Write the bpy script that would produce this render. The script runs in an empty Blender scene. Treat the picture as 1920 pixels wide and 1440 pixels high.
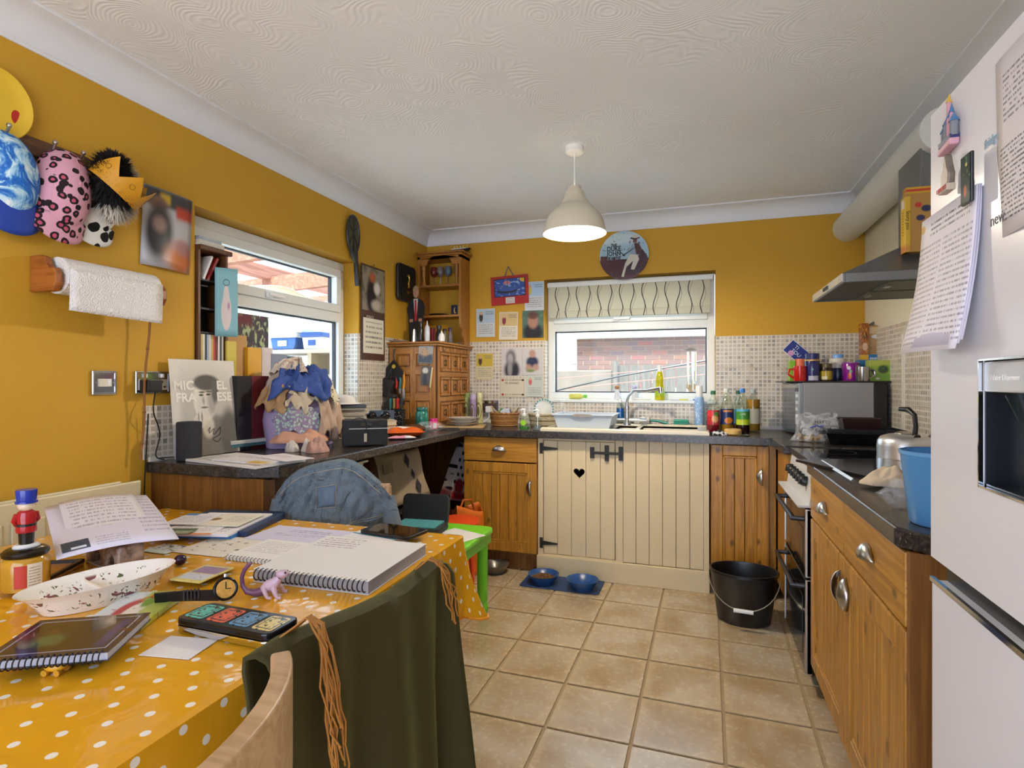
import bpy, bmesh, math, random
from mathutils import Vector, Matrix, Euler, noise as mnoise
scene = bpy.context.scene
COL = scene.collection
rnd = random.Random(7)
PI = math.pi

# ------------------------------------------------------------------ camera
FOC = 1060.0
TH = math.atan(348.0 / FOC)
EYE = 1.225
HORIZON = 715.0
cam = bpy.data.cameras.new('camera')
cam.sensor_fit = 'HORIZONTAL'
cam.sensor_width = 36.0
cam.lens = FOC / 1920.0 * 36.0
cam.shift_y = -(720.0 - HORIZON) / 1920.0
cam.clip_start = 0.02
camo = bpy.data.objects.new('camera', cam)
camo.location = (0, 0, EYE)
camo.rotation_euler = (PI / 2, 0, TH)
COL.objects.link(camo)
scene.camera = camo

# ------------------------------------------------------------------ light
world = bpy.data.worlds.new('overcast_sky')
scene.world = world
world.use_nodes = True
wn = world.node_tree.nodes
wn['Background'].inputs['Color'].default_value = (0.76, 0.91, 1.20, 1)
wn['Background'].inputs['Strength'].default_value = 2.5
sun = bpy.data.lights.new('hazy_sun', 'SUN')
sun.energy = 6.0
sun.angle = 0.2
sun.color = (1.0, 0.95, 0.88)
suno = bpy.data.objects.new('hazy_sun', sun)
suno.rotation_euler = (math.radians(32), 0, math.radians(-4))
COL.objects.link(suno)

def portal(loc, rot, w, h):
 l = bpy.data.lights.new('window_portal', 'AREA')
 l.shape = 'RECTANGLE'; l.size = w; l.size_y = h
 l.cycles.is_portal = True
 o = bpy.data.objects.new('window_portal', l)
 o.location = loc; o.rotation_euler = rot
 COL.objects.link(o)

vs = scene.view_settings
vs.view_transform = 'Standard'
vs.look = 'None'
vs.exposure = 1.07
vs.gamma = 1.0
vs.use_curve_mapping = False
scene.cycles.max_bounces = 12
scene.cycles.diffuse_bounces = 6
scene.cycles.glossy_bounces = 4
scene.cycles.transmission_bounces = 8
scene.cycles.transparent_max_bounces = 16
scene.cycles.sample_clamp_indirect = 6.0
scene.cycles.caustics_reflective = False
scene.cycles.caustics_refractive = False

# ------------------------------------------------------------------ sight lines of the photograph -> real positions
def ray(px, py):
 u = (px - 960.0) / FOC
 v = (HORIZON - py) / FOC
 s, c = math.sin(TH), math.cos(TH)
 return Vector((-s + u * c, c + u * s, v))
def on(px, py, x=None, y=None, z=None):
 d = ray(px, py)
 if x is not None: t = x / d.x
 elif y is not None: t = y / d.y
 else: t = (z - EYE) / d.z
 return Vector((0, 0, EYE)) + d * t

# ------------------------------------------------------------------ materials
def lin(c):
 if isinstance(c, str):
  c = c.lstrip('#')
  c = [int(c[i:i + 2], 16) / 255 for i in (0, 2, 4)]
 return tuple((x / 12.92 if x <= 0.04045 else ((x + 0.055) / 1.055) ** 2.4) for x in c[:3]) + (1.0,)

class NT:
 def __init__(s, name):
  s.m = bpy.data.materials.new(name)
  s.m.use_nodes = True
  s.t = s.m.node_tree
  s.b = s.t.nodes['Principled BSDF']
  s.out = s.t.nodes['Material Output']
 def n(s, typ, **k):
  nd = s.t.nodes.new(typ)
  for a, v in k.items(): setattr(nd, a, v)
  return nd
 def l(s, a, b): s.t.links.new(a, b)
 def setin(s, sock, v):
  if hasattr(v, 'is_output') or isinstance(v, bpy.types.NodeSocket): s.l(v, sock)
  else: sock.default_value = v
 def math(s, op, a, b=0.0, c=None, clamp=False):
  nd = s.n('ShaderNodeMath', operation=op, use_clamp=clamp)
  s.setin(nd.inputs[0], a); s.setin(nd.inputs[1], b)
  if c is not None: s.setin(nd.inputs[2], c)
  return nd.outputs[0]
 def mix(s, f, a, b):
  nd = s.n('ShaderNodeMix', data_type='RGBA')
  s.setin(nd.inputs[0], f); s.setin(nd.inputs[6], a); s.setin(nd.inputs[7], b)
  return nd.outputs[2]
 def coord(s, kind='Object', scale=(1, 1, 1), loc=(0, 0, 0)):
  tc = s.n('ShaderNodeTexCoord')
  mp = s.n('ShaderNodeMapping')
  mp.inputs['Scale'].default_value = scale
  mp.inputs['Location'].default_value = loc
  s.l(tc.outputs[kind], mp.inputs[0])
  return mp.outputs[0]
 def noise(s, vec, scale, detail=3, rough=0.5, dist=0.0):
  nd = s.n('ShaderNodeTexNoise')
  nd.inputs['Scale'].default_value = scale
  nd.inputs['Detail'].default_value = detail
  nd.inputs['Roughness'].default_value = rough
  nd.inputs['Distortion'].default_value = dist
  s.l(vec, nd.inputs['Vector'])
  return nd.outputs[0]
 def ramp(s, f, stops):
  nd = s.n('ShaderNodeValToRGB')
  e = nd.color_ramp.elements
  while len(e) < len(stops): e.new(0.5)
  for i, (p, c) in enumerate(stops):
   e[i].position = p; e[i].color = lin(c)
  s.l(f, nd.inputs[0])
  return nd.outputs[0]
 def step(s, f, lo, hi):
  nd = s.n('ShaderNodeMapRange', interpolation_type='SMOOTHSTEP')
  s.setin(nd.inputs[0], f)
  nd.inputs[1].default_value = lo; nd.inputs[2].default_value = hi
  nd.inputs[3].default_value = 0.0; nd.inputs[4].default_value = 1.0
  return nd.outputs[0]
 def bump(s, h, strength=0.3, dist=0.01):
  nd = s.n('ShaderNodeBump')
  nd.inputs['Strength'].default_value = strength
  nd.inputs['Distance'].default_value = dist
  s.l(h, nd.inputs['Height'])
  s.l(nd.outputs[0], s.b.inputs['Normal'])
 def base(s, c): s.setin(s.b.inputs['Base Color'], c)
 def rough(s, r, metal=0.0, spec=0.5):
  s.setin(s.b.inputs['Roughness'], r)
  s.b.inputs['Metallic'].default_value = metal
  s.b.inputs['Specular IOR Level'].default_value = spec

MATS = {}
def mat(col, rough=0.5, metal=0.0, spec=0.5, var=0.12, scale=14.0, bump=0.0, emit=0.0, coat=0.0, sheen=0.0, name=None):
 key = (col, rough, metal, spec, var, scale, bump, emit, coat, sheen)
 if key in MATS: return MATS[key]
 s = NT(name or ('paint_' + str(col).strip('#')))
 c = lin(col)
 vec = s.coord()
 nz = s.noise(vec, scale, 4)
 dark = tuple(x * (1 - var) for x in c[:3]) + (1,)
 lite = tuple(min(1, x * (1 + var)) for x in c[:3]) + (1,)
 s.base(s.mix(nz, dark, lite))
 s.rough(rough, metal, spec)
 if bump: s.bump(nz, bump, 0.01)
 if coat: s.b.inputs['Coat Weight'].default_value = coat
 if sheen: s.b.inputs['Sheen Weight'].default_value = sheen
 if emit:
  s.b.inputs['Emission Color'].default_value = c
  s.b.inputs['Emission Strength'].default_value = emit
 MATS[key] = s.m
 return s.m

def wood(c1, c2, axis=2, scale=1.0, knots=True, rough=0.42, name='wood', coat=0.0):
 key = ('wood', c1, c2, axis, scale, knots, rough)
 if key in MATS: return MATS[key]
 s = NT(name)
 sc = [14.0 * scale] * 3; sc[axis] = 0.9 * scale
 oi = s.n('ShaderNodeObjectInfo')
 vec = s.coord('Object', tuple(sc))
 va = s.n('ShaderNodeVectorMath', operation='ADD')
 rv = s.n('ShaderNodeCombineXYZ')
 for i in range(3): s.l(s.math('MULTIPLY', oi.outputs['Random'], 9.0 + i), rv.inputs[i])
 s.l(vec, va.inputs[0]); s.l(rv.outputs[0], va.inputs[1])
 vec = va.outputs[0]
 n1 = s.noise(vec, 1.6, 5, 0.55, 0.6)
 w = s.math('SINE', s.math('MULTIPLY', n1, 34.0))
 g = s.math('MULTIPLY_ADD', w, 0.22, s.math('MULTIPLY', n1, 0.9))
 col = s.mix(s.step(g, 0.1, 0.9), lin(c1), lin(c2))
 if knots:
  sx = s.n('ShaderNodeSeparateXYZ'); s.l(s.coord(), sx.inputs[0])
  cx = s.n('ShaderNodeCombineXYZ')
  s.l(s.math('MULTIPLY_ADD', sx.outputs[0], 0.6 if axis == 0 else 1.0, s.math('MULTIPLY', oi.outputs['Random'], 9.0)), cx.inputs[0])
  s.l(s.math('MULTIPLY_ADD', sx.outputs[2], 0.6 if axis == 2 else 1.0, s.math('MULTIPLY', sx.outputs[1], 0.3)), cx.inputs[1])
  vo = s.n('ShaderNodeTexVoronoi', voronoi_dimensions='2D'); vo.inputs['Scale'].default_value = 9.0
  s.l(cx.outputs[0], vo.inputs['Vector'])
  k = s.math('SUBTRACT', 1.0, s.step(s.math('MULTIPLY_ADD', n1, 0.06, vo.outputs['Distance']), 0.08, 0.17), clamp=True)
  sc_ = s.n('ShaderNodeSeparateColor'); s.l(vo.outputs['Color'], sc_.inputs[0])
  k = s.math('MULTIPLY', k, s.step(sc_.outputs[0], 0.62, 0.67))
  dk = tuple(x * 0.28 for x in lin(c1)[:3]) + (1,)
  col = s.mix(s.math('MULTIPLY', k, 0.8), col, dk)
 s.base(col); s.rough(rough)
 s.bump(g, 0.05, 0.005)
 if coat: s.b.inputs['Coat Weight'].default_value = coat
 MATS[key] = s.m
 return s.m

def glass(name='window_glass', tint='#f4faf8', refl=0.0, rough=0.02):
 key = ('glass', name, tint, rough)
 if key in MATS: return MATS[key]
 s = NT(name)
 tr = s.n('ShaderNodeBsdfTransparent'); tr.inputs[0].default_value = lin(tint)
 gl = s.n('ShaderNodeBsdfGlossy'); gl.inputs['Roughness'].default_value = rough
 ge = s.n('ShaderNodeNewGeometry')
 dt = s.n('ShaderNodeVectorMath', operation='DOT_PRODUCT')
 s.l(ge.outputs['Normal'], dt.inputs[0]); s.l(ge.outputs['Incoming'], dt.inputs[1])
 k = s.math('POWER', s.math('SUBTRACT', 1.0, s.math('ABSOLUTE', dt.outputs['Value']), clamp=True), 5.0)
 mx = s.n('ShaderNodeMixShader')
 s.l(s.math('MULTIPLY_ADD', k, 0.6, 0.008 + refl), mx.inputs[0]); s.l(tr.outputs[0], mx.inputs[1]); s.l(gl.outputs[0], mx.inputs[2])
 s.l(mx.outputs[0], s.out.inputs[0])
 MATS[key] = s.m
 return s.m

def film(name='clear_plastic_film', tint='#f2f4f6', amount=0.17, rough=0.15):
 """thin wrinkled clear plastic: mostly see-through, partly white and shiny"""
 key = ('film', name, tint, amount)
 if key in MATS: return MATS[key]
 s = NT(name)
 s.base(lin(tint)); s.rough(rough)
 nz = s.noise(s.coord(), 30.0, 3, 0.6, 1.0)
 s.bump(nz, 0.6, 0.01)
 tr = s.n('ShaderNodeBsdfTransparent'); tr.inputs[0].default_value = (0.97, 0.97, 0.97, 1)
 mx = s.n('ShaderNodeMixShader')
 s.l(s.math('MULTIPLY', s.step(nz, 0.3, 0.75), amount * 2, clamp=True), mx.inputs[0])
 s.l(tr.outputs[0], mx.inputs[1]); s.l(s.b.outputs[0], mx.inputs[2])
 s.l(mx.outputs[0], s.out.inputs[0])
 MATS[key] = s.m
 return s.m

def plastic_clear(name, col, rough=0.08, alpha=0.45):
 """tinted see-through plastic or liquid"""
 key = ('pc', name, col, alpha)
 if key in MATS: return MATS[key]
 s = NT(name)
 s.base(lin(col)); s.rough(rough)
 tr = s.n('ShaderNodeBsdfTransparent'); tr.inputs[0].default_value = lin(col)
 mx = s.n('ShaderNodeMixShader'); mx.inputs[0].default_value = alpha
 s.l(tr.outputs[0], mx.inputs[1]); s.l(s.b.outputs[0], mx.inputs[2])
 s.l(mx.outputs[0], s.out.inputs[0])
 MATS[key] = s.m
 return s.m

def print_mat(name, bg, shapes, axes='xz', rough=0.6, coat=0.0):
 """flat print. shapes in 0..1 of the sheet: ('e',cx,cy,rx,ry,col,soft) ('r',x0,y0,x1,y1,col,soft) ('t',x0,y0,x1,y1,rows,col) ('n',scale,col,lo,hi)"""
 s = NT(name)
 tc = s.n('ShaderNodeTexCoord')
 sp = s.n('ShaderNodeSeparateXYZ')
 s.l(tc.outputs['Generated'], sp.inputs[0])
 ix = {'x': 0, 'y': 1, 'z': 2}
 u, v = sp.outputs[ix[axes[0]]], sp.outputs[ix[axes[1]]]
 col = lin(bg)
 def inside(x, a, b, soft):
  return s.math('MULTIPLY', s.step(x, a - soft, a + soft), s.math('SUBTRACT', 1.0, s.step(x, b - soft, b + soft)))
 for sh in shapes:
  if sh[0] == 'e':
   _, cx, cy, rx, ry, c, soft = sh
   dx = s.math('DIVIDE', s.math('SUBTRACT', u, cx), rx)
   dy = s.math('DIVIDE', s.math('SUBTRACT', v, cy), ry)
   d = s.math('SQRT', s.math('ADD', s.math('MULTIPLY', dx, dx), s.math('MULTIPLY', dy, dy)))
   f = s.math('SUBTRACT', 1.0, s.step(d, max(0.0, 1 - soft), 1 + soft))
  elif sh[0] == 'r':
   _, x0, y0, x1, y1, c, soft = sh
   soft = max(soft, 0.001)
   f = s.math('MULTIPLY', inside(u, x0, x1, soft), inside(v, y0, y1, soft))
  elif sh[0] == 't':
   _, x0, y0, x1, y1, rows, c = sh
   f = s.math('MULTIPLY', inside(u, x0, x1, 0.002), inside(v, y0, y1, 0.002))
   rowpos = s.math('DIVIDE', s.math('SUBTRACT', v, y0), (y1 - y0) / rows)
   fr = s.math('FRACT', rowpos)
   f = s.math('MULTIPLY', f, inside(fr, 0.3, 0.7, 0.08))
   cb = s.n('ShaderNodeCombineXYZ')
   s.l(s.math('MULTIPLY', u, 26.0 / max(0.2, x1 - x0) * 0.9), cb.inputs[0]); s.l(s.math('FLOOR', rowpos), cb.inputs[1])
   cb.inputs[2].default_value = rows * 1.7
   f = s.math('MULTIPLY', f, s.step(s.noise(cb.outputs[0], 2.2, 2), 0.44, 0.5))
  elif sh[0] == 'n':
   _, sc, c, lo, hi = sh
   cb = s.n('ShaderNodeCombineXYZ'); s.l(u, cb.inputs[0]); s.l(v, cb.inputs[1])
   f = s.step(s.noise(cb.outputs[0], sc, 4), lo, hi)
  elif sh[0] == 'd':   # dots: ('d', nx, ny, radius, col)
   _, nx, ny, r, c = sh
   row = s.math('FLOOR', s.math('MULTIPLY', v, ny))
   off = s.math('MULTIPLY', s.math('MODULO', row, 2.0), 0.5)
   fu = s.math('SUBTRACT', s.math('FRACT', s.math('ADD', s.math('MULTIPLY', u, nx), off)), 0.5)
   fv = s.math('SUBTRACT', s.math('FRACT', s.math('MULTIPLY', v, ny)), 0.5)
   d = s.math('SQRT', s.math('ADD', s.math('MULTIPLY', fu, fu), s.math('MULTIPLY', fv, fv)))
   f = s.math('SUBTRACT', 1.0, s.step(d, r - 0.04, r + 0.04))
  elif sh[0] == 'g':   # soft gradient up the sheet
   _, a, b, c = sh
   f = s.step(v, a, b)
  col = s.mix(f, col, lin(c))
 s.base(col); s.rough(rough)
 if coat: s.b.inputs['Coat Weight'].default_value = coat
 return s.m

# ------------------------------------------------------------------ mesh collecting
class MB:
 def __init__(s): s.v = []; s.f = []; s.mi = []; s.cur = 0; s.sm = []; s.smooth = False
 def add(s, vs, fs, M=None):
  o = len(s.v)
  if M is not None: vs = [M @ Vector(p) for p in vs]
  s.v += [tuple(p) for p in vs]
  for f in fs:
   s.f.append([i + o for i in f]); s.mi.append(s.cur); s.sm.append(s.smooth)
  return s
 def box(s, x0, y0, z0, x1, y1, z1, M=None):
  vs = [(x0, y0, z0), (x1, y0, z0), (x1, y1, z0), (x0, y1, z0), (x0, y0, z1), (x1, y0, z1), (x1, y1, z1), (x0, y1, z1)]
  return s.add(vs, [(0, 3, 2, 1), (4, 5, 6, 7), (0, 1, 5, 4), (1, 2, 6, 5), (2, 3, 7, 6), (3, 0, 4, 7)], M)
 def cyl(s, p0, p1, r0, r1=None, n=14, caps=True, M=None):
  return s.tube([p0, p1], [r0, r0 if r1 is None else r1], n, caps, M)
 def tube(s, pts, r, n=8, caps=True, M=None, closed=False):
  pts = [Vector(p) for p in pts]
  k = len(pts)
  rs = r if isinstance(r, (list, tuple)) else [r] * k
  t0 = (pts[1] - pts[0]).normalized()
  up = Vector((0, 0, 1)) if abs(t0.z) < 0.9 else Vector((1, 0, 0))
  nrm = t0.cross(up).normalized()
  vs = []
  for i in range(k):
   if closed: t = (pts[(i + 1) % k] - pts[i - 1])
   else: t = pts[min(i + 1, k - 1)] - pts[max(i - 1, 0)]
   t = t.normalized() if t.length > 1e-9 else t0
   nrm = (nrm - t * nrm.dot(t))
   nrm = nrm.normalized() if nrm.length > 1e-6 else t.orthogonal().normalized()
   b = t.cross(nrm)
   for j in range(n):
    a = 2 * PI * j / n
    vs.append(pts[i] + (nrm * math.cos(a) + b * math.sin(a)) * rs[i])
  fs = []
  for i in range(k if closed else k - 1):
   for j in range(n):
    a, b2 = i * n + j, i * n + (j + 1) % n
    c, d = ((i + 1) % k) * n + (j + 1) % n, ((i + 1) % k) * n + j
    fs.append((a, b2, c, d))
  if caps and not closed:
   fs.append(tuple(reversed(range(n)))); fs.append(tuple(range((k - 1) * n, k * n)))
  return s.add(vs, fs, M)
 def lathe(s, prof, n=24, c=(0, 0, 0), sx=1.0, sy=1.0, M=None, caps=True):
  vs, fs = [], []
  for r, z in prof:
   for j in range(n):
    a = 2 * PI * j / n
    vs.append((c[0] + r * math.cos(a) * sx, c[1] + r * math.sin(a) * sy, c[2] + z))
  k = len(prof)
  for i in range(k - 1):
   for j in range(n):
    fs.append((i * n + j, i * n + (j + 1) % n, (i + 1) * n + (j + 1) % n, (i + 1) * n + j))
  if caps:
   if prof[0][0] > 1e-5: fs.append(tuple(reversed(range(n))))
   if prof[-1][0] > 1e-5: fs.append(tuple(range((k - 1) * n, k * n)))
  return s.add(vs, fs, M)
 def prism(s, poly, z0, z1, M=None):
  n = len(poly)
  vs = [(x, y, z0) for x, y in poly] + [(x, y, z1) for x, y in poly]
  fs = [tuple(reversed(range(n))), tuple(range(n, 2 * n))] + [(i, (i + 1) % n, n + (i + 1) % n, n + i) for i in range(n)]
  return s.add(vs, fs, M)
 def grid(s, fn, nu, nv, M=None):
  vs = [fn(i / nu, j / nv) for j in range(nv + 1) for i in range(nu + 1)]
  fs = [(j * (nu + 1) + i, j * (nu + 1) + i + 1, (j + 1) * (nu + 1) + i + 1, (j + 1) * (nu + 1) + i) for j in range(nv) for i in range(nu)]
  return s.add(vs, fs, M)
 def ball(s, c, r, nu=16, nv=10, M=None):
  if not isinstance(r, (tuple, list, Vector)): r = (r, r, r)
  vs = [(c[0], c[1], c[2] - r[2])]
  for j in range(1, nv):
   t = -PI / 2 + PI * j / nv
   for i in range(nu):
    a = 2 * PI * i / nu
    vs.append((c[0] + r[0] * math.cos(t) * math.cos(a), c[1] + r[1] * math.cos(t) * math.sin(a), c[2] + r[2] * math.sin(t)))
  vs.append((c[0], c[1], c[2] + r[2]))
  fs = [(0, 1 + (i + 1) % nu, 1 + i) for i in range(nu)]
  for j in range(nv - 2):
   for i in range(nu):
    a = 1 + j * nu + i; b = 1 + j * nu + (i + 1) % nu
    fs.append((a, b, b + nu, a + nu))
  top = len(vs) - 1; o = 1 + (nv - 2) * nu
  fs += [(o + i, o + (i + 1) % nu, top) for i in range(nu)]
  return s.add(vs, fs, M)
 def plate(s, x0, y0, x1, y1, z0, z1, holes, M=None):
  """slab in xy with rectangular holes"""
  xs = sorted({x0, x1} | {q for h in holes for q in (h[0], h[2])})
  ys = sorted({y0, y1} | {q for h in holes for q in (h[1], h[3])})
  for a, b in zip(xs, xs[1:]):
   for c, d in zip(ys, ys[1:]):
    mx, my = (a + b) / 2, (c + d) / 2
    if any(h[0] < mx < h[2] and h[1] < my < h[3] for h in holes): continue
    s.box(a, c, z0, b, d, z1, M)
  return s
 def mesh(s, name, mats):
  me = bpy.data.meshes.new(name)
  me.from_pydata(s.v, [], s.f)
  if not isinstance(mats, (list, tuple)): mats = [mats]
  for m in mats: me.materials.append(m)
  me.polygons.foreach_set('material_index', s.mi)
  me.update()
  return me
 def build(s, name, mats, parent=None, bev=0.0, smooth=False, sol=0.0, sub=0, loc=None, rot=None, seg=2):
  me = s.mesh(name, mats)
  if smooth:
   me.polygons.foreach_set('use_smooth', [True] * len(me.polygons))
   me.set_sharp_from_angle(angle=math.radians(42 if smooth is True else smooth))
  elif any(s.sm):
   me.polygons.foreach_set('use_smooth', s.sm)
  o = bpy.data.objects.new(name, me)
  COL.objects.link(o)
  if parent is not None: o.parent = parent
  if loc is not None: o.location = loc
  if rot is not None: o.rotation_euler = rot
  if sol:
   md = o.modifiers.new('thickness', 'SOLIDIFY'); md.thickness = sol; md.offset = 0
  if bev:
   md = o.modifiers.new('bevel', 'BEVEL'); md.width = bev; md.segments = seg; md.limit_method = 'ANGLE'; md.angle_limit = math.radians(40)
  if sub:
   md = o.modifiers.new('subd', 'SUBSURF'); md.levels = sub; md.render_levels = sub
  return o

def rotz(a): return Matrix.Rotation(a, 4, 'Z')
def rotx(a): return Matrix.Rotation(a, 4, 'X')
def roty(a): return Matrix.Rotation(a, 4, 'Y')
def tr(x, y=None, z=None): return Matrix.Translation(Vector(x) if y is None else Vector((x, y, z)))

def tag(o, label, cat, group=None):
 o['label'] = label; o['category'] = cat
 if group: o['group'] = group
 return o
def struct(o, label=None, cat=None):
 o['kind'] = 'structure'
 if label: o['label'] = label
 if cat: o['category'] = cat
 return o
def thing(name, label, cat, loc=(0, 0, 0), rz=0.0, group=None, rot=None):
 o = bpy.data.objects.new(name, None)
 o.empty_display_size = 0.05
 COL.objects.link(o)
 o.location = loc
 o.rotation_euler = rot if rot else (0, 0, rz)
 return tag(o, label, cat, group)
def child(name, me, parent, loc=(0, 0, 0), rot=(0, 0, 0), scale=None):
 o = bpy.data.objects.new(name, me)
 COL.objects.link(o); o.parent = parent; o.location = loc; o.rotation_euler = rot
 if scale: o.scale = scale
 return o
def dup(root, loc, rz=None, label=None):
 r = root.copy(); COL.objects.link(r); r.location = loc
 if rz is not None: r.rotation_euler = (0, 0, rz)
 if label: r['label'] = label
 for ch in list(root.children):
  c = ch.copy(); COL.objects.link(c); c.parent = r
  for g in list(ch.children):
   d = g.copy(); COL.objects.link(d); d.parent = c
 return r

def lettering(s, size, m, parent, loc, rot=(PI / 2, 0, 0), align='CENTER', sx=1.0, ext=0.0004, name='lettering', shear=0.0, bold=0.0):
 cu = bpy.data.curves.new('t', 'FONT')
 cu.body = s; cu.size = size; cu.align_x = align; cu.align_y = 'CENTER'
 cu.extrude = ext; cu.shear = shear; cu.offset = bold
 cu.resolution_u = 3
 tmp = bpy.data.objects.new('t', cu)
 me = bpy.data.meshes.new_from_object(tmp)
 bpy.data.objects.remove(tmp); bpy.data.curves.remove(cu)
 me.name = name
 me.materials.clear(); me.materials.append(m)
 o = child(name, me, parent, loc, rot)
 o.scale = (sx, 1, 1)
 return o

def sheet(name, w, h, m, loc, rz=0.0, tilt=0.0, lean=0.0, curl=0.0, thick=0.0015, parent=None, nseg=8, flat=False, back=None):
 """paper standing in its own xz plane (front towards -y), or lying in xy when flat; origin at its centre"""
 mb = MB()
 def fn(a, b):
  x, z = (a - 0.5) * w, (b - 0.5) * h
  d = curl * (abs(a - 0.5) * 2) ** 2 * (1 - 0.6 * b)
  return (x, z, d) if flat else (x, -d, z)
 mb.grid(fn, nseg if curl else 1, nseg if curl else 1)
 o = mb.build(name, m, parent, sol=thick, smooth=bool(curl))
 o.location = loc
 o.rotation_euler = Euler((lean, 0, rz), 'XYZ') if not tilt else (tr(0, 0, 0) @ rotz(rz) @ rotx(lean) @ (rotz(tilt) if flat else roty(tilt))).to_euler()
 return o

# ------------------------------------------------------------------ surface materials
XL, XR, YB, YF, ZC = -2.05, 1.00, 4.07, -0.95, 2.40
WT = 0.91          # worktop height
def m_wall():
 s = NT('yellow_wall_paint')
 v = s.coord()
 n = s.noise(v, 1.3, 4, 0.6); f = s.noise(v, 90, 2)
 s.base(s.mix(n, lin('#be9028'), lin('#ca9c2e'))); s.rough(0.62, 0, 0.35); s.bump(f, 0.12, 0.004)
 return s.m
def m_white(name='white_paint', c='#dcdcd8', r=0.6):
 return mat(c, r, var=0.04, scale=5, name=name)
def m_ceiling():
 s = NT('swirled_plaster')
 v = s.coord()
 n = s.noise(v, 3.0, 3)
 vo = s.n('ShaderNodeTexVoronoi'); vo.inputs['Scale'].default_value = 3.6
 vm = s.n('ShaderNodeVectorMath', operation='ADD')
 nv = s.n('ShaderNodeTexNoise'); nv.inputs['Scale'].default_value = 2.5; s.l(v, nv.inputs['Vector'])
 vs2 = s.n('ShaderNodeVectorMath', operation='SCALE'); vs2.inputs[3].default_value = 0.35
 s.l(nv.outputs[1], vs2.inputs[0]); s.l(v, vm.inputs[0]); s.l(vs2.outputs[0], vm.inputs[1])
 s.l(vm.outputs[0], vo.inputs['Vector'])
 rings = s.math('SINE', s.math('MULTIPLY', vo.outputs['Distance'], 130.0))
 fade = s.step(s.noise(v, 2.2, 3), 0.38, 0.62)
 h = s.math('MULTIPLY', rings, fade)
 h = s.math('MULTIPLY_ADD', s.noise(v, 40, 3), 0.8, h)
 s.base(s.mix(n, lin('#e2e6ec'), lin('#eaedf2'))); s.rough(0.75, 0, 0.2); s.bump(h, 0.16, 0.005)
 return s.m
def m_floor_tile():
 s = NT('stone_look_floor_tile')
 v = s.coord()
 oi = s.n('ShaderNodeObjectInfo')
 va = s.n('ShaderNodeVectorMath', operation='ADD')
 rv = s.n('ShaderNodeCombineXYZ')
 for i in range(3): s.l(s.math('MULTIPLY', oi.outputs['Random'], 31.0 + 7 * i), rv.inputs[i])
 s.l(v, va.inputs[0]); s.l(rv.outputs[0], va.inputs[1]); v2 = va.outputs[0]
 n1 = s.noise(v2, 4.2, 5, 0.55, 0.5); n2 = s.noise(v2, 45.0, 4, 0.6)
 c = s.ramp(s.math('MULTIPLY_ADD', n2, 0.12, s.math('MULTIPLY', n1, 0.95)), [(0.30, '#937850'), (0.48, '#a99473'), (0.62, '#b7a88f'), (0.78, '#c4b8a4')])
 # worn pale border with a darker edge line of each tile
 sp = s.n('ShaderNodeSeparateXYZ'); s.l(s.coord(), sp.inputs[0])
 e = s.math('MAXIMUM', s.math('ABSOLUTE', sp.outputs[0]), s.math('ABSOLUTE', sp.outputs[1]))
 e = s.math('MULTIPLY_ADD', n2, 0.02, e)
 c = s.mix(s.math('MULTIPLY', s.step(e, 0.118, 0.155), 0.5), c, lin('#c9b48e'))
 s.base(c); s.rough(s.math('MULTIPLY_ADD', n2, 0.16, 0.18), 0, 0.6)
 s.b.inputs['Coat Weight'].default_value = 0.35; s.b.inputs['Coat Roughness'].default_value = 0.22
 s.bump(s.math('ADD', n1, s.math('MULTIPLY', n2, 0.35)), 0.10, 0.01)
 return s.m
def m_mosaic():
 s = NT('mosaic_print_tile')
 CELL = 0.0265
 v = s.coord()
 sp = s.n('ShaderNodeSeparateXYZ'); s.l(v, sp.inputs[0])
 a = s.math('DIVIDE', sp.outputs[0], CELL); b = s.math('DIVIDE', sp.outputs[2], CELL)
 fa = s.math('ABSOLUTE', s.math('SUBTRACT', s.math('FRACT', a), 0.5)); fb = s.math('ABSOLUTE', s.math('SUBTRACT', s.math('FRACT', b), 0.5))
 d = s.math('MAXIMUM', fa, fb)
 mk = s.math('SUBTRACT', 1.0, s.step(d, 0.33, 0.38))
 oi = s.n('ShaderNodeObjectInfo')
 cb = s.n('ShaderNodeCombineXYZ')
 s.l(s.math('FLOOR', a), cb.inputs[0]); s.l(s.math('FLOOR', b), cb.inputs[1]); s.l(s.math('MULTIPLY', oi.outputs['Random'], 50.0), cb.inputs[2])
 wnz = s.n('ShaderNodeTexWhiteNoise'); s.l(cb.outputs[0], wnz.inputs['Vector'])
 sq = s.ramp(wnz.outputs['Value'], [(0.0, '#bfb4a4'), (0.3, '#cbbfae'), (0.55, '#b9a890'), (0.72, '#9a9388'), (0.85, '#c4b39a'), (1.0, '#86827c')])
 nz = s.noise(v, 160, 3)
 sq = s.mix(s.math('MULTIPLY', nz, 0.35), sq, lin('#8d857a'))
 s.base(s.mix(mk, lin('#d8d2c6'), sq)); s.rough(0.28)
 s.bump(mk, 0.25, 0.002)
 return s.m
def m_worktop():
 s = NT('speckled_laminate_worktop')
 v = s.coord()
 n1 = s.noise(v, 120, 4, 0.7); n2 = s.noise(v, 35, 5, 0.7, 1.5)
 c = s.ramp(n2, [(0.35, '#1d1a1b'), (0.5, '#2e2a2a'), (0.62, '#423a36'), (0.72, '#5b5049')])
 c = s.mix(s.step(n1, 0.60, 0.70), c, lin('#7d7268'))
 s.base(c); s.rough(0.26, 0, 0.5); s.bump(n1, 0.03, 0.002)
 return s.m
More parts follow.
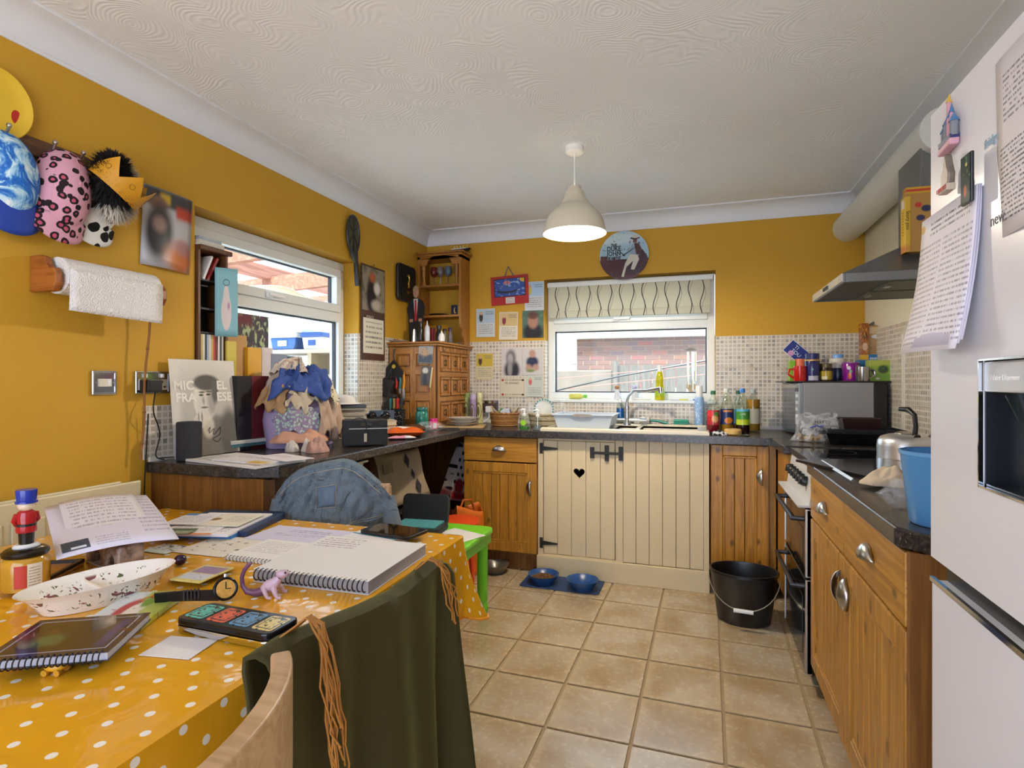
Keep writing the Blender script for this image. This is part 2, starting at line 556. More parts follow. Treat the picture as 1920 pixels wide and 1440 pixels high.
def m_wallpaper():
 s = NT('cream_wallpaper_with_squares')
 v = s.coord()
 sp = s.n('ShaderNodeSeparateXYZ'); s.l(v, sp.inputs[0])
 a = s.math('DIVIDE', sp.outputs[1], 0.21); b = s.math('DIVIDE', sp.outputs[2], 0.16)
 off = s.math('MULTIPLY', s.math('MODULO', s.math('FLOOR', b), 2.0), 0.5)
 fa = s.math('ABSOLUTE', s.math('SUBTRACT', s.math('FRACT', s.math('ADD', a, off)), 0.5)); fb = s.math('ABSOLUTE', s.math('SUBTRACT', s.math('FRACT', b), 0.5))
 d = s.math('MAXIMUM', s.math('MULTIPLY', fa, 0.21), s.math('MULTIPLY', fb, 0.16))
 ringm = s.math('MULTIPLY', s.step(d, 0.020, 0.022), s.math('SUBTRACT', 1.0, s.step(d, 0.026, 0.028)))
 c = s.mix(s.math('MULTIPLY', ringm, 0.35), lin('#d9d3bd'), lin('#b4a791'))
 s.base(c); s.rough(0.6); s.bump(s.noise(v, 80, 2), 0.1, 0.004)
 return s.m
M_WALL, M_CEIL, M_FT, M_MOS, M_TOP, M_PAPERWALL = m_wall(), m_ceiling(), m_floor_tile(), m_mosaic(), m_worktop(), m_wallpaper()
M_COVE = m_white('coving_paint', '#dde0e6', 0.65)
M_UPVC = mat('#dfe2df', 0.30, var=0.02, name='white_upvc')
M_GASKET = mat('#2a2f35', 0.5)
M_GLASS = glass()
M_GROUT = mat('#9c8768', 0.8, var=0.2, scale=60)
M_PINE = wood('#96661c', '#b5822e', 2, name='honey_pine', rough=0.36)
M_PINE_X = wood('#96661c', '#b5822e', 0, name='honey_pine_across', rough=0.36)
M_PINE_Y = wood('#96661c', '#b5822e', 1, name='honey_pine_along', rough=0.36)
M_OAKD = wood('#70441a', '#8a5c26', 2, name='brown_panel', rough=0.4, knots=False)
M_ANTIQ = wood('#8f5a20', '#b07a38', 2, 1.2, name='waxed_pine', rough=0.4)
M_ANTIQ_X = wood('#8f5a20', '#b07a38', 0, 1.2, name='waxed_pine_across', rough=0.4)
M_CREAM = mat('#cdbc98', 0.5, var=0.05, scale=8, bump=0.05, name='cream_gloss_paint')
M_BLACK = mat('#141414', 0.4, name='black_plastic')
M_BLKIRON = mat('#17140f', 0.55, bump=0.2, name='black_iron')
M_STEEL = mat('#b9b7b2', 0.28, 1.0, var=0.05, name='brushed_steel')
M_CHROME = mat('#d8dade', 0.08, 1.0, var=0.02, name='chrome')
M_WHITEP = mat('#e8e8e6', 0.35, var=0.03, name='white_plastic')
M_PAPER = mat('#e6e3e0', 0.7, var=0.03, name='white_paper')

PERM_L = Matrix(((0, 0, 1, 0), (1, 0, 0, 0), (0, 1, 0, 0), (0, 0, 0, 1)))      # (a,b,c) -> x=c, y=a, z=b
PERM_B = Matrix(((1, 0, 0, 0), (0, 0, -1, 0), (0, 1, 0, 0), (0, 0, 0, 1)))     # (a,b,c) -> x=a, y=-c, z=b
# window openings
LW = (1.88, 1.09, 3.11, 1.98)      # left window y0,z0,y1,z1
BW = (-1.085, 1.09, 0.117, 1.98)   # back window x0,z0,x1,z1

# ------------------------------------------------------------------ shell
fl = struct(MB().box(XL - .25, YF - .25, -0.12, XR + .25, YB + .25, -0.006).build('floor', M_GROUT), 'stone-look square tiled kitchen floor with brown grout', 'floor')
TW, TD, AF = 0.300, 0.306, math.radians(-1.0)
tme = MB().box(-TW / 2 + .0065, -TD / 2 + .0065, -0.005, TW / 2 - .0065, TD / 2 - .0065, 0.0).mesh('floor_tile', M_FT)
Rf = rotz(AF)
for i in range(-8, 5):
 for j in range(-11, 8):
  c = Vector((0.0905, 2.236, 0)) + (Rf @ Vector(((i + .5) * TW, (j + .5) * TD, 0)))
  if XL - .1 < c.x < XR + .1 and -1.2 < c.y < YB + .1:
   ft = child('floor_tile', tme, fl, c, (0, 0, AF))
   if len(ft.modifiers) == 0: pass
struct(MB().box(XL - .25, YF - .25, ZC, XR + .25, YB + .25, ZC + .1).build('ceiling', M_CEIL), 'white ceiling with swirled plaster', 'ceiling')
wl = struct(MB().plate(YF - .25, 0, YB + .25, ZC, -2.232, XL, [LW], PERM_L).build('wall_left', M_WALL), 'yellow wall with the large side window', 'wall')
wb = struct(MB().plate(XL, 0, XR, ZC, -(YB + .176), -YB, [BW], PERM_B).build('wall_back', M_WALL), 'yellow wall behind the sink', 'wall')
wr = struct(MB().plate(YF - .25, 0, YB + .25, ZC, XR, XR + .2, [], PERM_L).build('wall_right', M_PAPERWALL), 'cream papered wall behind the cooker', 'wall')
struct(MB().plate(XL, 0, XR, ZC, -YF, -YF + .25, [(-1.7, 0.0, 0.75, 2.12)], PERM_B).build('wall_front', M_WALL), 'unseen yellow wall with a wide doorway opening added for fill light', 'wall')  # doorway behind the camera is made up to let in fill daylight

def coving(name, a, b, inward, label):
 a, b, inward = Vector(a), Vector(b), Vector(inward)
 prof = [(0.0, 0.105), (0.006, 0.105), (0.008, 0.094)]
 for k in range(7):
  t = k / 6 * PI / 2
  prof.append((0.094 - 0.084 * math.cos(t) , 0.094 - 0.084 * math.sin(t)))
 prof += [(0.105, 0.008), (0.105, 0.0), (0.0, 0.0)]
 mb = MB(); vs = []
 for e in (a, b):
  for d, z in prof: vs.append(e + inward * d - Vector((0, 0, z)))
 n = len(prof)
 mb.add(vs, [(i, (i + 1) % n, n + (i + 1) % n, n + i) for i in range(n)] + [tuple(range(n)), tuple(range(2 * n - 1, n - 1, -1))])
 return struct(mb.build(name, M_COVE, smooth=30), label, 'coving')
coving('trim_1', (XL, YF, ZC), (XL, YB, ZC), (1, 0, 0), 'white coving above the side window')
coving('trim_2', (XL, YB, ZC), (XR, YB, ZC), (0, -1, 0), 'white coving above the sink wall')
coving('trim_3', (XR, YF, ZC), (XR, YB, ZC), (-1, 0, 0), 'white coving along the cooker wall')

# wall tiles: each one an object of the wall it is fixed to
TS = 0.212
tile_full = MB().box(-TS / 2 + .001, -0.006, -TS / 2 + .001, TS / 2 - .001, 0, TS / 2 - .001).mesh('wall_tile', M_MOS)
def tile_field(wall, o, ux, w, h, rz, z1=None):
 """o: bottom-left corner seen from the room, ux: unit vector to the right; tiles counted from the top down"""
 o, ux = Vector(o), Vector(ux)
 nx, nz = math.ceil(w / TS - 1e-4), math.ceil(h / TS - 1e-4)
 for i in range(nx):
  for j in range(nz):
   a0, a1 = i * TS, min(w, (i + 1) * TS)
   b1, b0 = h - j * TS, max(0.0, h - (j + 1) * TS)
   if a1 - a0 < .012 or b1 - b0 < .012: continue
   p = o + ux * (a0 + a1) / 2 + Vector((0, 0, (b0 + b1) / 2))
   if a1 - a0 > TS - .002 and b1 - b0 > TS - .002: me = tile_full
   else:
    hx, hz = (a1 - a0) / 2 - .001, (b1 - b0) / 2 - .001
    me = MB().box(-hx, -0.006, -hz, hx, 0, hz).mesh('wall_tile', M_MOS)
   child('wall_tile', me, wall, p, (0, 0, rz))
TT = 1.53
tile_field(wl, (XL, 1.64, WT), (0, 1, 0), 0.24, 0.22, PI / 2)
tile_field(wl, (XL, 1.88, WT), (0, 1, 0), 1.23, 0.165, PI / 2)
tile_field(wl, (XL, 3.11, WT), (0, 1, 0), 0.96, TT - WT, PI / 2)
tile_field(wl, (XL - .10, 3.11, 1.09), (1, 0, 0), 0.10, TT - 1.09, 0)
tile_field(wb, (XL, YB, WT), (1, 0, 0), BW[0] - XL, TT - WT, 0)
tile_field(wb, (BW[0], YB, WT), (1, 0, 0), BW[2] - BW[0], 0.165, 0)
tile_field(wb, (BW[2], YB, WT), (1, 0, 0), XR - BW[2], TT - WT, 0)
tile_field(wb, (BW[0], YB, 1.09), (0, 1, 0), 0.09, TT - 1.09, PI / 2)
tile_field(wr, (XR, YB, WT), (0, -1, 0), 2.75, TT - WT, -PI / 2)
# tile edging: white strips
M_EDGE = mat('#dcd8cc', 0.4, var=0.04)
mb = MB(); mb.box(XR - .012, 3.33, WT, XR + .0, 3.36, 1.47)
mb.tube([(XR - .006, 3.345, 1.47), (XR - .006, 3.06, 1.60)], 0.014, 4)
struct(mb.build('trim_4', M_EDGE), 'white tile edging strip rising beside the cooker hood', 'trim')
mb = MB(); mb.box(BW[2] + .01, YB - .016, WT, XR, YB - .004, WT + .022); mb.box(XL, YB - .016, WT, BW[0], YB - .004, WT + .022)
mb.box(XL + .004, 1.66, WT, XL + .016, YB, WT + .018)
struct(mb.build('trim_5', M_EDGE), 'white sealing strip where the worktop meets the tiles', 'trim')

# ------------------------------------------------------------------ windows
def bars(name, m, parent, rects, c0, c1, M, bev=0.004):
 mb = MB()
 for r in rects: mb.box(r[0], r[1], c0, r[2], r[3], c1, M)
 return mb.build(name, m, parent, bev=bev)
def frame_rects(x0, z0, x1, z1, w): return [(x0, z0, x1, z0 + w), (x0, z1 - w, x1, z1), (x0, z0 + w, x0 + w, z1 - w), (x1 - w, z0 + w, x1, z1 - w)]
def window(name, op, M, d0, d1, label, flip):
 """op opening (a0,z0,a1,z1); the depth d0..d1 runs away from the room"""
 e = bpy.data.objects.new(name, None); COL.objects.link(e); struct(e, label, 'window')
 a0, z0, a1, z1 = op
 zt = 1.63
 bars('outer_frame', M_UPVC, e, frame_rects(a0 + .004, z0, a1 - .004, z1 - .004, .052) + [(a0 + .05, zt - .03, a1 - .05, zt + .03)], d0, d1, M)
 sg = 0.5 * (d0 + d1)
 d = d1 - d0
 q = lambda f: d0 + d * f
 bars('opening_sash', M_UPVC, e, frame_rects(a0 + .052, zt + .028, a1 - .052, z1 - .054, .048), q(flip[0]), q(flip[1]), M)
 bars('gasket', M_GASKET, e, frame_rects(a0 + .10, zt + .076, a1 - .10, z1 - .102, .006) + frame_rects(a0 + .056, z0 + .052, a1 - .056, zt - .03, .008), q(.35), q(.65), M, 0)
 bars('pane', M_GLASS, e, [(a0 + .098, zt + .074, a1 - .098, z1 - .10)], q(.47), q(.53), M, 0)
 bars('pane', M_GLASS, e, [(a0 + .054, z0 + .05, a1 - .054, zt - .03)], q(.47), q(.53), M, 0)
 mid = (a0 + a1) / 2 - .08
 h = MB(); f0 = flip[2]
 h.box(mid - .02, zt + .035, q(f0), mid + .02, zt + .068, q(f0 + flip[3] * .25), M)
 h.box(mid - .015, zt + .042, q(f0 + flip[3] * .2), mid + .10, zt + .058, q(f0 + flip[3] * .4), M)
 h.build('handle', M_WHITEP, e, bev=.003)
 return e
# left window: depth along -x ; PERM_L keeps c as x, so run from -2.155 back to -2.225
window('window_1', LW, PERM_L, -2.225, -2.155, 'white plastic framed window beside the shelf tower', (0.3, 1.25, 1.25, 1))
# back window: c -> -y
window('window_2', BW, PERM_B, -(YB + .17), -(YB + .10), 'white plastic framed window over the sink', (0.3, 1.25, 1.25, 1))
struct(MB().box(BW[0] - .0, YB - .018, 1.072, BW[2] + .0, YB + .17, 1.092).build('trim_6', M_UPVC, bev=.004), 'white window sill board above the sink', 'window sill')
struct(MB().box(XL - .17, LW[0], 1.072, XL + .012, LW[2], 1.092).build('trim_7', M_UPVC, bev=.004), 'white window sill board behind the clothes', 'window sill')

# roller blind over the sink
def m_blind():
 s = NT('cream_blind_with_waves')
 v = s.coord(); sp = s.n('ShaderNodeSeparateXYZ'); s.l(v, sp.inputs[0])
 P = 0.079
 a = s.math('DIVIDE', sp.outputs[0], P); cell = s.math('FLOOR', a)
 sign = s.math('MULTIPLY_ADD', s.math('ABSOLUTE', s.math('MODULO', cell, 2.0)), 2.0, -1.0)
 fx = s.math('MULTIPLY', s.math('SUBTRACT', s.math('FRACT', a), 0.5), P)
 wv = s.math('SINE', s.math('MULTIPLY', sp.outputs[2], 2 * PI / 0.235))
 c1 = s.math('MULTIPLY', s.math('MULTIPLY', wv, sign), 0.0125)
 c2 = s.math('MULTIPLY_ADD', s.math('SINE', s.math('MULTIPLY_ADD', sp.outputs[2], 2 * PI / 0.235, 0.9)), s.math('MULTIPLY', sign, 0.0135), 0.010)
 l1 = s.math('SUBTRACT', 1.0, s.step(s.math('ABSOLUTE', s.math('SUBTRACT', fx, c1)), 0.0022, 0.0034))
 l2 = s.math('SUBTRACT', 1.0, s.step(s.math('ABSOLUTE', s.math('SUBTRACT', fx, c2)), 0.0009, 0.0018))
 c = s.mix(s.math('MULTIPLY', l2, 0.7), lin('#dcd8c4'), lin('#4b463f'))
 c = s.mix(l1, c, lin('#1d1a18'))
 s.base(c); s.rough(0.8, 0, 0.2)
 tl = s.n('ShaderNodeBsdfTranslucent'); s.l(c, tl.inputs[0])
 mx = s.n('ShaderNodeMixShader'); mx.inputs[0].default_value = 0.35
 s.l(s.b.outputs[0], mx.inputs[1]); s.l(tl.outputs[0], mx.inputs[2]); s.l(mx.outputs[0], s.out.inputs[0])
 return s.m
M_BLIND = m_blind()
bl = thing('window_blind', 'cream fabric blind with black wavy lines, rolled half up over the sink window', 'blind', ((BW[0] + BW[2]) / 2, YB + .045, 1.93))
W2 = (BW[2] - BW[0]) / 2 - .035
MB().box(-W2, -.004, -.20, W2, .0, 0).build('fabric', M_BLIND, bl)
MB().box(-W2, -.024, -.235, W2, .004, -.185).build('folded_hem', M_BLIND, bl, bev=.004)
MB().box(-W2 - .02, -.012, -.005, W2 + .02, .03, .03).build('head_rail', M_UPVC, bl, bev=.003)

# ------------------------------------------------------------------ outside, seen through the sink window
M_BRICK = None
def m_brick():
 s = NT('stock_brick'); oi = s.n('ShaderNodeObjectInfo')
 c = s.ramp(oi.outputs['Random'], [(0.0, '#694a42'), (0.3, '#765349'), (0.55, '#664f4e'), (0.75, '#7c5746'), (0.92, '#8a4a42'), (1.0, '#6c5254')])
 nz = s.noise(s.coord(), 30, 4)
 s.base(s.mix(s.math('MULTIPLY', nz, .4), c, lin('#75645c'))); s.rough(0.85); s.bump(nz, .3, .01)
 return s.m
M_BRICK = m_brick()
GY = 9.35
ga = thing('brick_garage', 'low brick garage with a white flat roof edge beyond the sink window', 'building', (-1.93, GY, -0.3))
MB().box(0, 0.012, 0, 4.2, 2.6, 2.23).build('mortar_wall', mat('#c2b094', 0.9, bump=.3, name='mortar'), ga)
bme = MB().box(0.005, 0, 0.005, 0.220, 0.03, 0.070).mesh('brick', M_BRICK)
bmh = MB().box(0.005, 0, 0.005, 0.105, 0.03, 0.070).mesh('brick', M_BRICK)
for r in range(17, 30):
 off = 0.0 if r % 2 else -0.1125
 for k in range(0, 13):
  x = k * .225 + off
  if x < 0: child('brick', bmh, ga, (0, 0, r * .075))
  else: child('brick', bme, ga, (x, 0, r * .075))
MB().box(-.25, -.18, 2.23, 4.4, 2.8, 2.36).build('roof_edge', mat('#a8a49c', .8, bump=.2), ga, bev=.01)
MB().box(2.55, -.03, 2.0, 4.2, .01, 2.3).build('timber_cladding', mat('#9fb0b4', .7), ga)
MB().box(1.15, -.03, 1.22, 4.2, .006, 1.42).build('lintel', mat('#b9b9b6', .6), ga)
hs = thing('far_house', 'pale rendered house gable far beyond the garden fence', 'building', (-4.2, 15, -.3))
MB().box(-1.8, 0, 0, .9, 3, 2.05).build('wall', mat('#b8aca4', .9, bump=.3), hs)
MB().prism([(-2.0, 2.0), (1.1, 2.0), (.2, 2.55), (-1.5, 2.6)], -.1, 3.2, Matrix(((1, 0, 0, 0), (0, 0, 1, 0), (0, 1, 0, 0), (0, 0, 0, 1)))).build('roof', mat('#8a7e78', .9, bump=.3), hs)
MB().box(-.7, .6, 2.3, -.3, 1.0, 2.95).build('chimney', mat('#a5847a', .9), hs)
fx0 = on(1160, 700, y=6.6).x
fe = thing('timber_fence', 'weathered grey upright board fence in the garden', 'fence', (fx0, 6.6, -0.3))
M_FENCE = wood('#5c5853', '#787169', 2, 1.0, False, .85, 'weathered_board')
for k in range(16):
 w = .105 + .02 * rnd.random()
 MB().box(0, 0, 0, w, .02, 1.70 + .02 * rnd.random()).build('fence_board', M_FENCE, fe, loc=(k * .128, rnd.uniform(-.006, .006), 0))
MB().box(-.07, -.03, 0, -.005, .06, 1.76).build('fence_post', M_FENCE, fe)
cf = thing('concrete_fence', 'mottled concrete panel fence joined to the timber boards', 'fence', (fx0 - .08, 6.62, -.3))
M_CONC = mat('#7c726a', .9, var=.3, scale=5, bump=.4, name='concrete')
for k in range(5):
 MB().box(-2.4, 0, 0, 0, .06, .315).build('concrete_panel', M_CONC, cf, loc=(0, rnd.uniform(-.01, .01), k * .335), bev=.012)
gd = struct(MB().box(-12, YB + .3, -.45, 9, 24, -.3).build('ground', mat('#dedbd4', .9, var=.08, scale=3)), 'paved garden ground outside', 'ground')  # pale colour chosen to throw daylight up through the window
struct(MB().box(-12, -14, -.45, 9, YF - .3, -.3).build('ground', mat('#dedbd4', .9, var=.08, scale=3)), 'unseen paved ground behind the house, pale to bounce light indoors', 'ground')  # unseen ground, kept pale as a reflector for the ceiling
# wind chime and washing line
wc = thing('wind_chime', 'wind chime with silver tubes hanging outside the sink window', 'wind chime', on(1296, 655, y=4.75))
MB().lathe([(0, -.008), (.045, -.008), (.05, .0), (.045, .010), (0, .012)], 18).build('wooden_disc', mat('#6b5a4c', .7), wc)
for k in range(5):
 a = k * 2 * PI / 5
 MB().cyl((.03 * math.cos(a), .03 * math.sin(a), -.25 - .02 * k), (.03 * math.cos(a), .03 * math.sin(a), -.02), .007, n=8).build('tube', M_CHROME, wc)
MB().tube([(0, 0, .01), (0, 0, .42)], .0015, 5).build('string', M_BLACK, wc)
MB().tube([(0, 0, -.01), (0, 0, -.27)], .0015, 5).build('clapper_string', M_BLACK, wc)
mb = MB(); mb.prism([(0, -.05), (.04, -.01), (.035, .02), (.015, .025), (0, .01), (-.015, .025), (-.035, .02), (-.04, -.01)], -.004, .004, tr(0, 0, -.30) @ rotx(PI / 2)); mb.build('wooden_heart', mat('#a58d6f', .7), wc)
MB().box(-.012, -.505, .41, .012, .02, .44).build('hook_bracket', M_WHITEP, wc)
wlx = on(1420, 700, y=5.6).x
wln = thing('rotary_washing_line', 'rotary washing line with a dark arm and red cords outside the sink window', 'washing line', (wlx, 5.6, -.3))
def rel(px, py, yy): return on(px, py, y=yy) - Vector((wlx, 5.6, -.3))
MB().cyl((0, 0, 0), (0, 0, 1.85), .02, n=10).build('pole', mat('#8a9096', .4), wln)
MB().tube([rel(1000, 742, 5.4), (rel(1000, 742, 5.4) + rel(1345, 672, 5.4)) / 2 + Vector((0, 0, .02)), rel(1345, 672, 5.4), (0, 0, 1.62)], .009, 6).build('arm', mat('#2b3036', .4), wln)
for (xa, ya, xb, yb) in ((1000, 735, 1350, 699), (1000, 714, 1350, 682)):
 MB().tube([rel(xa, ya, 5.5), rel(xb, yb, 5.5), (0, 0, 1.55)], .003, 5).build('cord', mat('#e07a70', .6), wln)

# ------------------------------------------------------------------ lean-to seen through the side window
M_BEAM = wood('#8a5a48', '#a87460', 1, .8, False, .8, 'red_brown_timber')
lt = thing('lean_to_roof', 'red-brown timber lean-to rafters outside the side window', 'lean-to', (-2.32, 2.2, 0))
for k, yy in enumerate((-1.2, -.25, .7, 1.65, 2.6)):
 MB().box(-2.2, yy, 0, 0, yy + .06, .13).build('rafter', M_BEAM, lt, loc=(0, 0, 2.02), rot=(0, -.05, 0))
MB().box(-2.25, -2.5, 1.93, -2.15, 4.0, 2.03).build('eaves_beam', M_BEAM, lt)
MB().box(-1.15, -2.5, 2.08, -1.06, 4.0, 2.18).build('purlin', M_BEAM, lt)
MB().box(-2.25, 3.9, 0, -2.15, 4.0, 1.95).build('post', M_BEAM, lt)
MB().box(-2.25, -2.5, 0, -2.15, -2.4, 1.95).build('post', M_BEAM, lt)
mb = MB()
mb.grid(lambda a, b: (-3.05 - 2.2 * b, 2.5 + 2.4 * a, 1.93 - .05 * b - .05 * math.sin(a * 9) * b + .03 * math.sin(a * 17 + b * 5)), 20, 8)
tag(mb.build('tarpaulin', mat('#d8d8d6', .6, var=.03), smooth=True, sol=.004), 'white tarpaulin sagging under the lean-to roof', 'tarpaulin')
struct(MB().box(-5.6, 5.6, -.3, -2.35, 5.75, 2.2).build('wall_outside', mat('#d5d6d4', .8, var=.04)), 'white outhouse wall at the end of the lean-to', 'wall')
ls = thing('lean_to_shelf', 'wooden shelf unit inside the lean-to with storage boxes on it', 'shelf', (-4.3, 5.2, -.3))
MB().box(-.9, -.2, 1.825, 1.6, .3, 1.865).build('top_board', mat('#c5b8a4', .7), ls)
MB().box(-.9, -.19, .2, 1.6, .28, 1.6).build('grey_front', mat('#7f8594', .7, var=.2), ls)
for x in (-.86, .35, 1.54): MB().box(x, -.16, 0, x + .05, .26, 1.825).build('leg', mat('#b0a490', .7), ls)
def storage_box(px, py, yy, w, h, cols, label):
 p = on(px, py, y=yy); p.z = 1.566
 t = thing('storage_box', label, 'box', p)
 MB().prism([(-w * .42, 0), (w * .42, 0), (w * .5, h), (-w * .5, h)], -.15, .15, rotx(PI / 2)).build('tub', mat(cols[0], .4), t, bev=.01)
 MB().box(-w * .54, -.17, h, w * .54, .17, h + .05).build('lid', mat(cols[1], .4), t, bev=.01)
 MB().box(-w * .16, -.165, h * .3, w * .16, -.15, h * .75).build('clip', mat(cols[2], .4), t)
storage_box(548, 655, 5.18, .34, .13, ('#2f5fae', '#e5e8ea', '#e5e8ea'), 'blue storage box with a white lid on the lean-to shelf')
storage_box(602, 653, 5.18, .26, .13, ('#e2e6ea', '#2f55a0', '#2f55a0'), 'white storage box with a blue lid on the lean-to shelf')
p = on(563, 625, y=5.18);
t = thing('storage_box', 'white tub with a broad blue rim resting on the stacked lean-to boxes', 'box', (p.x - .02, p.y, 1.748))
MB().prism([(-.16, 0), (.16, 0), (.20, .22), (-.20, .22)], -.15, .15, rotx(PI / 2)).build('tub', mat('#dfe5ec', .4), t, bev=.01)
MB().box(-.22, -.17, .2, .22, .17, .25).build('rim', mat('#3f6cb8', .4), t, bev=.01)
struct(MB().box(-9, -6, -.45, -2.3, 6, -.3).build('ground', mat('#dedbd4', .9, var=.08, scale=3)), 'paved ground under the lean-to', 'ground')  # same pale ground colour, set to bounce light upwards

# ------------------------------------------------------------------ worktops
def worktop(name, polys, label, holes=None, rect=None):
 mb = MB()
 if rect: mb.plate(*rect, WT - .042, WT, holes or [])
 else: mb.prism(polys, WT - .042, WT)
 return tag(mb.build(name, M_TOP, bev=(.006 if not rect else 0), seg=3), label, 'worktop')
worktop('worktop', [(XL, 1.65), (-1.60, 1.65), (-1.455, 1.70), (-1.44, 3.43), (-1.44, YB), (XL, YB)], 'dark speckled worktop with a rounded front edge, used as a desk under the side window')
SK = (-0.95, 3.47, 0.065, 3.97)
BOWL1, BOWL2 = (-0.50, 3.58, -0.375, 3.87), (-0.345, 3.56, 0.0, 3.90)
worktop('worktop', None, 'dark speckled worktop running under the sink window', [(-0.52, 3.54, 0.02, 3.92)], (-1.438, 3.43, XR, YB))
worktop('worktop', [(.40, 3.045), (XR, 3.045), (XR, 3.428), (.40, 3.428), (.385, 3.40)], 'short dark speckled worktop between the cooker and the sink run')
worktop('worktop', [(.405, 1.42), (.47, 1.345), (XR, 1.345), (XR, 2.458), (.405, 2.458)], 'dark speckled worktop with a clipped corner beside the fridge')

# ------------------------------------------------------------------ handles, doors
def cup_mesh():
 mb = MB()
 def fn(a, b):
  t, p = PI * a, PI / 2 * b
  return (.048 * math.cos(t) * (.55 + .45 * math.cos(p)) , -.026 * math.sin(t) * math.cos(p * .95), .034 * math.sin(p) * math.sin(t) ** .6)
 mb.grid(fn, 16, 6)
 mb.smooth = True
 me = mb.mesh('handle', M_STEEL)
 me.polygons.foreach_set('use_smooth', [True] * len(me.polygons))
 return me
CUP = cup_mesh()
def cup(parent, loc, turn=0.0, scale=1.0):
 o = child('handle', CUP, parent, loc, (0, turn, 0), (scale,) * 3)
 md = o.modifiers.new('thickness', 'SOLIDIFY'); md.thickness = .0025
 return o
def pine_door(parent, w, h, loc, n, side, hz=None):
 """tongue-and-groove pine door in its own frame; front towards -y; origin bottom left"""
 s = .062
 mb = MB()
 for r in ((0, 0, s, h), (w - s, 0, w, h), (s, 0, w - s, s), (s, h - s, w - s, h)):
  mb.box(r[0], -.02, r[1], r[2], 0, r[3])
 d = mb.build('door', M_PINE, parent, bev=.004, loc=loc)
 mb = MB()
 for (a, b, c, e) in ((s, s, w - s, s + .012), (s, h - s - .012, w - s, h - s), (s, s, s + .012, h - s), (w - s - .012, s, w - s, h - s)):
  mb.box(a, -.017, b, c, -.010, e)
 mb.build('moulding', M_PINE, d, bev=.003)
 pw = (w - 2 * s - .02) / n
 for k in range(n):
  MB().box(s + .01 + k * pw + .0015, -.013, s + .01, s + .01 + (k + 1) * pw - .0015, -.004, h - s - .01).build('plank', M_PINE, d, bev=.002)
 if side == 'r': cup(d, (w - .033, -.020, (h * .62 if hz is None else hz)), -PI / 2)
 elif side == 'l': cup(d, (.033, -.020, (h * .62 if hz is None else hz)), PI / 2)
 return d
def pine_drawer(parent, w, h, loc):
 d = MB().box(0, -.02, 0, w, 0, h).build('drawer', M_PINE_X, parent, bev=.004, loc=loc)
 cup(d, (w / 2, -.020, h * .45))
 return d
def carcass(parent, w, depth=.55, z1=.866, plinth=True, m=None):
 mb = MB()
 mb.box(0, .001, .11, .016, depth, z1); mb.box(w - .016, .001, .11, w, depth, z1)
 mb.box(.016, .001, .11, w - .016, depth, .126); mb.box(.016, depth - .012, .126, w - .016, depth, z1)
 mb.box(.016, .001, z1 - .02, w - .016, .05, z1)
 mb.build('body', m or M_OAKD, parent)
 if plinth: MB().box(0, .05, 0, w, .066, .11).build('plinth', M_OAKD, parent)
# drawer unit left of the sink
cb = thing('base_cabinet', 'pine drawer and door unit between the desk and the cream sink front', 'cabinet', (-1.472, 3.475, 0))
carcass(cb, .503)
pine_drawer(cb, .497, .155, (.003, 0, .706)); pine_door(cb, .497, .572, (.003, 0, .126), 6, 'r', .42)
# narrow door unit right of the sink
cb = thing('base_cabinet', 'narrow pine door unit behind the black bucket', 'cabinet', (.072, 3.475, 0))
carcass(cb, .315)
pine_door(cb, .305, .735, (.003, 0, .126), 3, 'r', .56)
MB().box(.315, .0, .0, .345, .02, .866).build('corner_post', M_PINE, cb)
# corner filler facing the cooker
cb = thing('base_cabinet', 'pine corner panel between the bucket and the cooker', 'cabinet', (.423, 3.44, 0), -PI / 2)
MB().box(0, 0, .11, .385, .02, .866).build('panel', M_PINE, cb, bev=.003)
MB().box(0, .05, 0, .385, .07, .11).build('plinth', M_OAKD, cb)
# double unit right, beside the fridge
cb = thing('base_cabinet', 'double pine unit with two drawers and two doors beside the fridge', 'cabinet', (.437, 2.452, 0), -PI / 2)
carcass(cb, 1.055)
for k, (x, sd) in enumerate(((.003, 'r'), (.53, 'l'))):
 pine_drawer(cb, .522, .16, (x, 0, .702)); pine_door(cb, .522, .568, (x, 0, .126), 7, sd, .47)
MB().box(1.056, -.016, 0, 1.072, .56, .866).build('end_panel', M_OAKD, cb)

# cream sink front
M_CR2 = M_CREAM
cr = thing('sink_cabinet', 'cream painted plank sink front with a heart cut-out door and black hinges', 'cabinet', (-.966, 3.472, 0))
W = 1.03
mb = MB()
mb.box(0, 0, .12, .034, .022, .866); mb.box(.49, 0, .12, .535, .022, .866)
MB().box(W - .03, 0, .12, W, .022, .866).build('edge_post', M_CREAM, cr, bev=.002)
mb.box(.034, 0, .12, .49, .022, .132); mb.box(.034, 0, .852, .49, .022, .866)
mb.build('face_frame', M_CR2, cr, bev=.002)
MB().box(-.002, -.022, 0, W + .002, .0, .125).build('plinth_board', M_CR2, cr, bev=.003)
mb = MB(); mb.box(0, .5, .1, W, .51, .8); mb.box(0, .022, .1, .012, .5, .8); mb.box(W - .012, .022, .1, W, .5, .8); mb.box(.012, .022, .1, W - .012, .5, .11); mb.box(.012, .022, .79, .4, .3, .8)
mb.build('inside', mat('#3a2c1c', .8), cr)
pw = (W - .03 - .535) / 6
for k in range(6):
 MB().box(.535 + k * pw + .001, .003, .125, .535 + (k + 1) * pw - .001, .019, .866).build('plank', M_CR2, cr, bev=.0025)
x0, x1, z0, z1 = .037, .487, .135, .850
dr = thing('door', '', '')
del dr['label'], dr['category']
dr.parent = cr
pw = (x1 - x0) / 5
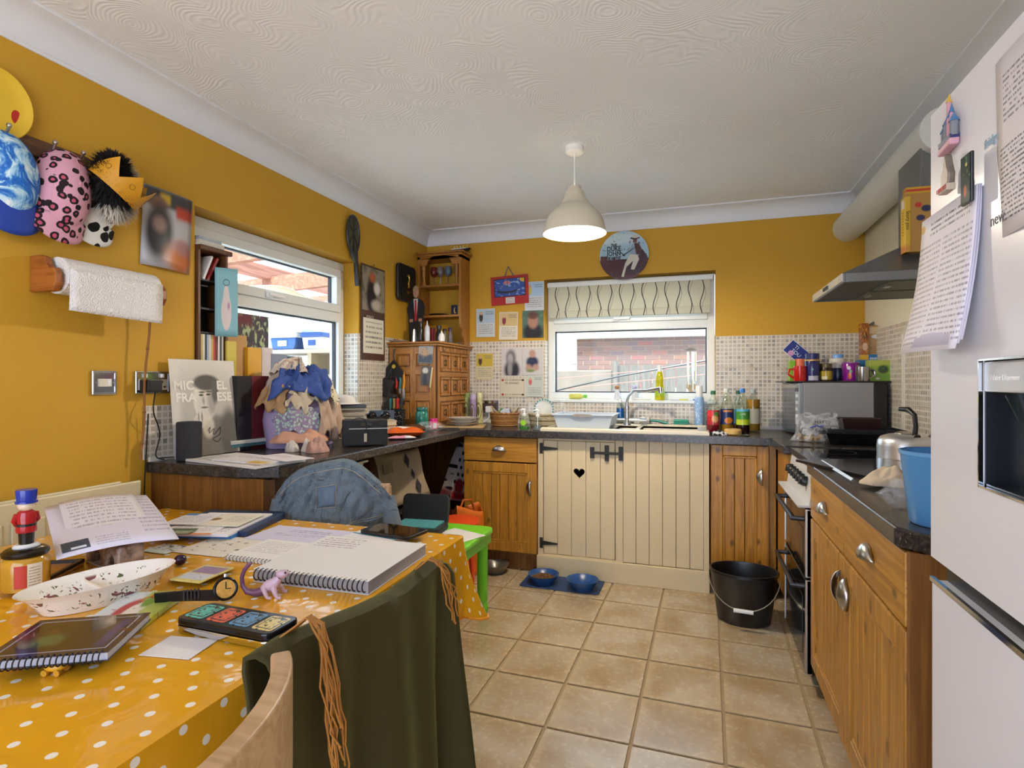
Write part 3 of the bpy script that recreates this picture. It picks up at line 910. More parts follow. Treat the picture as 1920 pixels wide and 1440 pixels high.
def heart_plank(xa, xb, za, zb, cx, cz, r):
 bm = bmesh.new()
 outer = [bm.verts.new((x, 0, z)) for x, z in ((xa, za), (xb, za), (xb, zb), (xa, zb))]
 pts = []
 for k in range(24):
  t = 2 * PI * k / 24
  pts.append((cx + r * 16 * math.sin(t) ** 3 / 16, cz + r * (13 * math.cos(t) - 5 * math.cos(2 * t) - 2 * math.cos(3 * t) - math.cos(4 * t)) / 16))
 inner = [bm.verts.new((x, 0, z)) for x, z in pts]
 es = [bm.edges.new((l[i], l[(i + 1) % len(l)])) for l in (outer, inner) for i in range(len(l))]
 bmesh.ops.triangle_fill(bm, use_beauty=True, use_dissolve=False, edges=es)
 me = bpy.data.meshes.new('plank'); bm.to_mesh(me); bm.free()
 me.materials.append(M_CR2)
 return me
for k in range(5):
 xa, xb = x0 + k * pw + .001, x0 + (k + 1) * pw - .001
 if k == 2:
  o = child('plank', heart_plank(xa, xb, z0, z1, (xa + xb) / 2 + .003, .655, .036), dr, (0, .002 + .008, 0))
  md = o.modifiers.new('thickness', 'SOLIDIFY'); md.thickness = .016; md.offset = 0
 else: MB().box(xa, .002, z0, xb, .018, z1).build('plank', M_CR2, dr, bev=.002)
def tee_hinge(z):
 mb = MB(); mb.box(.012, -.004, z - .034, .033, 0.0, z + .034)
 mb.prism([(.033, -.014), (.125, -.005), (.132, 0), (.125, .005), (.033, .014)], -.001, .004, tr(0, 0, z) @ rotx(PI / 2))
 mb.build('hinge', M_BLKIRON, cr, bev=.001)
tee_hinge(.80); tee_hinge(.20)
mb = MB()
for xa, ha in ((.335, .034), (.425, .048), (.510, .042)): mb.box(xa, -.010, .785 - ha, xa + .026, 0, .785 + ha)
mb.box(.345, -.014, .777, .535, -.004, .793)
mb.build('latch', M_BLKIRON, cr, bev=.001)

# end panel and back of the desk
dk = thing('desk_end', 'brown wooden end panel under the desk worktop', 'panel', (0, 0, 0))
MB().box(XL + .002, 1.675, 0, -1.475, 1.695, WT - .043).build('board', M_OAKD, dk)
MB().box(-1.50, 1.670, 0, -1.472, 1.698, WT - .043).build('edge_strip', mat('#4a2b12', .5), dk)
dp = thing('desk_backing', 'dark brown wooden backing under the desk', 'panel', (0, 0, 0))
MB().box(XL + .002, 1.70, 0, XL + .02, 3.99, WT - .043).build('board', M_OAKD, dp)
MB().box(XL + .02, 3.99, 0, -1.475, 4.01, WT - .043).build('board', M_OAKD, dp)
sh = thing('desk_shelf', 'low wooden shelf on side boards under the desk', 'shelf', (0, 0, 0))
MB().box(XL + .021, 1.70, .575, -1.57, 2.46, .60).build('board', M_PINE_Y, sh)
MB().box(XL + .021, 2.44, 0, -1.58, 2.46, .575).build('side_board', M_OAKD, sh)
MB().box(XL + .021, 1.70, 0, -1.58, 1.72, .575).build('side_board', M_OAKD, sh)
MB().cyl((-1.567, 1.75, .588), (-1.567, 2.5, .588), .012).build('rail', mat('#9a5a3a', .5), sh)

# ------------------------------------------------------------------ cooker
M_COOKW = mat('#c3c4c4', .32, .0, var=.03, name='silver_enamel')
M_DKGLASS = mat('#0b0c0e', .06, var=.05, name='black_oven_glass')
ck = thing('cooker', 'freestanding black and silver double oven cooker with a ceramic hob', 'cooker', (.425, 3.038, 0), -PI / 2)
CW = .572
MB().box(.002, .03, .03, CW - .002, .56, .885).build('body', mat('#1c1c1e', .5), ck)
MB().box(.03, .05, 0, CW - .03, .5, .03).build('foot_plinth', M_BLACK, ck)
mb = MB(); mb.prism([(-.012, .735), (.03, .735), (.03, .885), (.012, .885)], 0, CW, PERM_B @ tr(0, 0, 0) if False else Matrix(((0, 0, 1, 0), (1, 0, 0, 0), (0, 1, 0, 0), (0, 0, 0, 1))))
mb.build('control_panel', M_COOKW, ck, bev=.003)
mb = MB(); mb.box(0, -.05, .728, CW, .0, .738); mb.build('panel_lip', M_COOKW, ck, bev=.002)
for k in range(6):
 x = .10 + k * .072
 kb = MB().lathe([(.021, 0), (.021, .012), (.017, .024), (.015, .026), (0, .026)], 16, M=rotx(PI / 2)).build('knob', M_BLACK, ck, loc=(x, -.001, .815), rot=(-.16, 0, 0), smooth=True)
 MB().box(-.003, -.030, -.016, .003, -.024, .016).build('pointer', mat('#2a2a2a', .4), kb)
def oven_door(z0, z1, zh):
 d = MB().box(0, -.02, z0, CW, .03, z1).build('oven_door', M_DKGLASS, ck, bev=.004)
 mb = MB(); mb.box(0, -.023, z0, .018, -.0, z1); mb.box(CW - .018, -.023, z0, CW, 0, z1)
 mb.box(.018, -.022, z1 - .008, CW - .018, -.0, z1)
 mb.build('steel_edge', M_STEEL, d)
 MB().box(.08, -.0215, z0 + .05, CW - .08, -.0195, z1 - .09).build('window', mat('#2c2f33', .08), d)
 mb = MB(); mb.tube([(.05, -.02, zh), (.05, -.062, zh), (CW - .05, -.062, zh), (CW - .05, -.02, zh)], .010, 10)
 mb.build('handle', M_BLACK, d, smooth=True)
oven_door(.455, .722, .675); oven_door(.075, .445, .405)
hb = MB().box(.002, .004, .888, CW - .002, .56, .905).build('hob', mat('#101114', .07, var=.05, name='ceramic_hob'), ck, bev=.004)
mb = MB(); mb.box(0, .0, .880, CW, .006, .902); mb.box(0, .56, .89, CW, .572, .908)
mb.build('hob_trim', M_BLACK, ck)
for (x, y, r) in ((.15, .16, .09), (.42, .16, .075), (.15, .42, .075), (.42, .42, .09)):
 mb = MB(); mb.lathe([(r - .002, .9055), (r, .9055)], 32, (x, y, 0), caps=False)
 mb.build('cooking_ring', mat('#3c3d40', .3), hb)

# ------------------------------------------------------------------ extractor hood
M_HOOD = mat('#7c7e80', .35, .75, var=.05, name='grey_steel')
hd = thing('cooker_hood', 'grey steel chimney cooker hood on the papered wall', 'cooker hood', (XR, 3.04, 1.605), -PI / 2)
# local: x along -Y (0..0.58), y towards the wall ; front at -y
mb = MB(); mb.box(0, -.47, 0, .58, -.46, .036); mb.box(0, -.46, 0, .01, 0, .036); mb.box(.57, -.46, 0, .58, 0, .036)
mb.build('rim', M_HOOD, hd, bev=.002)
mb = MB(); zz = .036
vs_ = [(0, -.47, zz), (.58, -.47, zz), (.58, 0, zz), (0, 0, zz), (.16, -.165, .185), (.42, -.165, .185), (.42, 0, .185), (.16, 0, .185)]
mb.add(vs_, [(0, 1, 5, 4), (1, 2, 6, 5), (3, 0, 4, 7), (4, 5, 6, 7)])
mb.build('canopy', M_HOOD, hd)
mb = MB(); mb.box(.012, -.455, .006, .568, -.01, .010); mb.build('underside', mat('#5d5a55', .5, .4), hd)
for x in (.04, .31):
 f = MB().box(x, -.30, .0, x + .23, -.05, .006).build('grease_filter', mat('#6c6a5c', .5, .5, var=.3, scale=80), hd)
 MB().box(x + .09, -.29, -.004, x + .14, -.27, 0).build('catch', M_STEEL, f)
MB().box(.16, -.165, .185, .42, 0, .565).build('chimney', M_HOOD, hd, bev=.002)
strip = MB().box(.0, -.474, .004, .58, -.470, .034).build('control_strip', mat('#c9cdd0', .25, .6), hd)
for k in range(4): MB().box(.26 + k * .022, -.479, .012, .274 + k * .022, -.474, .026).build('button', M_BLACK, strip)
# the duct leaves the chimney top for the sink wall (local x runs towards the camera)
MB().cyl((.46, -.095, .592), (-(YB - 3.04), -.095, .592), .087, n=32).build('duct', mat('#d3d6d2', .4, var=.03), hd, smooth=True)

# ------------------------------------------------------------------ fridge
M_FR = mat('#d8dae2', .22, var=.02, scale=2, name='white_fridge_enamel')
FX = .385
fr = thing('fridge_freezer', 'tall white fridge freezer with a water dispenser beside the worktop', 'fridge', (FX, 1.16, 0), -PI / 2)
FWD = .72
MB().box(.002, .055, .02, FWD - .002, .60, 1.68).build('body', mat('#9ea4a6', .4), fr, bev=.006)
mb = MB(); dz0, dz1, dx0, dx1 = 1.075, 1.255, .178, .302
mb.plate(0, .922, FWD, 1.685, 0, .055, [(dx0, dz0, dx1, dz1)], Matrix(((1, 0, 0, 0), (0, 0, 1, 0), (0, 1, 0, 0), (0, 0, 0, 1))))
ud = mb.build('fridge_door', M_FR, fr)
ld = MB().box(0, 0, .05, FWD, .055, .883).build('freezer_door', M_FR, fr, bev=.006)
MB().box(.004, .022, .872, FWD - .004, .055, .93).build('handle_recess', mat('#050506', .3), fr)
MB().box(.001, -.002, .880, FWD - .001, .004, .888).build('bright_edge', M_CHROME, ld)
dsp = MB().box(dx0, .045, dz0, dx1, .056, dz1).build('water_dispenser', mat('#23262c', .15), fr)
mb = MB()
mb.box(dx0, 0.006, dz0, dx0 + .004, .05, dz1); mb.box(dx1 - .004, .006, dz0, dx1, .05, dz1); mb.box(dx0, .006, dz0, dx1, .05, dz0 + .004)
mb.build('recess_lining', mat('#23262c', .15), dsp)
MB().box(dx0 + .002, .004, dz1 - .045, dx1 - .002, .05, dz1 - .002).build('top_panel', mat('#c3c9cf', .3), dsp, bev=.003)
mb = MB(); mb.box(dx0 - .002, -.0015, dz0 - .002, dx0 + .001, .004, dz1 + .002); mb.box(dx1 - .001, -.0015, dz0 - .002, dx1 + .002, .004, dz1 + .002); mb.box(dx0, -.0015, dz1 - .001, dx1, .004, dz1 + .002); mb.box(dx0, -.0015, dz0 - .002, dx1, .004, dz0 + .001)
mb.build('chrome_rim', M_CHROME, dsp)
mb = MB(); mb.cyl((.235, .022, dz1 - .045), (.245, .03, dz1 - .085), .016, .012, n=12); mb.build('spout', glass('clear_spout'), dsp, smooth=True)
lettering('Water Dispenser', .011, mat('#eef0f2', .4), dsp, ((dx0 + dx1) / 2, .0032, dz1 - .025))

# ------------------------------------------------------------------ sink
M_SINK = mat('#d9cfb8', .16, var=.03, scale=4, name='cream_ceramic')
sk = thing('kitchen_sink', 'cream ceramic one and a half bowl sink with a drainer under the window', 'sink', (0, 0, WT))
mb = MB(); mb.plate(SK[0], SK[1], SK[2], SK[3], .0005, .016, [BOWL1, BOWL2]); mb.build('rim', M_SINK, sk)
mb = MB()
mb.tube([(SK[0] + .01, SK[1] + .01, .0125), (SK[2] - .01, SK[1] + .01, .0125), (SK[2] - .01, SK[3] - .01, .0125), (SK[0] + .01, SK[3] - .01, .0125)], .012, 10, closed=True)
mb.build('rolled_edge', M_SINK, sk, smooth=True)
for nm, b, dp_ in (('half_bowl', BOWL1, .10), ('bowl', BOWL2, .16)):
 x0, y0, x1, y1 = b; t = .012
 mb = MB()
 for q in ((x0 - t, y0 - t, x0, y1 + t), (x1, y0 - t, x1 + t, y1 + t), (x0, y0 - t, x1, y0), (x0, y1, x1, y1 + t)): mb.box(q[0], q[1], -dp_, q[2], q[3], .013)
 mb.box(x0 - t, y0 - t, -dp_ - t, x1 + t, y1 + t, -dp_)
 o = mb.build(nm, mat('#e0dace', .2, var=.03), sk)
 MB().lathe([(.02, 0), (.022, .002), (.016, .003), (0, .003)], 16, ((x0 + x1) / 2, (y0 + y1) / 2, -dp_)).build('drain', M_CHROME, o)
for k in range(8): MB().box(-.90 + k * .045, 3.55, .015, -.885 + k * .045, 3.90, .018).build('drainer_rib', M_SINK, sk, bev=.001)
# mixer tap
tb = on(1176, 786, y=3.94); tp = thing('mixer_tap', 'chrome swan neck mixer tap behind the sink bowls', 'tap', (tb.x, 3.93, WT + .0165))
MB().lathe([(.026, 0), (.026, .01), (.018, .03), (.014, .10), (.016, .11), (.016, .13), (0, .132)], 18).build('body', M_CHROME, tp, smooth=True)
e1 = on(1238, 735, y=3.86) - Vector((tb.x, 3.93, WT + .016))
pts = [(0, 0, .12), (0, 0, .16), (.012, -.008, .20), (.05, -.02, .235), (e1.x * .6, e1.y * .6, e1.z + .005), (e1.x, e1.y, e1.z + .022)]
MB().tube(pts, [.010, .010, .010, .010, .011, .013], 12).build('spout', M_CHROME, tp, smooth=True)
MB().cyl((e1.x, e1.y, e1.z + .03), (e1.x + .003, e1.y, e1.z - .008), .014, n=14).build('aerator', M_CHROME, tp, smooth=True)
for sgn in (-1, 1):
 mb = MB(); mb.cyl((sgn * .012, 0, .035), (sgn * .085, 0, .035), .010, n=12); mb.cyl((sgn * .085, 0, .035), (sgn * .13, 0, .035), .017, .015, n=12)
 mb.build('lever', M_CHROME, tp, smooth=True)

# ------------------------------------------------------------------ radiator
rd = thing('radiator', 'cream panel radiator on the yellow wall behind the table', 'radiator', (-1.955, 1.56, .24), PI / 2)
M_RAD = mat('#cdc09a', .4, var=.03, name='cream_radiator_enamel')
# local x along +Y ; front -y = +X
MB().box(-1.62, 0, 0, 0, .012, .62).build('front_panel', M_RAD, rd, bev=.005)
MB().box(-1.62, .045, 0, -.04, .057, .62).build('rear_panel', M_RAD, rd, bev=.005)
for k in range(27): MB().box(-1.58 + k * .058, -.006, .05, -1.545 + k * .058, 0, .56).build('flute', M_RAD, rd, bev=.004)
MB().box(-.02, .01, .03, .006, .05, .57).build('side_cover', M_RAD, rd, bev=.003)
for x in (-1.3, -.3): MB().box(x, .055, .1, x + .03, .0945, .5).build('wall_bracket', M_RAD, rd)
for x in (-1.6, -.03): MB().cyl((x, .03, -.24), (x, .03, .05), .011, n=8).build('pipe', M_RAD, rd)

# ------------------------------------------------------------------ pendant lamp
lp = thing('pendant_lamp', 'lit cream bell shaped pendant lamp hanging from the ceiling', 'lamp', (-.586, 2.79, ZC))
MB().lathe([(.0, -.032), (.040, -.032), (.046, -.028), (.046, 0)], 28).build('ceiling_rose', M_WHITEP, lp, smooth=30)
MB().cyl((0, 0, -.03), (0, 0, -.225), .0035, n=8).build('flex', M_WHITEP, lp)
sc = .00267
pr = [(12, 350), (13, 357), (17, 360), (18, 366), (21, 373), (26, 380), (30, 386), (32, 386.5), (37, 393), (44, 399), (50, 407), (54, 416), (57, 427), (58.5, 437)]
out = [(r * sc, EYE + (HORIZON - y) * sc - ZC) for r, y in pr]
inn = [(r - .003, z - .001) for r, z in reversed(out)]
MB().lathe(out + [(out[-1][0] + .001, out[-1][1] - .004)] + inn, 40, caps=False).build('shade', mat('#cfc7b2', .4, var=.03, name='cream_metal_shade'), lp, smooth=60)
MB().lathe([(0, -.255), (.018, -.255), (.018, -.225), (.012, -.205), (.008, -.2), (0, -.2)], 16).build('lamp_holder', M_WHITEP, lp, smooth=True)
MB().lathe([(0, -.385), (.02, -.38), (.03, -.36), (.032, -.335), (.024, -.305), (.014, -.28), (.014, -.255), (0, -.255)], 20).build('bulb', mat('#fff1d6', .3, emit=30.0, name='lit_bulb'), lp, smooth=True)
pl = bpy.data.lights.new('pendant_light', 'POINT'); pl.energy = 24; pl.color = (1, .90, .76); pl.shadow_soft_size = .035
po = bpy.data.objects.new('pendant_light', pl); COL.objects.link(po); po.parent = lp; po.location = (0, 0, -.41)

# ------------------------------------------------------------------ dining table and cloth
TZ = 0.762
TX0, TX1, TY0, TY1 = -1.86, -.665, -.30, 1.575
def rectpx(c, z):
 p = [on(x, y, z=z) for x, y in c]
 ctr = sum(p, Vector()) / 4
 ex = (p[1] - p[0]) + (p[2] - p[3]); ey = (p[3] - p[0]) + (p[2] - p[1])
 a = math.atan2(ex.y, ex.x)
 nrm = Vector((-math.sin(a), math.cos(a), 0))
 return Vector((ctr.x, ctr.y, z)), a, ex.length / 2, abs(ey.dot(nrm)) / 2
def slab(name, corners, z, th, m, label=None, cat=None, group=None, bev=.001, parent=None, rnd_c=0.0, da=0.0):
 """flat thing lying at height z, its outline read from four sight lines"""
 c, a, w, h = rectpx(corners, z)
 mb = MB()
 if rnd_c:
  pts = []
  for (sx, sy, a0) in ((1, 1, 0), (-1, 1, 90), (-1, -1, 180), (1, -1, 270)):
   for k in range(5):
    t = math.radians(a0 + k * 22.5)
    pts.append((sx * (w / 2 - rnd_c) + rnd_c * math.cos(t), sy * (h / 2 - rnd_c) + rnd_c * math.sin(t)))
  mb.prism(pts, 0, th)
 else: mb.box(-w / 2, -h / 2, 0, w / 2, h / 2, th)
 o = mb.build(name, m, parent, bev=bev, loc=c, rot=(0, 0, a + da))
 o['w'] = w; o['h'] = h
 if label: tag(o, label, cat, group)
 return o, w, h
tb = thing('dining_table', 'wooden dining table under the spotted yellow cloth', 'table', (0, 0, 0))
MB().box(TX0 + .01, TY0 + .01, .725, TX1 - .01, TY1 - .01, TZ - .006).build('tabletop', M_PINE, tb, bev=.006)
mb = MB().box(TX0 + .1, TY0 + .1, .63, TX1 - .12, TY0 + .12, .725); mb.box(TX0 + .1, TY1 - .14, .63, TX1 - .12, TY1 - .12, .725); mb.box(TX1 - .14, TY0 + .1, .63, TX1 - .12, TY1 - .12, .725); mb.box(TX0 + .1, TY0 + .1, .63, TX0 + .12, TY1 - .12, .725)
mb.build('apron', M_PINE, tb)
for x in (TX0 + .08, TX1 - .15):
 for y in (TY0 + .1, TY1 - .17): MB().box(x, y, 0, x + .07, y + .07, .725).build('leg', M_PINE, tb, bev=.006)

def m_cloth():
 s = NT('yellow_spotted_oilcloth')
 at = s.n('ShaderNodeAttribute'); at.attribute_name = 'flat'
 sp = s.n('ShaderNodeSeparateXYZ'); s.l(at.outputs['Vector'], sp.inputs[0])
 def dots(ox, oy):
  a = s.math('SUBTRACT', s.math('FRACT', s.math('MULTIPLY_ADD', sp.outputs[0], 1 / .0690, ox)), .5)
  b = s.math('SUBTRACT', s.math('FRACT', s.math('MULTIPLY_ADD', sp.outputs[1], 1 / .0695, oy)), .5)
  return s.math('SQRT', s.math('ADD', s.math('MULTIPLY', a, a), s.math('MULTIPLY', b, b)))
 d = s.math('MINIMUM', dots(.0, .0), dots(.5, .5))
 mk = s.math('SUBTRACT', 1.0, s.step(d, .090, .103))
 v = s.coord()
 n = s.noise(v, 3.0, 3)
 c = s.mix(n, lin('#cf9416'), lin('#dda326'))
 # scuffs of felt pen
 c = s.mix(s.math('MULTIPLY', s.step(s.noise(v, 26, 5, .7), .70, .74), .5), c, lin('#6b5a22'))
 s.base(s.mix(mk, c, lin('#e4dfd4'))); s.rough(.12, 0, .5)
 # creases left from folding, and gentle ripples
 sv = s.n('ShaderNodeSeparateXYZ'); s.l(v, sv.inputs[0])
 rip = s.noise(v, 7.0, 3, .5, .6); fine = s.noise(v, 60, 2)
 fold = s.math('SUBTRACT', 1.0, s.step(s.math('ABSOLUTE', s.math('SUBTRACT', s.math('FRACT', s.math('MULTIPLY', s.math('ADD', sv.outputs[1], s.math('MULTIPLY', rip, .03)), 3.2)), .5)), 0.0, .05))
 h = s.math('ADD', s.math('MULTIPLY', rip, 1.2), s.math('MULTIPLY', fold, .25))
 s.bump(s.math('MULTIPLY_ADD', fine, .04, h), .24, .02)
 return s.m
def make_cloth():
 pts = []     # perimeter with outward normal and cornerness
 R = .02
 def side(p, q, n, k):
  for i in range(k):
   t = (i + .5) / k
   pts.append((Vector(p).lerp(Vector(q), t), Vector(n), 0.0))
 def corner(c, a0):
  for i in range(7):
   a = math.radians(a0 + i * 15)
   n = Vector((math.cos(a), math.sin(a), 0))
   pts.append((Vector(c) + n * R, n, math.sin(math.radians(i * 30))))
 corner((TX1 - R, TY1 - R, 0), 0)
 side((TX1 - R, TY1, 0), (TX0 + R, TY1, 0), (0, 1, 0), 34)
 corner((TX0 + R, TY1 - R, 0), 90)
 side((TX0, TY1 - R, 0), (TX0, TY0 + R, 0), (-1, 0, 0), 44)
 corner((TX0 + R, TY0 + R, 0), 180)
 side((TX0 + R, TY0, 0), (TX1 - R, TY0, 0), (0, -1, 0), 34)
 corner((TX1 - R, TY0 + R, 0), 270)
 side((TX1, TY0 + R, 0), (TX1, TY1 - R, 0), (1, 0, 0), 44)
 n = len(pts)
 levels = [0, .3, .6, 1.0]          # edge rounding then the drop
 vs, fl_, fs = [], [], []
 NR = 9
 for r in range(NR + 2):
  for i, (p, nn, ck) in enumerate(pts):
   wav = math.sin(i * .55) * .5 + math.sin(i * .23 + 1) * .5
   if r == 0: q = Vector((p.x, p.y, TZ)) - nn * .012; f = q.copy()
   elif r == 1: q = Vector((p.x, p.y, TZ - .002)); f = q.copy()
   else:
    t = (r - 1) / NR
    drop = .235 + .01 * ck + .01 * wav
    out = (.012 + .016 * wav * t + .055 * ck * t ** 1.1)
    q = Vector((p.x, p.y, 0)) + nn * (out * (t ** .7)) + Vector((0, 0, TZ - drop * t))
    f = Vector((p.x, p.y, 0)) + nn * drop * t
   vs.append(q); fl_.append(f)
 for r in range(NR + 1):
  for i in range(n):
   fs.append((r * n + i, r * n + (i + 1) % n, (r + 1) * n + (i + 1) % n, (r + 1) * n + i))
 fs.append(tuple(range(n)))
 mb = MB(); mb.add(vs, fs)
 o = mb.build('tablecloth', m_cloth(), smooth=60)
 at = o.data.attributes.new('flat', 'FLOAT_VECTOR', 'POINT')
 at.data.foreach_set('vector', [c for f in fl_ for c in f])
 hem = MB(); m_ = n
 hem.tube([vs[(NR + 1) * n + i] for i in range(n)], .004, 6, closed=True)
 tag(o, 'glossy yellow oilcloth with white spots draped over the dining table', 'tablecloth')
 hem.build('hem_binding', mat('#d98a12', .4), o, smooth=True)
 return o
make_cloth()
Z1 = TZ + .001

# ------------------------------------------------------------------ papers and books on the table
def printed(name, bg, shapes, rough=.6, coat=0.0): return print_mat(name, bg, shapes, 'xy', rough, coat)
P_LETTER = printed('typed_letter', '#e2dfe2', [('t', .08, .1, .9, .85, 16, '#8f8a94')])
def book(name, corners, z, th, cover, label, cat, group=None, pages='#d8d3c8', da=0.0):
 c, a, w, h = rectpx(corners, z)
 t = thing(name, label, cat, c, a + da, group)
 MB().box(-w / 2, -h / 2, th - .0012, w / 2, h / 2, th).build('front_cover', cover, t)
 MB().box(-w / 2, -h / 2, 0, w / 2, h / 2, .0012).build('back_cover', cover, t)
 MB().box(-w / 2 + .002, -h / 2 + .002, .0012, w / 2 - .002, h / 2 - .002, th - .0012).build('pages', mat(pages, .8, var=.15, scale=200), t)
 return t, w, h
def rings(parent, x0, x1, y, z, n, r, m):
 for k in range(n):
  x = x0 + (x1 - x0) * k / (n - 1)
  MB().tube([(x, y + r * math.cos(q), z + r * math.sin(q)) for q in [i * PI / 5 for i in range(10)]], r * .13, 5, closed=True).build('ring', m, parent)
# far pile of post
pile = [((296, 1012), (452, 1008), (520, 968), (372, 958), '#2f6fb0', .012, 'blue glossy magazine at the bottom of the post pile', printed('blue_magazine', '#3a7cbc', [('r', .0, .75, 1, 1, '#17324e', .01), ('e', .3, .5, .2, .2, '#c43a2a', .05), ('e', .75, .4, .22, .3, '#dcd8d0', .1)])),
  ((300, 1009), (440, 1004), (500, 970), (385, 962), '#d8d4c8', .008, 'white printed booklet in the post pile', P_LETTER),
  ((302, 1004), (395, 1002), (440, 980), (330, 978), '#dfe0e4', .003, 'white letter with an orange border on the post pile', printed('orange_edged_letter', '#e3e0e0', [('r', 0, 0, 1, .07, '#e08a3c', .004), ('r', 0, 0, .04, 1, '#e08a3c', .004), ('t', .12, .2, .9, .85, 9, '#9a92a0')])),
  ((352, 988), (452, 986), (490, 968), (400, 962), '#dfe0e4', .003, 'cream card with a small brown sketch on the post pile', printed('sketch_card', '#dcd6c4', [('e', .3, .5, .1, .12, '#8a6a3a', .3), ('t', .5, .3, .95, .8, 5, '#a09a90')]))]
z = Z1
for k, (a_, b_, c_, d_, col, th, lab, m) in enumerate(pile):
 slab(('magazine', 'booklet', 'letter', 'card')[k], (a_, b_, c_, d_), z, th, m, lab, ('magazine', 'booklet', 'paper', 'card')[k]); z += th + .0005
slab('exercise_book', ((436, 1007), (466, 1006), (532, 972), (500, 970)), Z1, .016, mat('#1f3558', .4), 'navy exercise book beside the post pile', 'book')
slab('letter', ((306, 985), (372, 983), (420, 966), (352, 962)), z, .002, printed('folded_letter', '#dcd9de', [('t', .1, .15, .9, .8, 7, '#9a94a4'), ('r', .0, .8, .35, 1, '#3a78b0', .02)]), 'white letter with a blue corner on the post pile', 'paper')
slab('leaflet', ((300, 1002), (352, 1001), (372, 992), (322, 991)), z, .0015, printed('green_leaflet', '#7d8a6c', [('r', 0, .6, 1, 1, '#4a5a44', .03), ('t', .1, .1, .9, .5, 3, '#c9ccc0')]), 'small green leaflet on the post pile', 'leaflet')
slab('drawing', ((337, 1038), (430, 1046), (490, 1013), (398, 1003)), Z1, .002, printed('ink_drawing', '#d6cfc0', [('n', 9, '#5a5650', .60, .66), ('r', 0, 0, 1, .12, '#d6cfc0', .02)]), 'cream card with a scratchy ink drawing beside the notebook', 'drawing')
slab('picture_postcard', ((272, 1036), (318, 1040), (345, 1024), (300, 1018)), Z1, .0015, printed('grey_postcard', '#cfd0cc', [('n', 6, '#5c5852', .5, .62), ('r', 0, 0, 1, .3, '#cfe0e0', .03)]), 'small grey picture postcard behind the oval dish', 'postcard')
t, w, h = book('school_booklet', ((470, 1014), (618, 1025), (662, 1000), (510, 985)), Z1, .004, printed('lilac_booklet', '#c8c4d8', [('t', .3, .6, .8, .8, 2, '#77728c'), ('t', .2, .35, .9, .55, 2, '#9a95ac')]), 'pale lilac paper booklet with a curled edge behind the notebook', 'booklet')
# big open spiral notebook
t, w, h = book('spiral_notebook', ((512, 1096), (703, 1117), (790, 1040), (585, 1020)), Z1, .030, printed('ruled_page', '#dad8d6', [('t', .05, .66, .45, .95, 5, '#9a8f9c'), ('r', .0, .985, 1, 1, '#c9c5c4', .002)]), 'thick white spiral bound notebook lying open at a ruled page', 'notebook', pages='#a9a5a8')
rings(t, -w / 2 + .01, w / 2 - .01, -h / 2 + .003, .018, 24, .013, M_BLACK)
t, w, h = book('spiral_notebook', ((424, 1050), (530, 1062), (585, 1026), (500, 1016)), Z1, .010, printed('plain_page', '#dedcd8', [('t', .1, .3, .8, .9, 8, '#b4aeb0')]), 'thin spiral notebook with a blank page half under the thick notebook', 'notebook')
rings(t, -w / 2 + .01, w / 2 - .01, -h / 2 + .002, .006, 14, .006, M_BLACK)
# pocket notebook, pen and phone
t, w, h = book('pocket_notebook', ((630, 1021), (714, 1032), (778, 1008), (700, 992)), Z1, .014, printed('white_cover', '#d9d6da', [('r', 0, .42, 1, .47, '#3f8f9a', .004)]), 'small white pocket notebook with a teal elastic band under the phone', 'notebook')
rings(t, -w / 2 + .004, w / 2 - .3 * w, h / 2 - .002, .008, 10, .006, M_STEEL)
pz = Z1 + .0145
pa, pb = on(650, 1011, z=pz + .005), on(729, 1019, z=pz + .005)
pn = thing('ballpoint_pen', 'purple see-through ballpoint pen on the pocket notebook', 'pen', pa)
d = pb - pa
MB().tube([(0, 0, 0), d * .15, d * .85, d], [.0025, .0048, .0048, .0042], 10).build('barrel', plastic_clear('purple_plastic', '#b060c0', alpha=.75), pn, smooth=True)
MB().tube([d * 1.0, d * 1.04], .0045, 8).build('end_cap', mat('#c03a5a', .3), pn)
MB().tube([d * -.04, (0, 0, 0)], [.001, .0025], 8).build('tip', M_STEEL, pn)
o, w, h = slab('mobile_phone', ((676, 1000), (774, 1016), (797, 997), (712, 985)), Z1 + .0145, .010, mat('#16171c', .25), 'black mobile phone lying on the pocket notebook', 'phone', bev=.002, rnd_c=.012)
ph = o; MB().box(-w * .46, -h * .46, .0100, w * .46, h * .46, .0106).build('screen', mat('#07080a', .04), ph)
# stack of collectable cards
z = Z1
for k in range(5):
 o, w, h = slab('playing_card', [(332 + rnd.uniform(-3, 3), 1091), (389 + rnd.uniform(-3, 3), 1096), (424, 1065 + rnd.uniform(-1, 1)), (372, 1059)], z, .0032, printed('card_face', '#cdbb6a', [('r', .08, .5, .92, .92, '#8d7390', .01), ('r', .08, .12, .92, .46, '#b9bcc4', .01), ('n', 12, '#6a6478', .62, .66)]) if k == 4 else mat(('#b5983c', '#8a6a58', '#c9b88a', '#5a4a60')[k], .5), 'yellow bordered trading card on top of a small stack' if k == 4 else ('mustard', 'brown', 'cream', 'dark purple')[k] + ' edged trading card inside the small stack beside the watch', 'card', 'stack of trading cards')
 z += .0034
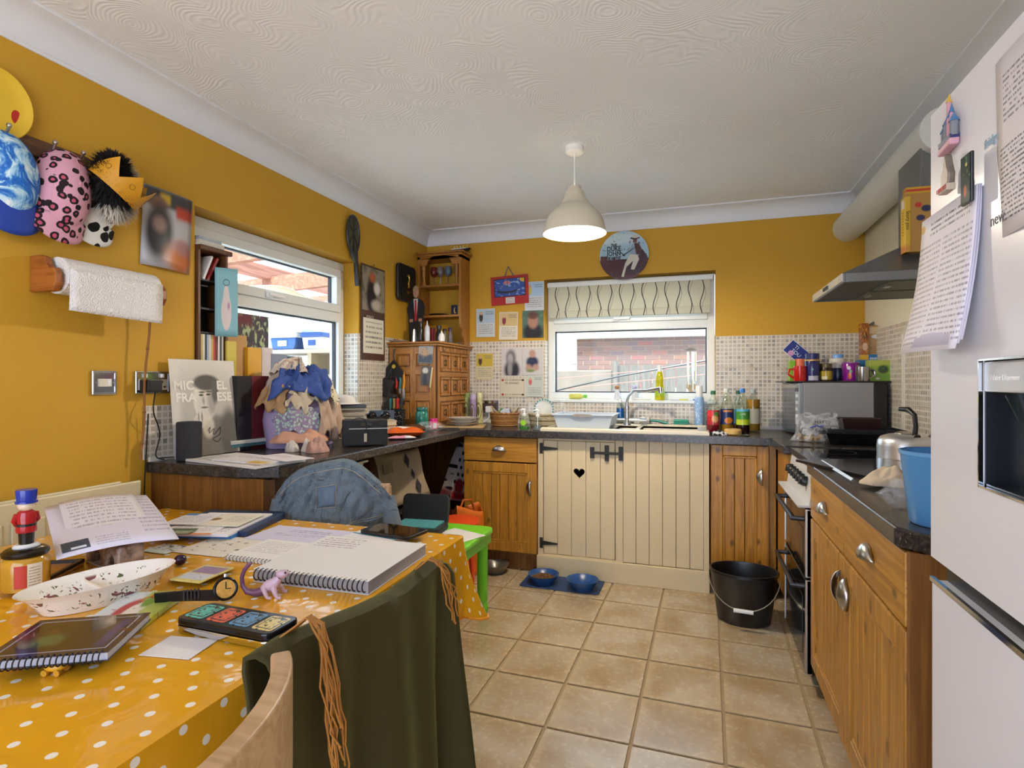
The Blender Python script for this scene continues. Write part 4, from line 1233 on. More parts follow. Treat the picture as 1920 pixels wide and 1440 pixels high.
# comic book
o, w, h = slab('paperback_book', ((150, 1196), (263, 1176), (352, 1123), (232, 1115)), Z1, .012, printed('green_comic_cover', '#9fae4c', [('r', 0, 0, .42, 1, '#c9cfd2', .05), ('e', .42, .45, .16, .3, '#b03028', .25), ('e', .55, .4, .13, .25, '#d8d0c4', .2), ('e', .62, .7, .1, .2, '#5f8a30', .2), ('n', 7, '#6a4a3a', .62, .68)], .3), 'green paperback children\'s book under the watch strap', 'book')
MB().box(-w / 2, -h / 2 - .0006, .001, w / 2, -h / 2, .011).build('spine', mat('#47708a', .4), o)
lettering('Francesca Simon', .010, mat('#d8dcdc', .5), o, (w * .2, -h / 2 - .0012, .006), (PI / 2, 0, 0))
lettering('HENRY', .030, mat('#b5442c', .5), o, (w * .36, h * .33, .0123), (0, 0, PI), ext=.0002)
# black ring-bound book with a yellow toy car under it
bk, w, h = book('ring_bound_book', ((-28, 1262), (193, 1236), (292, 1164), (62, 1176)), Z1 + .021, .014, printed('dark_album_cover', '#1c1a30', [('r', .06, .1, .94, .92, '#8a90a4', .004), ('r', .075, .12, .925, .90, '#17151c', .004), ('n', 5, '#5a3020', .56, .66), ('e', .35, .4, .12, .15, '#3a5a3a', .5), ('r', .80, .15, .9, .85, '#2c2c60', .02)], .15, .5), 'black glossy ring-bound book with a dark fantasy picture', 'book', pages='#b8bcc8')
rings(bk, -w / 2 + .01, w / 2 - .01, -h / 2, .007, 20, .009, M_BLACK)
cp = on(105, 1262, z=Z1); ty = thing('toy_car', 'small yellow toy car under the ring-bound book', 'toy', (cp.x, cp.y, Z1), .3)
MB().ball((0, 0, .012), (.018, .013, .008), 14, 8).build('body', mat('#dba326', .3), ty, smooth=True)
for sx in (-.010, .010):
 for sy in (-1, 1): MB().cyl((sx, sy * .007, .005), (sx, sy * .012, .005), .005, n=10).build('wheel', mat('#c08a1c', .4), ty)
# white card and pencil tin
o, w, h = slab('card', ((262, 1230), (357, 1237), (408, 1200), (318, 1192)), Z1, .001, mat('#dad6d4', .5), 'blank white card half under the black tin', 'card')
c, a, w, h = rectpx(((333, 1188), (520, 1222), (549, 1182), (388, 1150)), Z1 + .001)
tn = thing('pencil_tin', 'black and silver tin with four coloured panels at the table edge', 'tin', (c.x, c.y, Z1 + .0012), a)
def rrect(w, h, r):
 pts = []
 for (sx, sy, a0) in ((1, 1, 0), (-1, 1, 90), (-1, -1, 180), (1, -1, 270)):
  for k in range(6):
   t = math.radians(a0 + k * 18); pts.append((sx * (w / 2 - r) + r * math.cos(t), sy * (h / 2 - r) + r * math.sin(t)))
 return pts
MB().prism(rrect(w, h, .016), 0, .012).build('tin_base', M_CHROME, tn, bev=.002)
MB().prism(rrect(w + .003, h + .003, .017), .012, .0135).build('rolled_rim', M_CHROME, tn)
ld_ = MB().prism(rrect(w, h, .016), .0135, .026).build('lid', mat('#16171a', .12, .3, name='black_tin_lid'), tn, bev=.003)
for k, cc in enumerate(('#4fa89a', '#cf5a3c', '#5a86a8', '#c9b46a')):
 x = -w * .36 + k * w * .24
 MB().prism([(x + px_, py_) for px_, py_ in rrect(w * .20, h * .68, .006)], .0258, .0266).build('panel', printed('tin_panel_%d' % k, cc, [('r', .1, .1, .9, .9, '#1c2426', .01), ('r', .15, .15, .85, .85, cc, .01), ('n', 5, '#1f2326', .55, .6)], .15), ld_)
# wrist watch
wa, wb_ = on(290, 1132, z=Z1 + .012), on(440, 1112, z=Z1 + .012)
wt = thing('wrist_watch', 'black rubber strapped wrist watch with a golden dial', 'watch', (0, 0, 0))
d = (wb_ - wa); nrm = Vector((-d.y, d.x, 0)).normalized()
def strap(u0, u1, w0, w1, n=14):
 mb = MB()
 def fn(a, b):
  u = u0 + (u1 - u0) * a; w = w0 + (w1 - w0) * a
  p = wa + d * u + nrm * (-.006 * b + .004 * math.sin(u * 5))
  return (p.x, p.y, Z1 + .002 + .0125 * max(0, 1 - u * 1.25) + w * b)
 mb.grid(fn, n, 3); return mb
strap(0, .80, .020, .024).build('strap', mat('#15151a', .45), wt, sol=.004)
for k in range(5):
 p = wa + d * (.36 + k * .045) - nrm * .006; MB().box(-.0015, -.002, .006, .0015, .002, .028, tr(p.x, p.y, Z1 + .006) @ rotz(math.atan2(d.y, d.x))).build('strap_ridge', mat('#1c1c20', .4), wt)
hc = wa + d * .88 - nrm * .006; hc.z = Z1 + .0255
Mw = tr(hc) @ rotz(math.atan2(d.y, d.x)) @ rotx(PI / 2 - .35) @ roty(.25)
MB().lathe([(.0, -.006), (.022, -.006), (.024, -.002), (.024, .004), (.021, .0065), (.019, .005), (0, .005)], 28, M=Mw).build('case', mat('#1b1a1a', .3, .6), wt, smooth=40)
MB().lathe([(0, .0052), (.0185, .0052)], 28, M=Mw, caps=False).build('dial', mat('#c99a4a', .3, .2, var=.5, scale=120), wt)
mb = MB(); mb.box(-.001, 0, .0056, .001, .014, .006, Mw); mb.box(0, -.001, .0056, .010, .001, .006, Mw); mb.build('hands', M_BLACK, wt)
MB().cyl(Mw @ Vector((.0, .024, 0)), Mw @ Vector((0, .030, 0)), .004, n=8).build('crown', M_STEEL, wt)
# generic lilac toy lizard with a long curling tail
M_LIL, M_PUR = mat('#c3a6b4', .4, var=.04), mat('#6d4560', .35, var=.05)
tb0 = on(505, 1118, z=Z1); ly = thing('toy_lizard', 'lilac plastic toy lizard with a long curling purple tail', 'toy', (tb0.x, tb0.y, Z1), .35)
mb = MB(); mb.tube([(-.012, 0, .014), (.0, 0, .022), (.014, 0, .030), (.022, 0, .040)], [.010, .014, .012, .007], 12); mb.ball((.028, 0, .048), (.014, .010, .009), 14, 8)
mb.build('body', M_LIL, ly, smooth=True)
for (x, s_) in ((.012, 1), (.012, -1), (-.008, 1), (-.008, -1)):
 MB().tube([(x, s_ * .008, .020), (x + .006, s_ * .018, .014), (x + .012, s_ * .020, .004), (x + .020, s_ * .020, .003)], [.006, .005, .0035, .004], 8).build('leg', M_LIL, ly, smooth=True)
tail = [(-.012, 0, .012), (-.03, 0, .008), (-.048, .002, .010), (-.058, .004, .022), (-.060, .004, .040), (-.054, .002, .056), (-.044, 0, .068), (-.036, -.002, .074)]
MB().tube(tail, [.010, .0085, .0065, .005, .0045, .0045, .0048, .002], 10).build('tail', M_PUR, ly, smooth=True)
for s_ in (-1, 1): MB().ball((.036, s_ * .006, .052), .0025, 8, 6).build('eye', M_BLACK, ly)
# glass ball
gb = on(338, 1060, z=Z1)
tag(MB().ball((0, 0, .0135), (.0145, .0145, .0135), 20, 12).build('glass_ball', mat('#2a1430', .08, name='purple_glass'), smooth=True, loc=(gb.x, gb.y, Z1)), 'dark purple glass ball beside the oval dish', 'ornament')

# oval divided serving dish
c, a, w, h = rectpx(((60, 1170), (240, 1135), (310, 1060), (110, 1090)), Z1)
p1, p2 = on(24, 1125, z=Z1 + .045), on(326, 1050, z=Z1 + .045)
ctr = (p1 + p2) / 2; a = math.atan2((p2 - p1).y, (p2 - p1).x); L = (p2 - p1).length / 2
ds = thing('serving_dish', 'white oval divided serving dish painted with flowers', 'dish', (ctr.x, ctr.y, Z1), a)
def m_dish():
 s = NT('flower_painted_china')
 v = s.coord(); sp = s.n('ShaderNodeSeparateXYZ'); s.l(v, sp.inputs[0])
 band = s.math('MULTIPLY', s.step(sp.outputs[2], .008, .012), s.math('SUBTRACT', 1.0, s.step(sp.outputs[2], .032, .038)))
 n1 = s.noise(v, 42, 2, .5, 1.5)
 fl1 = s.math('MULTIPLY', s.step(n1, .60, .62), band)
 c = s.mix(fl1, lin('#e6e0d6'), lin('#7d4a4a'))
 n2 = s.noise(s.coord('Object', (1, 1, 1), (3, 1, 2)), 50, 2, .5, 2.0)
 c = s.mix(s.math('MULTIPLY', s.step(n2, .63, .645), band), c, lin('#4f5a34'))
 s.base(c); s.rough(.1)
 return s.m
k_ = .52
# outside profile then inside, as an oval
out = [(.70, 0), (.72, .004), (.86, .03), (.97, .046), (1.0, .047), (.965, .044), (.84, .028), (.70, .009), (0, .008)]
mb = MB(); mb.lathe([(r * L, z_) for r, z_ in out], 48, sy=.52); mb.build('oval_dish', m_dish(), ds, smooth=50)
MB().prism([(-.38 * L, .007), (.38 * L, .007), (.46 * L, .034), (-.46 * L, .034)], -.004, .004, tr(-.08 * L, 0, 0) @ rotz(PI / 2) @ rotx(PI / 2)).build('divider', mat('#e6e0d6', .1), ds, bev=.002)
for (x, y, aa) in ((-.45, .02, .3), (.3, .0, .5), (.42, .03, -.2)):
 mb = MB(); mb.prism([(-.035, 0), (0, .006), (.035, 0), (0, -.006)], .0095, .0100, tr(x * L, y * L, 0) @ rotz(aa)); mb.build('painted_leaf', mat('#6a6240', .3), ds)
# tray, jar, figurine
o, w, h = slab('serving_tray', ((-120, 1120), (70, 1098), (165, 1062), (-30, 1062)), Z1, .006, mat('#cf8a2c', .3, var=.2, scale=5), 'orange serving tray with a dark rim under the jar', 'tray', bev=.002)
mb = MB()
for q in ((-w / 2, -h / 2, w / 2, -h / 2 + .008), (-w / 2, h / 2 - .008, w / 2, h / 2), (-w / 2, -h / 2, -w / 2 + .008, h / 2), (w / 2 - .008, -h / 2, w / 2, h / 2)): mb.box(q[0], q[1], .006, q[2], q[3], .014)
mb.build('rim', mat('#2a1a10', .35), o)
jz = Z1 + .0065
jp = on(48, 1103, z=jz)
jr = thing('mustard_jar', 'ochre glazed jar with a red label and a flat dark lid', 'jar', (jp.x, jp.y, jz), .5)
MB().lathe([(.036, 0), (.042, .004), (.043, .03), (.043, .062), (.039, .070), (.036, .074), (0, .074)], 28).build('glazed_body', mat('#b98a28', .15, var=.3, scale=30, name='ochre_glaze'), jr, smooth=50)
mb = MB(); mb.lathe([(.0435, .012), (.0435, .058)], 28, caps=False);
def arc_patch(r, a0, a1, z0_, z1_, n=8):
 m2 = MB(); m2.grid(lambda a_, b_: (r * math.cos(a0 + (a1 - a0) * a_), r * math.sin(a0 + (a1 - a0) * a_), z0_ + (z1_ - z0_) * b_), n, 1); return m2
arc_patch(.0436, -1.5, -1.0, .012, .060).build('red_label', mat('#b8392a', .4), jr)
arc_patch(.0436, -.98, -.35, .008, .062).build('text_label', print_mat('jar_text', '#d8cfb8', [('t', .1, .1, .9, .9, 7, '#7a6a5a')], 'xz'), jr)
MB().lathe([(0, .0742), (.040, .0742), (.042, .078), (.042, .084), (.036, .089), (0, .089)], 28).build('lid', mat('#15130f', .25), jr, smooth=50)
fz = jz + .0895
fg = thing('guardsman_figurine', 'painted guardsman figurine with a blue hat and red coat on the jar lid', 'figurine', (jp.x - .004, jp.y + .004, fz), -1.9)
MB().lathe([(.0, 0), (.024, 0), (.025, .003), (.020, .008), (0, .009)], 20, sy=.75).build('white_shoe_base', mat('#dcdad6', .15), fg, smooth=True)
MB().lathe([(.0135, .008), (.0145, .03), (.015, .036), (0, .036)], 16).build('trousers', mat('#101014', .15), fg, smooth=50)
MB().lathe([(.018, .034), (.0195, .040), (.0165, .052), (.0185, .066), (.016, .078), (.010, .082), (0, .082)], 20).build('red_coat', mat('#a81c22', .15), fg, smooth=True)
MB().lathe([(.0172, .047), (.018, .048), (.018, .052), (.0172, .053)], 20, caps=False).build('belt', M_BLACK, fg)
MB().ball((0, -.015, .045), (.008, .006, .010), 10, 6).build('glove', mat('#d9b84a', .2), fg, smooth=True)
for s_ in (-1, 1): MB().tube([(s_ * .016, 0, .074), (s_ * .020, -.003, .06), (s_ * .013, -.013, .048)], [.006, .006, .0055], 8).build('arm', mat('#a81c22', .15), fg, smooth=True)
MB().ball((0, 0, .092), (.0165, .0165, .013), 18, 10).build('head', mat('#dfcdb0', .2), fg, smooth=True)
MB().ball((0, -.018, .090), (.004, .005, .004), 8, 6).build('nose', mat('#dfcdb0', .2), fg, smooth=True)
MB().lathe([(0, .098), (.020, .098), (.020, .102), (.0175, .103), (.0195, .124), (.019, .127), (0, .127)], 20).build('blue_hat', mat('#2038a0', .2), fg, smooth=50)
# stone ornament and letter lying on it
sp_ = on(192, 1064, z=Z1)
st = thing('stone_ornament', 'mottled brown carved stone block with two arches', 'ornament', (sp_.x, sp_.y + .03, Z1), -.25)
def m_stone():
 s = NT('mottled_stone'); v = s.coord(); n = s.noise(v, 18, 6, .7, 1.0)
 s.base(s.ramp(n, [(.3, '#2c211c'), (.45, '#6a4a38'), (.55, '#8d7a6c'), (.7, '#b39a86')])); s.rough(.35); s.bump(n, .4, .01); return s.m
M_STONE = m_stone()
mb = MB(); mb.prism([(-.085, 0), (-.05, 0), (-.046, .028), (-.028, .040), (-.008, .028), (-.004, 0), (.03, 0), (.034, .03), (.05, .04), (.064, .03), (.068, 0), (.088, 0), (.095, .03), (.092, .062), (.05, .07), (-.04, .07), (-.085, .062), (-.092, .03)], -.03, .03, rotx(PI / 2))
mb.build('arched_block', M_STONE, st, bev=.008, seg=3)
MB().box(-.08, -.034, 0, .08, .034, .004).build('foot_slab', mat('#9a9088', .5, var=.3, scale=40), st, bev=.002)
c, a, w, h = rectpx(((78, 1034), (300, 1000), (303, 940), (105, 965)), Z1 + .085)
lt_ = thing('letter', 'white printed letters lying tilted on the stone ornament', 'paper', (c.x, c.y, Z1 + .077), a)
def curved(a_, b_): return ((a_ - .5) * w, (b_ - .5) * h, .028 * (b_) - .02 * (1 - b_) * (1 - b_) + .010 * math.sin(a_ * 3) + .004)
mb = MB(); mb.grid(curved, 12, 8)
mb.build('bottom_sheet', printed('letter_with_logo', '#d6d2e0', [('r', .05, .06, .27, .2, '#3a4656', .004), ('r', .12, .08, .24, .11, '#cfd6dc', .003), ('t', .32, .06, .6, .2, 4, '#a49fb4'), ('t', .75, .15, .98, .9, 10, '#a09ab0')]), lt_, smooth=True, sol=.0008)
mb = MB(); mb.grid(lambda a_, b_: (lambda q: (q[0] * .8 - .02 * w, q[1] * .78 + h * .06, q[2] + .006 + .004 * b_))(curved(.05 + .9 * a_, .1 + .9 * b_)), 12, 8)
mb.build('top_sheet', printed('handwritten_sheet', '#dcd9df', [('t', .08, .1, .9, .9, 9, '#aaa4b0')]), lt_, smooth=True, sol=.0008)

# ------------------------------------------------------------------ chairs
M_BEECH = wood('#a3825c', '#bb9b74', 1, .8, False, .4, 'beech_wood')
def chair_base(t, m, zs=.44):
 MB().prism(rrect(.42, .41, .05), zs, zs + .03).build('seat', m, t, bev=.006)
 for x in (-.17, .17):
  MB().cyl((x, .16, 0), (x * .95, .15, zs), .015, .019, n=10).build('leg', m, t, smooth=True)
  MB().cyl((x, -.19, 0), (x * .98, -.165, zs), .015, .019, n=10).build('leg', m, t, smooth=True)
 for y in (-.17, .15): MB().cyl((-.165, y, .2), (.165, y, .2), .009, n=8).build('stretcher', m, t)
# bare wooden chair nearest: its back is a broad curved slab
ch = thing('dining_chair', 'bare beech chair with a broad curved back pulled up to the spotted table', 'chair', (-.64, .335, 0), PI / 2)
chair_base(ch, M_BEECH)
def backslab(a_, b_):
 ang = (a_ - .5) * 1.7
 x = .255 * math.sin(ang) / math.sin(.85); y = -.245 + .12 * (1 - math.cos(ang)) / (1 - math.cos(.85)) * .9
 hh = .21 * (1 - .75 * abs(a_ * 2 - 1) ** 3)
 z = .895 - .012 * (abs(a_ * 2 - 1)) ** 2 - hh * (1 - b_)
 return (x, y, z)
mb = MB(); mb.grid(backslab, 24, 5); mb.build('back_rail', M_BEECH, ch, smooth=True, sol=.024, bev=.004)
for x in (-.09, .09): MB().cyl((x * 1.4, -.17, .45), (x, -.215, .72), .012, n=10).build('spindle', M_BEECH, ch, smooth=True)

# chair under an olive velvet throw
M_VELV = None
def m_velvet():
 s = NT('olive_velvet'); v = s.coord(); n = s.noise(v, 9, 4, .6, .8)
 s.base(s.mix(n, lin('#2d2812'), lin('#3d361a'))); s.rough(.75, 0, .2); s.b.inputs['Sheen Weight'].default_value = .35; s.b.inputs['Sheen Roughness'].default_value = .35
 s.b.inputs['Sheen Tint'].default_value = lin('#a8a860'); s.bump(s.noise(v, 250, 2), .15, .003); return s.m
M_VELV = m_velvet()
gc = thing('dining_chair', 'wooden chair hidden under the olive velvet throw', 'chair', (-.735, .865, 0), PI / 2)
chair_base(gc, M_BEECH)
for x in (-.2, .2): MB().cyl((x, -.17, .45), (x * 1.2, -.195, .80), .014, n=10).build('back_post', M_BEECH, gc, smooth=True)
MB().box(-.25, -.205, .70, .25, -.185, .79).build('back_rail', M_BEECH, gc, bev=.005)
tops = [on(px_, py_, x=-.525) for px_, py_ in ((498, 1238), (560, 1196), (620, 1170), (700, 1137), (760, 1108), (800, 1075), (822, 1053), (838, 1056))]
ys = [p.y for p in tops]; zs_ = [p.z for p in tops]
def topz(y):
 for i in range(len(ys) - 1):
  if ys[i] <= y <= ys[i + 1]: f = (y - ys[i]) / (ys[i + 1] - ys[i]); return zs_[i] * (1 - f) + zs_[i + 1] * f
 return zs_[0] if y < ys[0] else zs_[-1]
y0_, y1_ = ys[0] - .0, ys[-1]
def throw(a_, b_):
 y = y0_ + (y1_ - y0_) * a_
 zt = topz(y)
 if b_ < .16:                 # hangs a little on the table side
  f = b_ / .16
  return (-.563 + .012 * math.sin(f * PI), y, zt - .16 * (1 - f) ** 1 - .012)
 if b_ < .24:
  f = (b_ - .16) / .08; ang = PI * (1 - f)
  return (-.541 + .022 * math.cos(ang), y, zt - .012 + .014 * math.sin(ang))
 f = (b_ - .24) / .76
 amp = .014 + .085 * f
 fold = math.sin(a_ * 11 + .8) * .35 + math.sin(a_ * 23 + 2) * .2 + (.9 if a_ > .9 else 0) * (a_ - .9) * 10
 return (-.519 + amp * fold + .02 * f, y + (.02 * f * (a_ - .35)), zt - .012 - (zt - .16) * f)
mb = MB(); mb.grid(throw, 60, 40)
tag(mb.build('velvet_throw', M_VELV, smooth=True, sol=.006), 'olive green velvet throw hanging over a chair back at the table', 'throw')
# right-hand return of the throw, folded round the chair side
def ret(a_, b_):
 p = Vector(throw(1.0, .24 + .76 * b_))
 return (p.x - .005 - .10 * a_ * (1 - .3 * b_), p.y + .004 + .02 * math.sin(a_ * 6 + b_ * 3) * b_ + .012 * a_ * b_, p.z - .03 * a_)
tv = bpy.data.objects['velvet_throw']
mb = MB(); mb.grid(ret, 12, 24); mb.build('side_fold', M_VELV, tv, smooth=True, sol=.006)
M_CORD = mat('#9a6420', .6, var=.3, scale=60, name='ochre_cord')
def tassel(px_, py_, length, n, seed, label):
 p = on(px_, py_, x=-.50); r_ = random.Random(seed)
 t = thing('tassel', label, 'tassel', p)
 for k in range(n):
  mb = MB()
  pts = [(-.045, -.012 + r_.uniform(-.02, .02), -.004), (-.025, r_.uniform(-.014, .014), .014), (-.004, r_.uniform(-.012, .012), .005)]
  ln = length * r_.uniform(.45, 1.0)
  yy = r_.uniform(-.018, .022)
  for q in range(1, 7):
   pts.append((.004 + .016 * q / 6 + r_.uniform(-.002, .004), yy + r_.uniform(-.006, .006) + .02 * q / 6, -ln * q / 6))
  mb.tube(pts, .0016, 5); mb.build('strand', M_CORD, t)
tassel(602, 1182, .26, 14, 3, 'long ochre cord tassel hanging down the middle of the velvet throw')
tassel(826, 1062, .13, 7, 5, 'short ochre cord tassel tied at the corner of the velvet throw')

# chair with a denim jacket over its back
def m_denim():
 s = NT('faded_denim'); v = s.coord(); n = s.noise(v, 6, 4, .6, .6); f = s.noise(s.coord('Object', (1, 1, .12)), 320, 2)
 c = s.mix(n, lin('#3f5064'), lin('#73848f')); c = s.mix(s.math('MULTIPLY', f, .35), c, lin('#9aa6ab'))
 s.base(c); s.rough(.8, 0, .2); s.bump(s.math('ADD', s.noise(v, 14, 4, .6, 1.2), s.math('MULTIPLY', f, .1)), .9, .03); return s.m
M_DEN = m_denim(); M_STITCH = mat('#a9a08c', .8)
jc = Vector((-1.262, 1.757, 0)); ja = math.atan2(.17, .36)
jch = thing('dining_chair', 'wooden chair under the denim jacket at the desk', 'chair', (jc.x + .08, jc.y - .16, 0) if False else (jc.x - .035, jc.y + .178, 0), ja)
chair_base(jch, M_BEECH)
for x in (-.15, .15): MB().cyl((x, -.165, .44), (x * 1.0, -.185, .84), .014, n=10).build('back_post', M_BEECH, jch, smooth=True)
MB().box(-.16, -.195, .78, .16, -.178, .85).build('back_rail', M_BEECH, jch, bev=.005)
jk = thing('denim_jacket', 'faded blue denim jacket hung over the chair back', 'jacket', (jc.x, jc.y, 0), ja)
HWJ = .205
def arch(x):
 q = abs(x) / HWJ
 return .925 - .13 * q ** 2.4 + .006 * math.sin(x * 30)
def jfront(a_, b_):
 x = (a_ - .5) * 2 * HWJ
 zt = arch(x)
 fold = .012 * math.sin(a_ * 17 + b_ * 4) * b_ + .008 * math.sin(a_ * 31 + 2 + b_ * 7) * b_ + mnoise.noise(Vector((a_ * 6, b_ * 4, 1.3))) * .045 * min(1, b_ * 2) + abs(mnoise.noise(Vector((a_ * 11 + b_ * 6, b_ * 5 - a_ * 4, 4.3)))) * .03
 bow = .03 * (1 - abs(a_ * 2 - 1) ** 2.5)
 return (x * (1 + .06 * b_), -.012 - bow - fold - .02 * b_, zt - .02 * 0 - (zt - .50) * b_)
def jback(a_, b_):
 x = (a_ - .5) * 2 * HWJ; zt = arch(x)
 return (x * (1 + .04 * b_), .030 + .008 * math.sin(a_ * 13) * b_, zt - (zt - .56) * b_)
mb = MB(); mb.grid(jfront, 60, 36); mb.build('back_panel', M_DEN, jk, smooth=True, sol=.006)
mb = MB(); mb.grid(jback, 24, 12); mb.build('lining_side', M_DEN, jk, smooth=True, sol=.006)
mb = MB(); mb.grid(lambda a_, b_: tuple(Vector(jfront(a_, 0)).lerp(Vector(jback(a_, 0)), b_) + Vector((0, 0, .012 * math.sin(PI * b_)))), 36, 5); mb.build('shoulder', M_DEN, jk, smooth=True, sol=.006)
def seam(pts_ab, r=.0022, nm='seam', off=.006):
 pts = []
 for (a0, b0), (a1, b1) in zip(pts_ab, pts_ab[1:]):
  for k in range(8):
   f = k / 8; p = Vector(jfront(a0 + (a1 - a0) * f, b0 + (b1 - b0) * f)); pts.append(p + Vector((0, -off, 0)))
 pts.append(Vector(jfront(*pts_ab[-1])) + Vector((0, -off, 0)))
 MB().tube(pts, r, 6).build(nm, M_STITCH if r < .002 else M_DEN, jk, smooth=True)
seam([(.02, .55), (.25, .42), (.42, .60)], .004); seam([(.98, .25), (.80, .42), (.62, .52), (.42, .60)], .004)
seam([(.02, .53), (.25, .40), (.42, .58)], .0011); seam([(.98, .23), (.80, .40), (.62, .50), (.42, .58)], .0011)
seam([(.36, .98), (.37, .62), (.60, .58), (.66, .98)], .004)
seam([(.08, .05), (.3, .03), (.7, .03), (.92, .05)], .0012)
lab = [(.38, .16), (.55, .16), (.55, .34), (.38, .34), (.38, .16)]
seam(lab, .0010, 'patch_stitching')
mb = MB(); mb.grid(lambda a_, b_: tuple(Vector(jfront(.385 + .16 * a_, .165 + .17 * b_)) + Vector((0, -.0045, 0))), 6, 6); mb.build('stitched_patch', mat('#5f7388', .8, var=.2, scale=200), jk, smooth=True, sol=.001)
MB().tube([(HWJ * .93, .0, .80), (HWJ * 1.03, -.012, .70), (HWJ * 1.08, -.02, .60), (HWJ * 1.08, -.02, .47)], [.028, .034, .034, .03], 14).build('sleeve', M_DEN, jk, smooth=True)
MB().tube([(-HWJ * .93, .0, .80), (-HWJ * 1.0, -.012, .70), (-HWJ * 1.02, -.01, .60), (-HWJ * 1.0, -.01, .47)], [.024, .030, .030, .028], 14).build('sleeve', M_DEN, jk, smooth=True)

# ------------------------------------------------------------------ children's table and what stands round it
M_GRN = mat('#6fc42a', .35, var=.03, name='lime_plastic'); M_BLU = mat('#2f7fc8', .35, var=.03, name='blue_plastic')
kt = thing('kids_table', 'lime green plastic children\'s table with round legs', 'table', (-1.28, 2.57, 0))
KZ = .45
MB().prism(rrect(.50, .54, .04), KZ - .03, KZ).build('top', M_GRN, kt, bev=.008)
mb = MB(); mb.plate(-.235, -.255, .235, .255, KZ - .08, KZ - .03, [(-.215, -.235, .215, .235)]); mb.build('skirt', M_GRN, kt)
prof = [(.022, 0), (.030, .01), (.030, .05), (.024, .06), (.028, .075), (.028, .36), (.032, KZ - .03)]
for (x, y, m) in ((.20, .22, M_GRN), (.20, -.22, M_BLU), (-.20, .22, M_BLU), (-.20, -.22, M_GRN)):
 MB().lathe(prof, 16).build('leg', m, kt, loc=(x, y, 0), smooth=50)
slab('paper_sheet', ((812, 1006), (868, 1020), (906, 1003), (846, 988)), KZ + .001, .001, mat('#d9d6d6', .6), 'blank white paper sheet on the green children\'s table', 'paper')
bc = thing('zip_case', 'black zip case with a teal patterned lining on the children\'s table', 'case', (-1.36, 2.62, KZ + .001), .1)
MB().prism(rrect(.26, .20, .04), 0, .04).build('case_base', mat('#17181c', .6), bc, bev=.012)
mb = MB(); mb.prism(rrect(.26, .16, .03), -.008, .008, tr(0, .085, .095) @ rotx(PI / 2 - .2)); mb.build('open_lid', mat('#1a1c22', .6), bc, bev=.004)
MB().box(-.11, -.085, .04, .11, .07, .046).build('teal_lining', mat('#4a9099', .6, var=.4, scale=60), bc)
ob = thing('orange_stool', 'orange plastic children\'s stool behind the green table', 'stool', (-1.32, 3.02, 0))
MB().lathe([(.12, .40), (.125, .41), (.12, .425), (0, .43)], 24).build('seat', mat('#d9481a', .4), ob, smooth=True)
for k in range(4):
 q = k * PI / 2 + PI / 4; MB().cyl((.09 * math.cos(q), .09 * math.sin(q), 0), (.075 * math.cos(q), .075 * math.sin(q), .405), .014, n=10).build('leg', mat('#d9481a', .4), ob, smooth=True)
bgp = on(918, 1068, z=0)
bw = thing('grey_bowl', 'small grey pet bowl on the floor behind the green table', 'bowl', (-1.36, 3.38, 0)) if False else thing('pet_bowl', 'small grey pet bowl on the floor beside the pine drawer unit', 'bowl', (on(926, 1062, z=0).x + .05, 3.41, 0))
MB().lathe([(.05, 0), (.055, .004), (.085, .055), (.09, .06), (.083, .056), (.05, .010), (0, .008)], 28).build('bowl_shell', mat('#6f6a60', .3, .4), bw, smooth=50)
MB().lathe([(.051, 0), (.056, 0), (.056, .005), (.051, .005)], 28, caps=False).build('rubber_ring', M_BLACK, bw)

# ------------------------------------------------------------------ things on the left wall
WX = XL            # wall plane
def onL(px_, py_, off=.01): return on(px_, py_, x=XL + off)
def wall_rect(px0, py0, px1, py1, plane, val):
 """centre, width, height of an upright rectangle on a wall plane"""
 k = {plane: val}
 a, b = on(px0, (py0 + py1) / 2, **k), on(px1, (py0 + py1) / 2, **k)
 c = (a + b) / 2
 cx = (px0 + px1) / 2
 zt, zb = on(cx, py0, **k).z, on(cx, py1, **k).z
 return Vector((c.x, c.y, (zt + zb) / 2)), (b - a).length, zt - zb
def vor_mat(name, bg, scale, stops, rough=.8, ring=None):
 s = NT(name); v = s.coord()
 nz = s.n('ShaderNodeTexNoise'); nz.inputs['Scale'].default_value = scale * .8; s.l(v, nz.inputs['Vector'])
 sc = s.n('ShaderNodeVectorMath', operation='SCALE'); sc.inputs[3].default_value = .5 / scale; s.l(nz.outputs[1], sc.inputs[0])
 ad = s.n('ShaderNodeVectorMath', operation='ADD'); s.l(v, ad.inputs[0]); s.l(sc.outputs[0], ad.inputs[1])
 vo = s.n('ShaderNodeTexVoronoi'); vo.inputs['Scale'].default_value = scale; s.l(ad.outputs[0], vo.inputs['Vector'])
 c = lin(bg)
 for lo, hi, cc in stops: c = s.mix(s.math('SUBTRACT', 1.0, s.step(vo.outputs['Distance'], lo, hi)), c, lin(cc))
 s.base(c); s.rough(rough, 0, .3); return s.m
hr = onL(85, 284)
hk = thing('hook_rail', 'dark wooden rail of coat hooks holding the caps', 'hook rail', (XL + .001, hr.y, hr.z), PI / 2)
MB().box(-.75, -.018, -.03, .135, 0, .03).build('board', wood('#4f3320', '#6e4a2e', 0, 1, False, .5, 'dark_rail_wood'), hk, bev=.004)
for x in (-.55, -.35, -.13, 0.0, .09):
 mb = MB(); mb.tube([(x, -.018, .0), (x, -.045, .005), (x, -.055, .02)], .005, 8); mb.ball((x, -.055, .024), .008, 8, 6); mb.build('hook', M_STEEL, hk, smooth=True)
for x in (-.22, .045): MB().lathe([(0, -.0186), (.010, -.0186)], 14, M=tr(x, 0, 0) @ rotx(PI / 2) @ tr(0, 0, 0.037), caps=False).build('screw_cap', M_BLACK, hk)
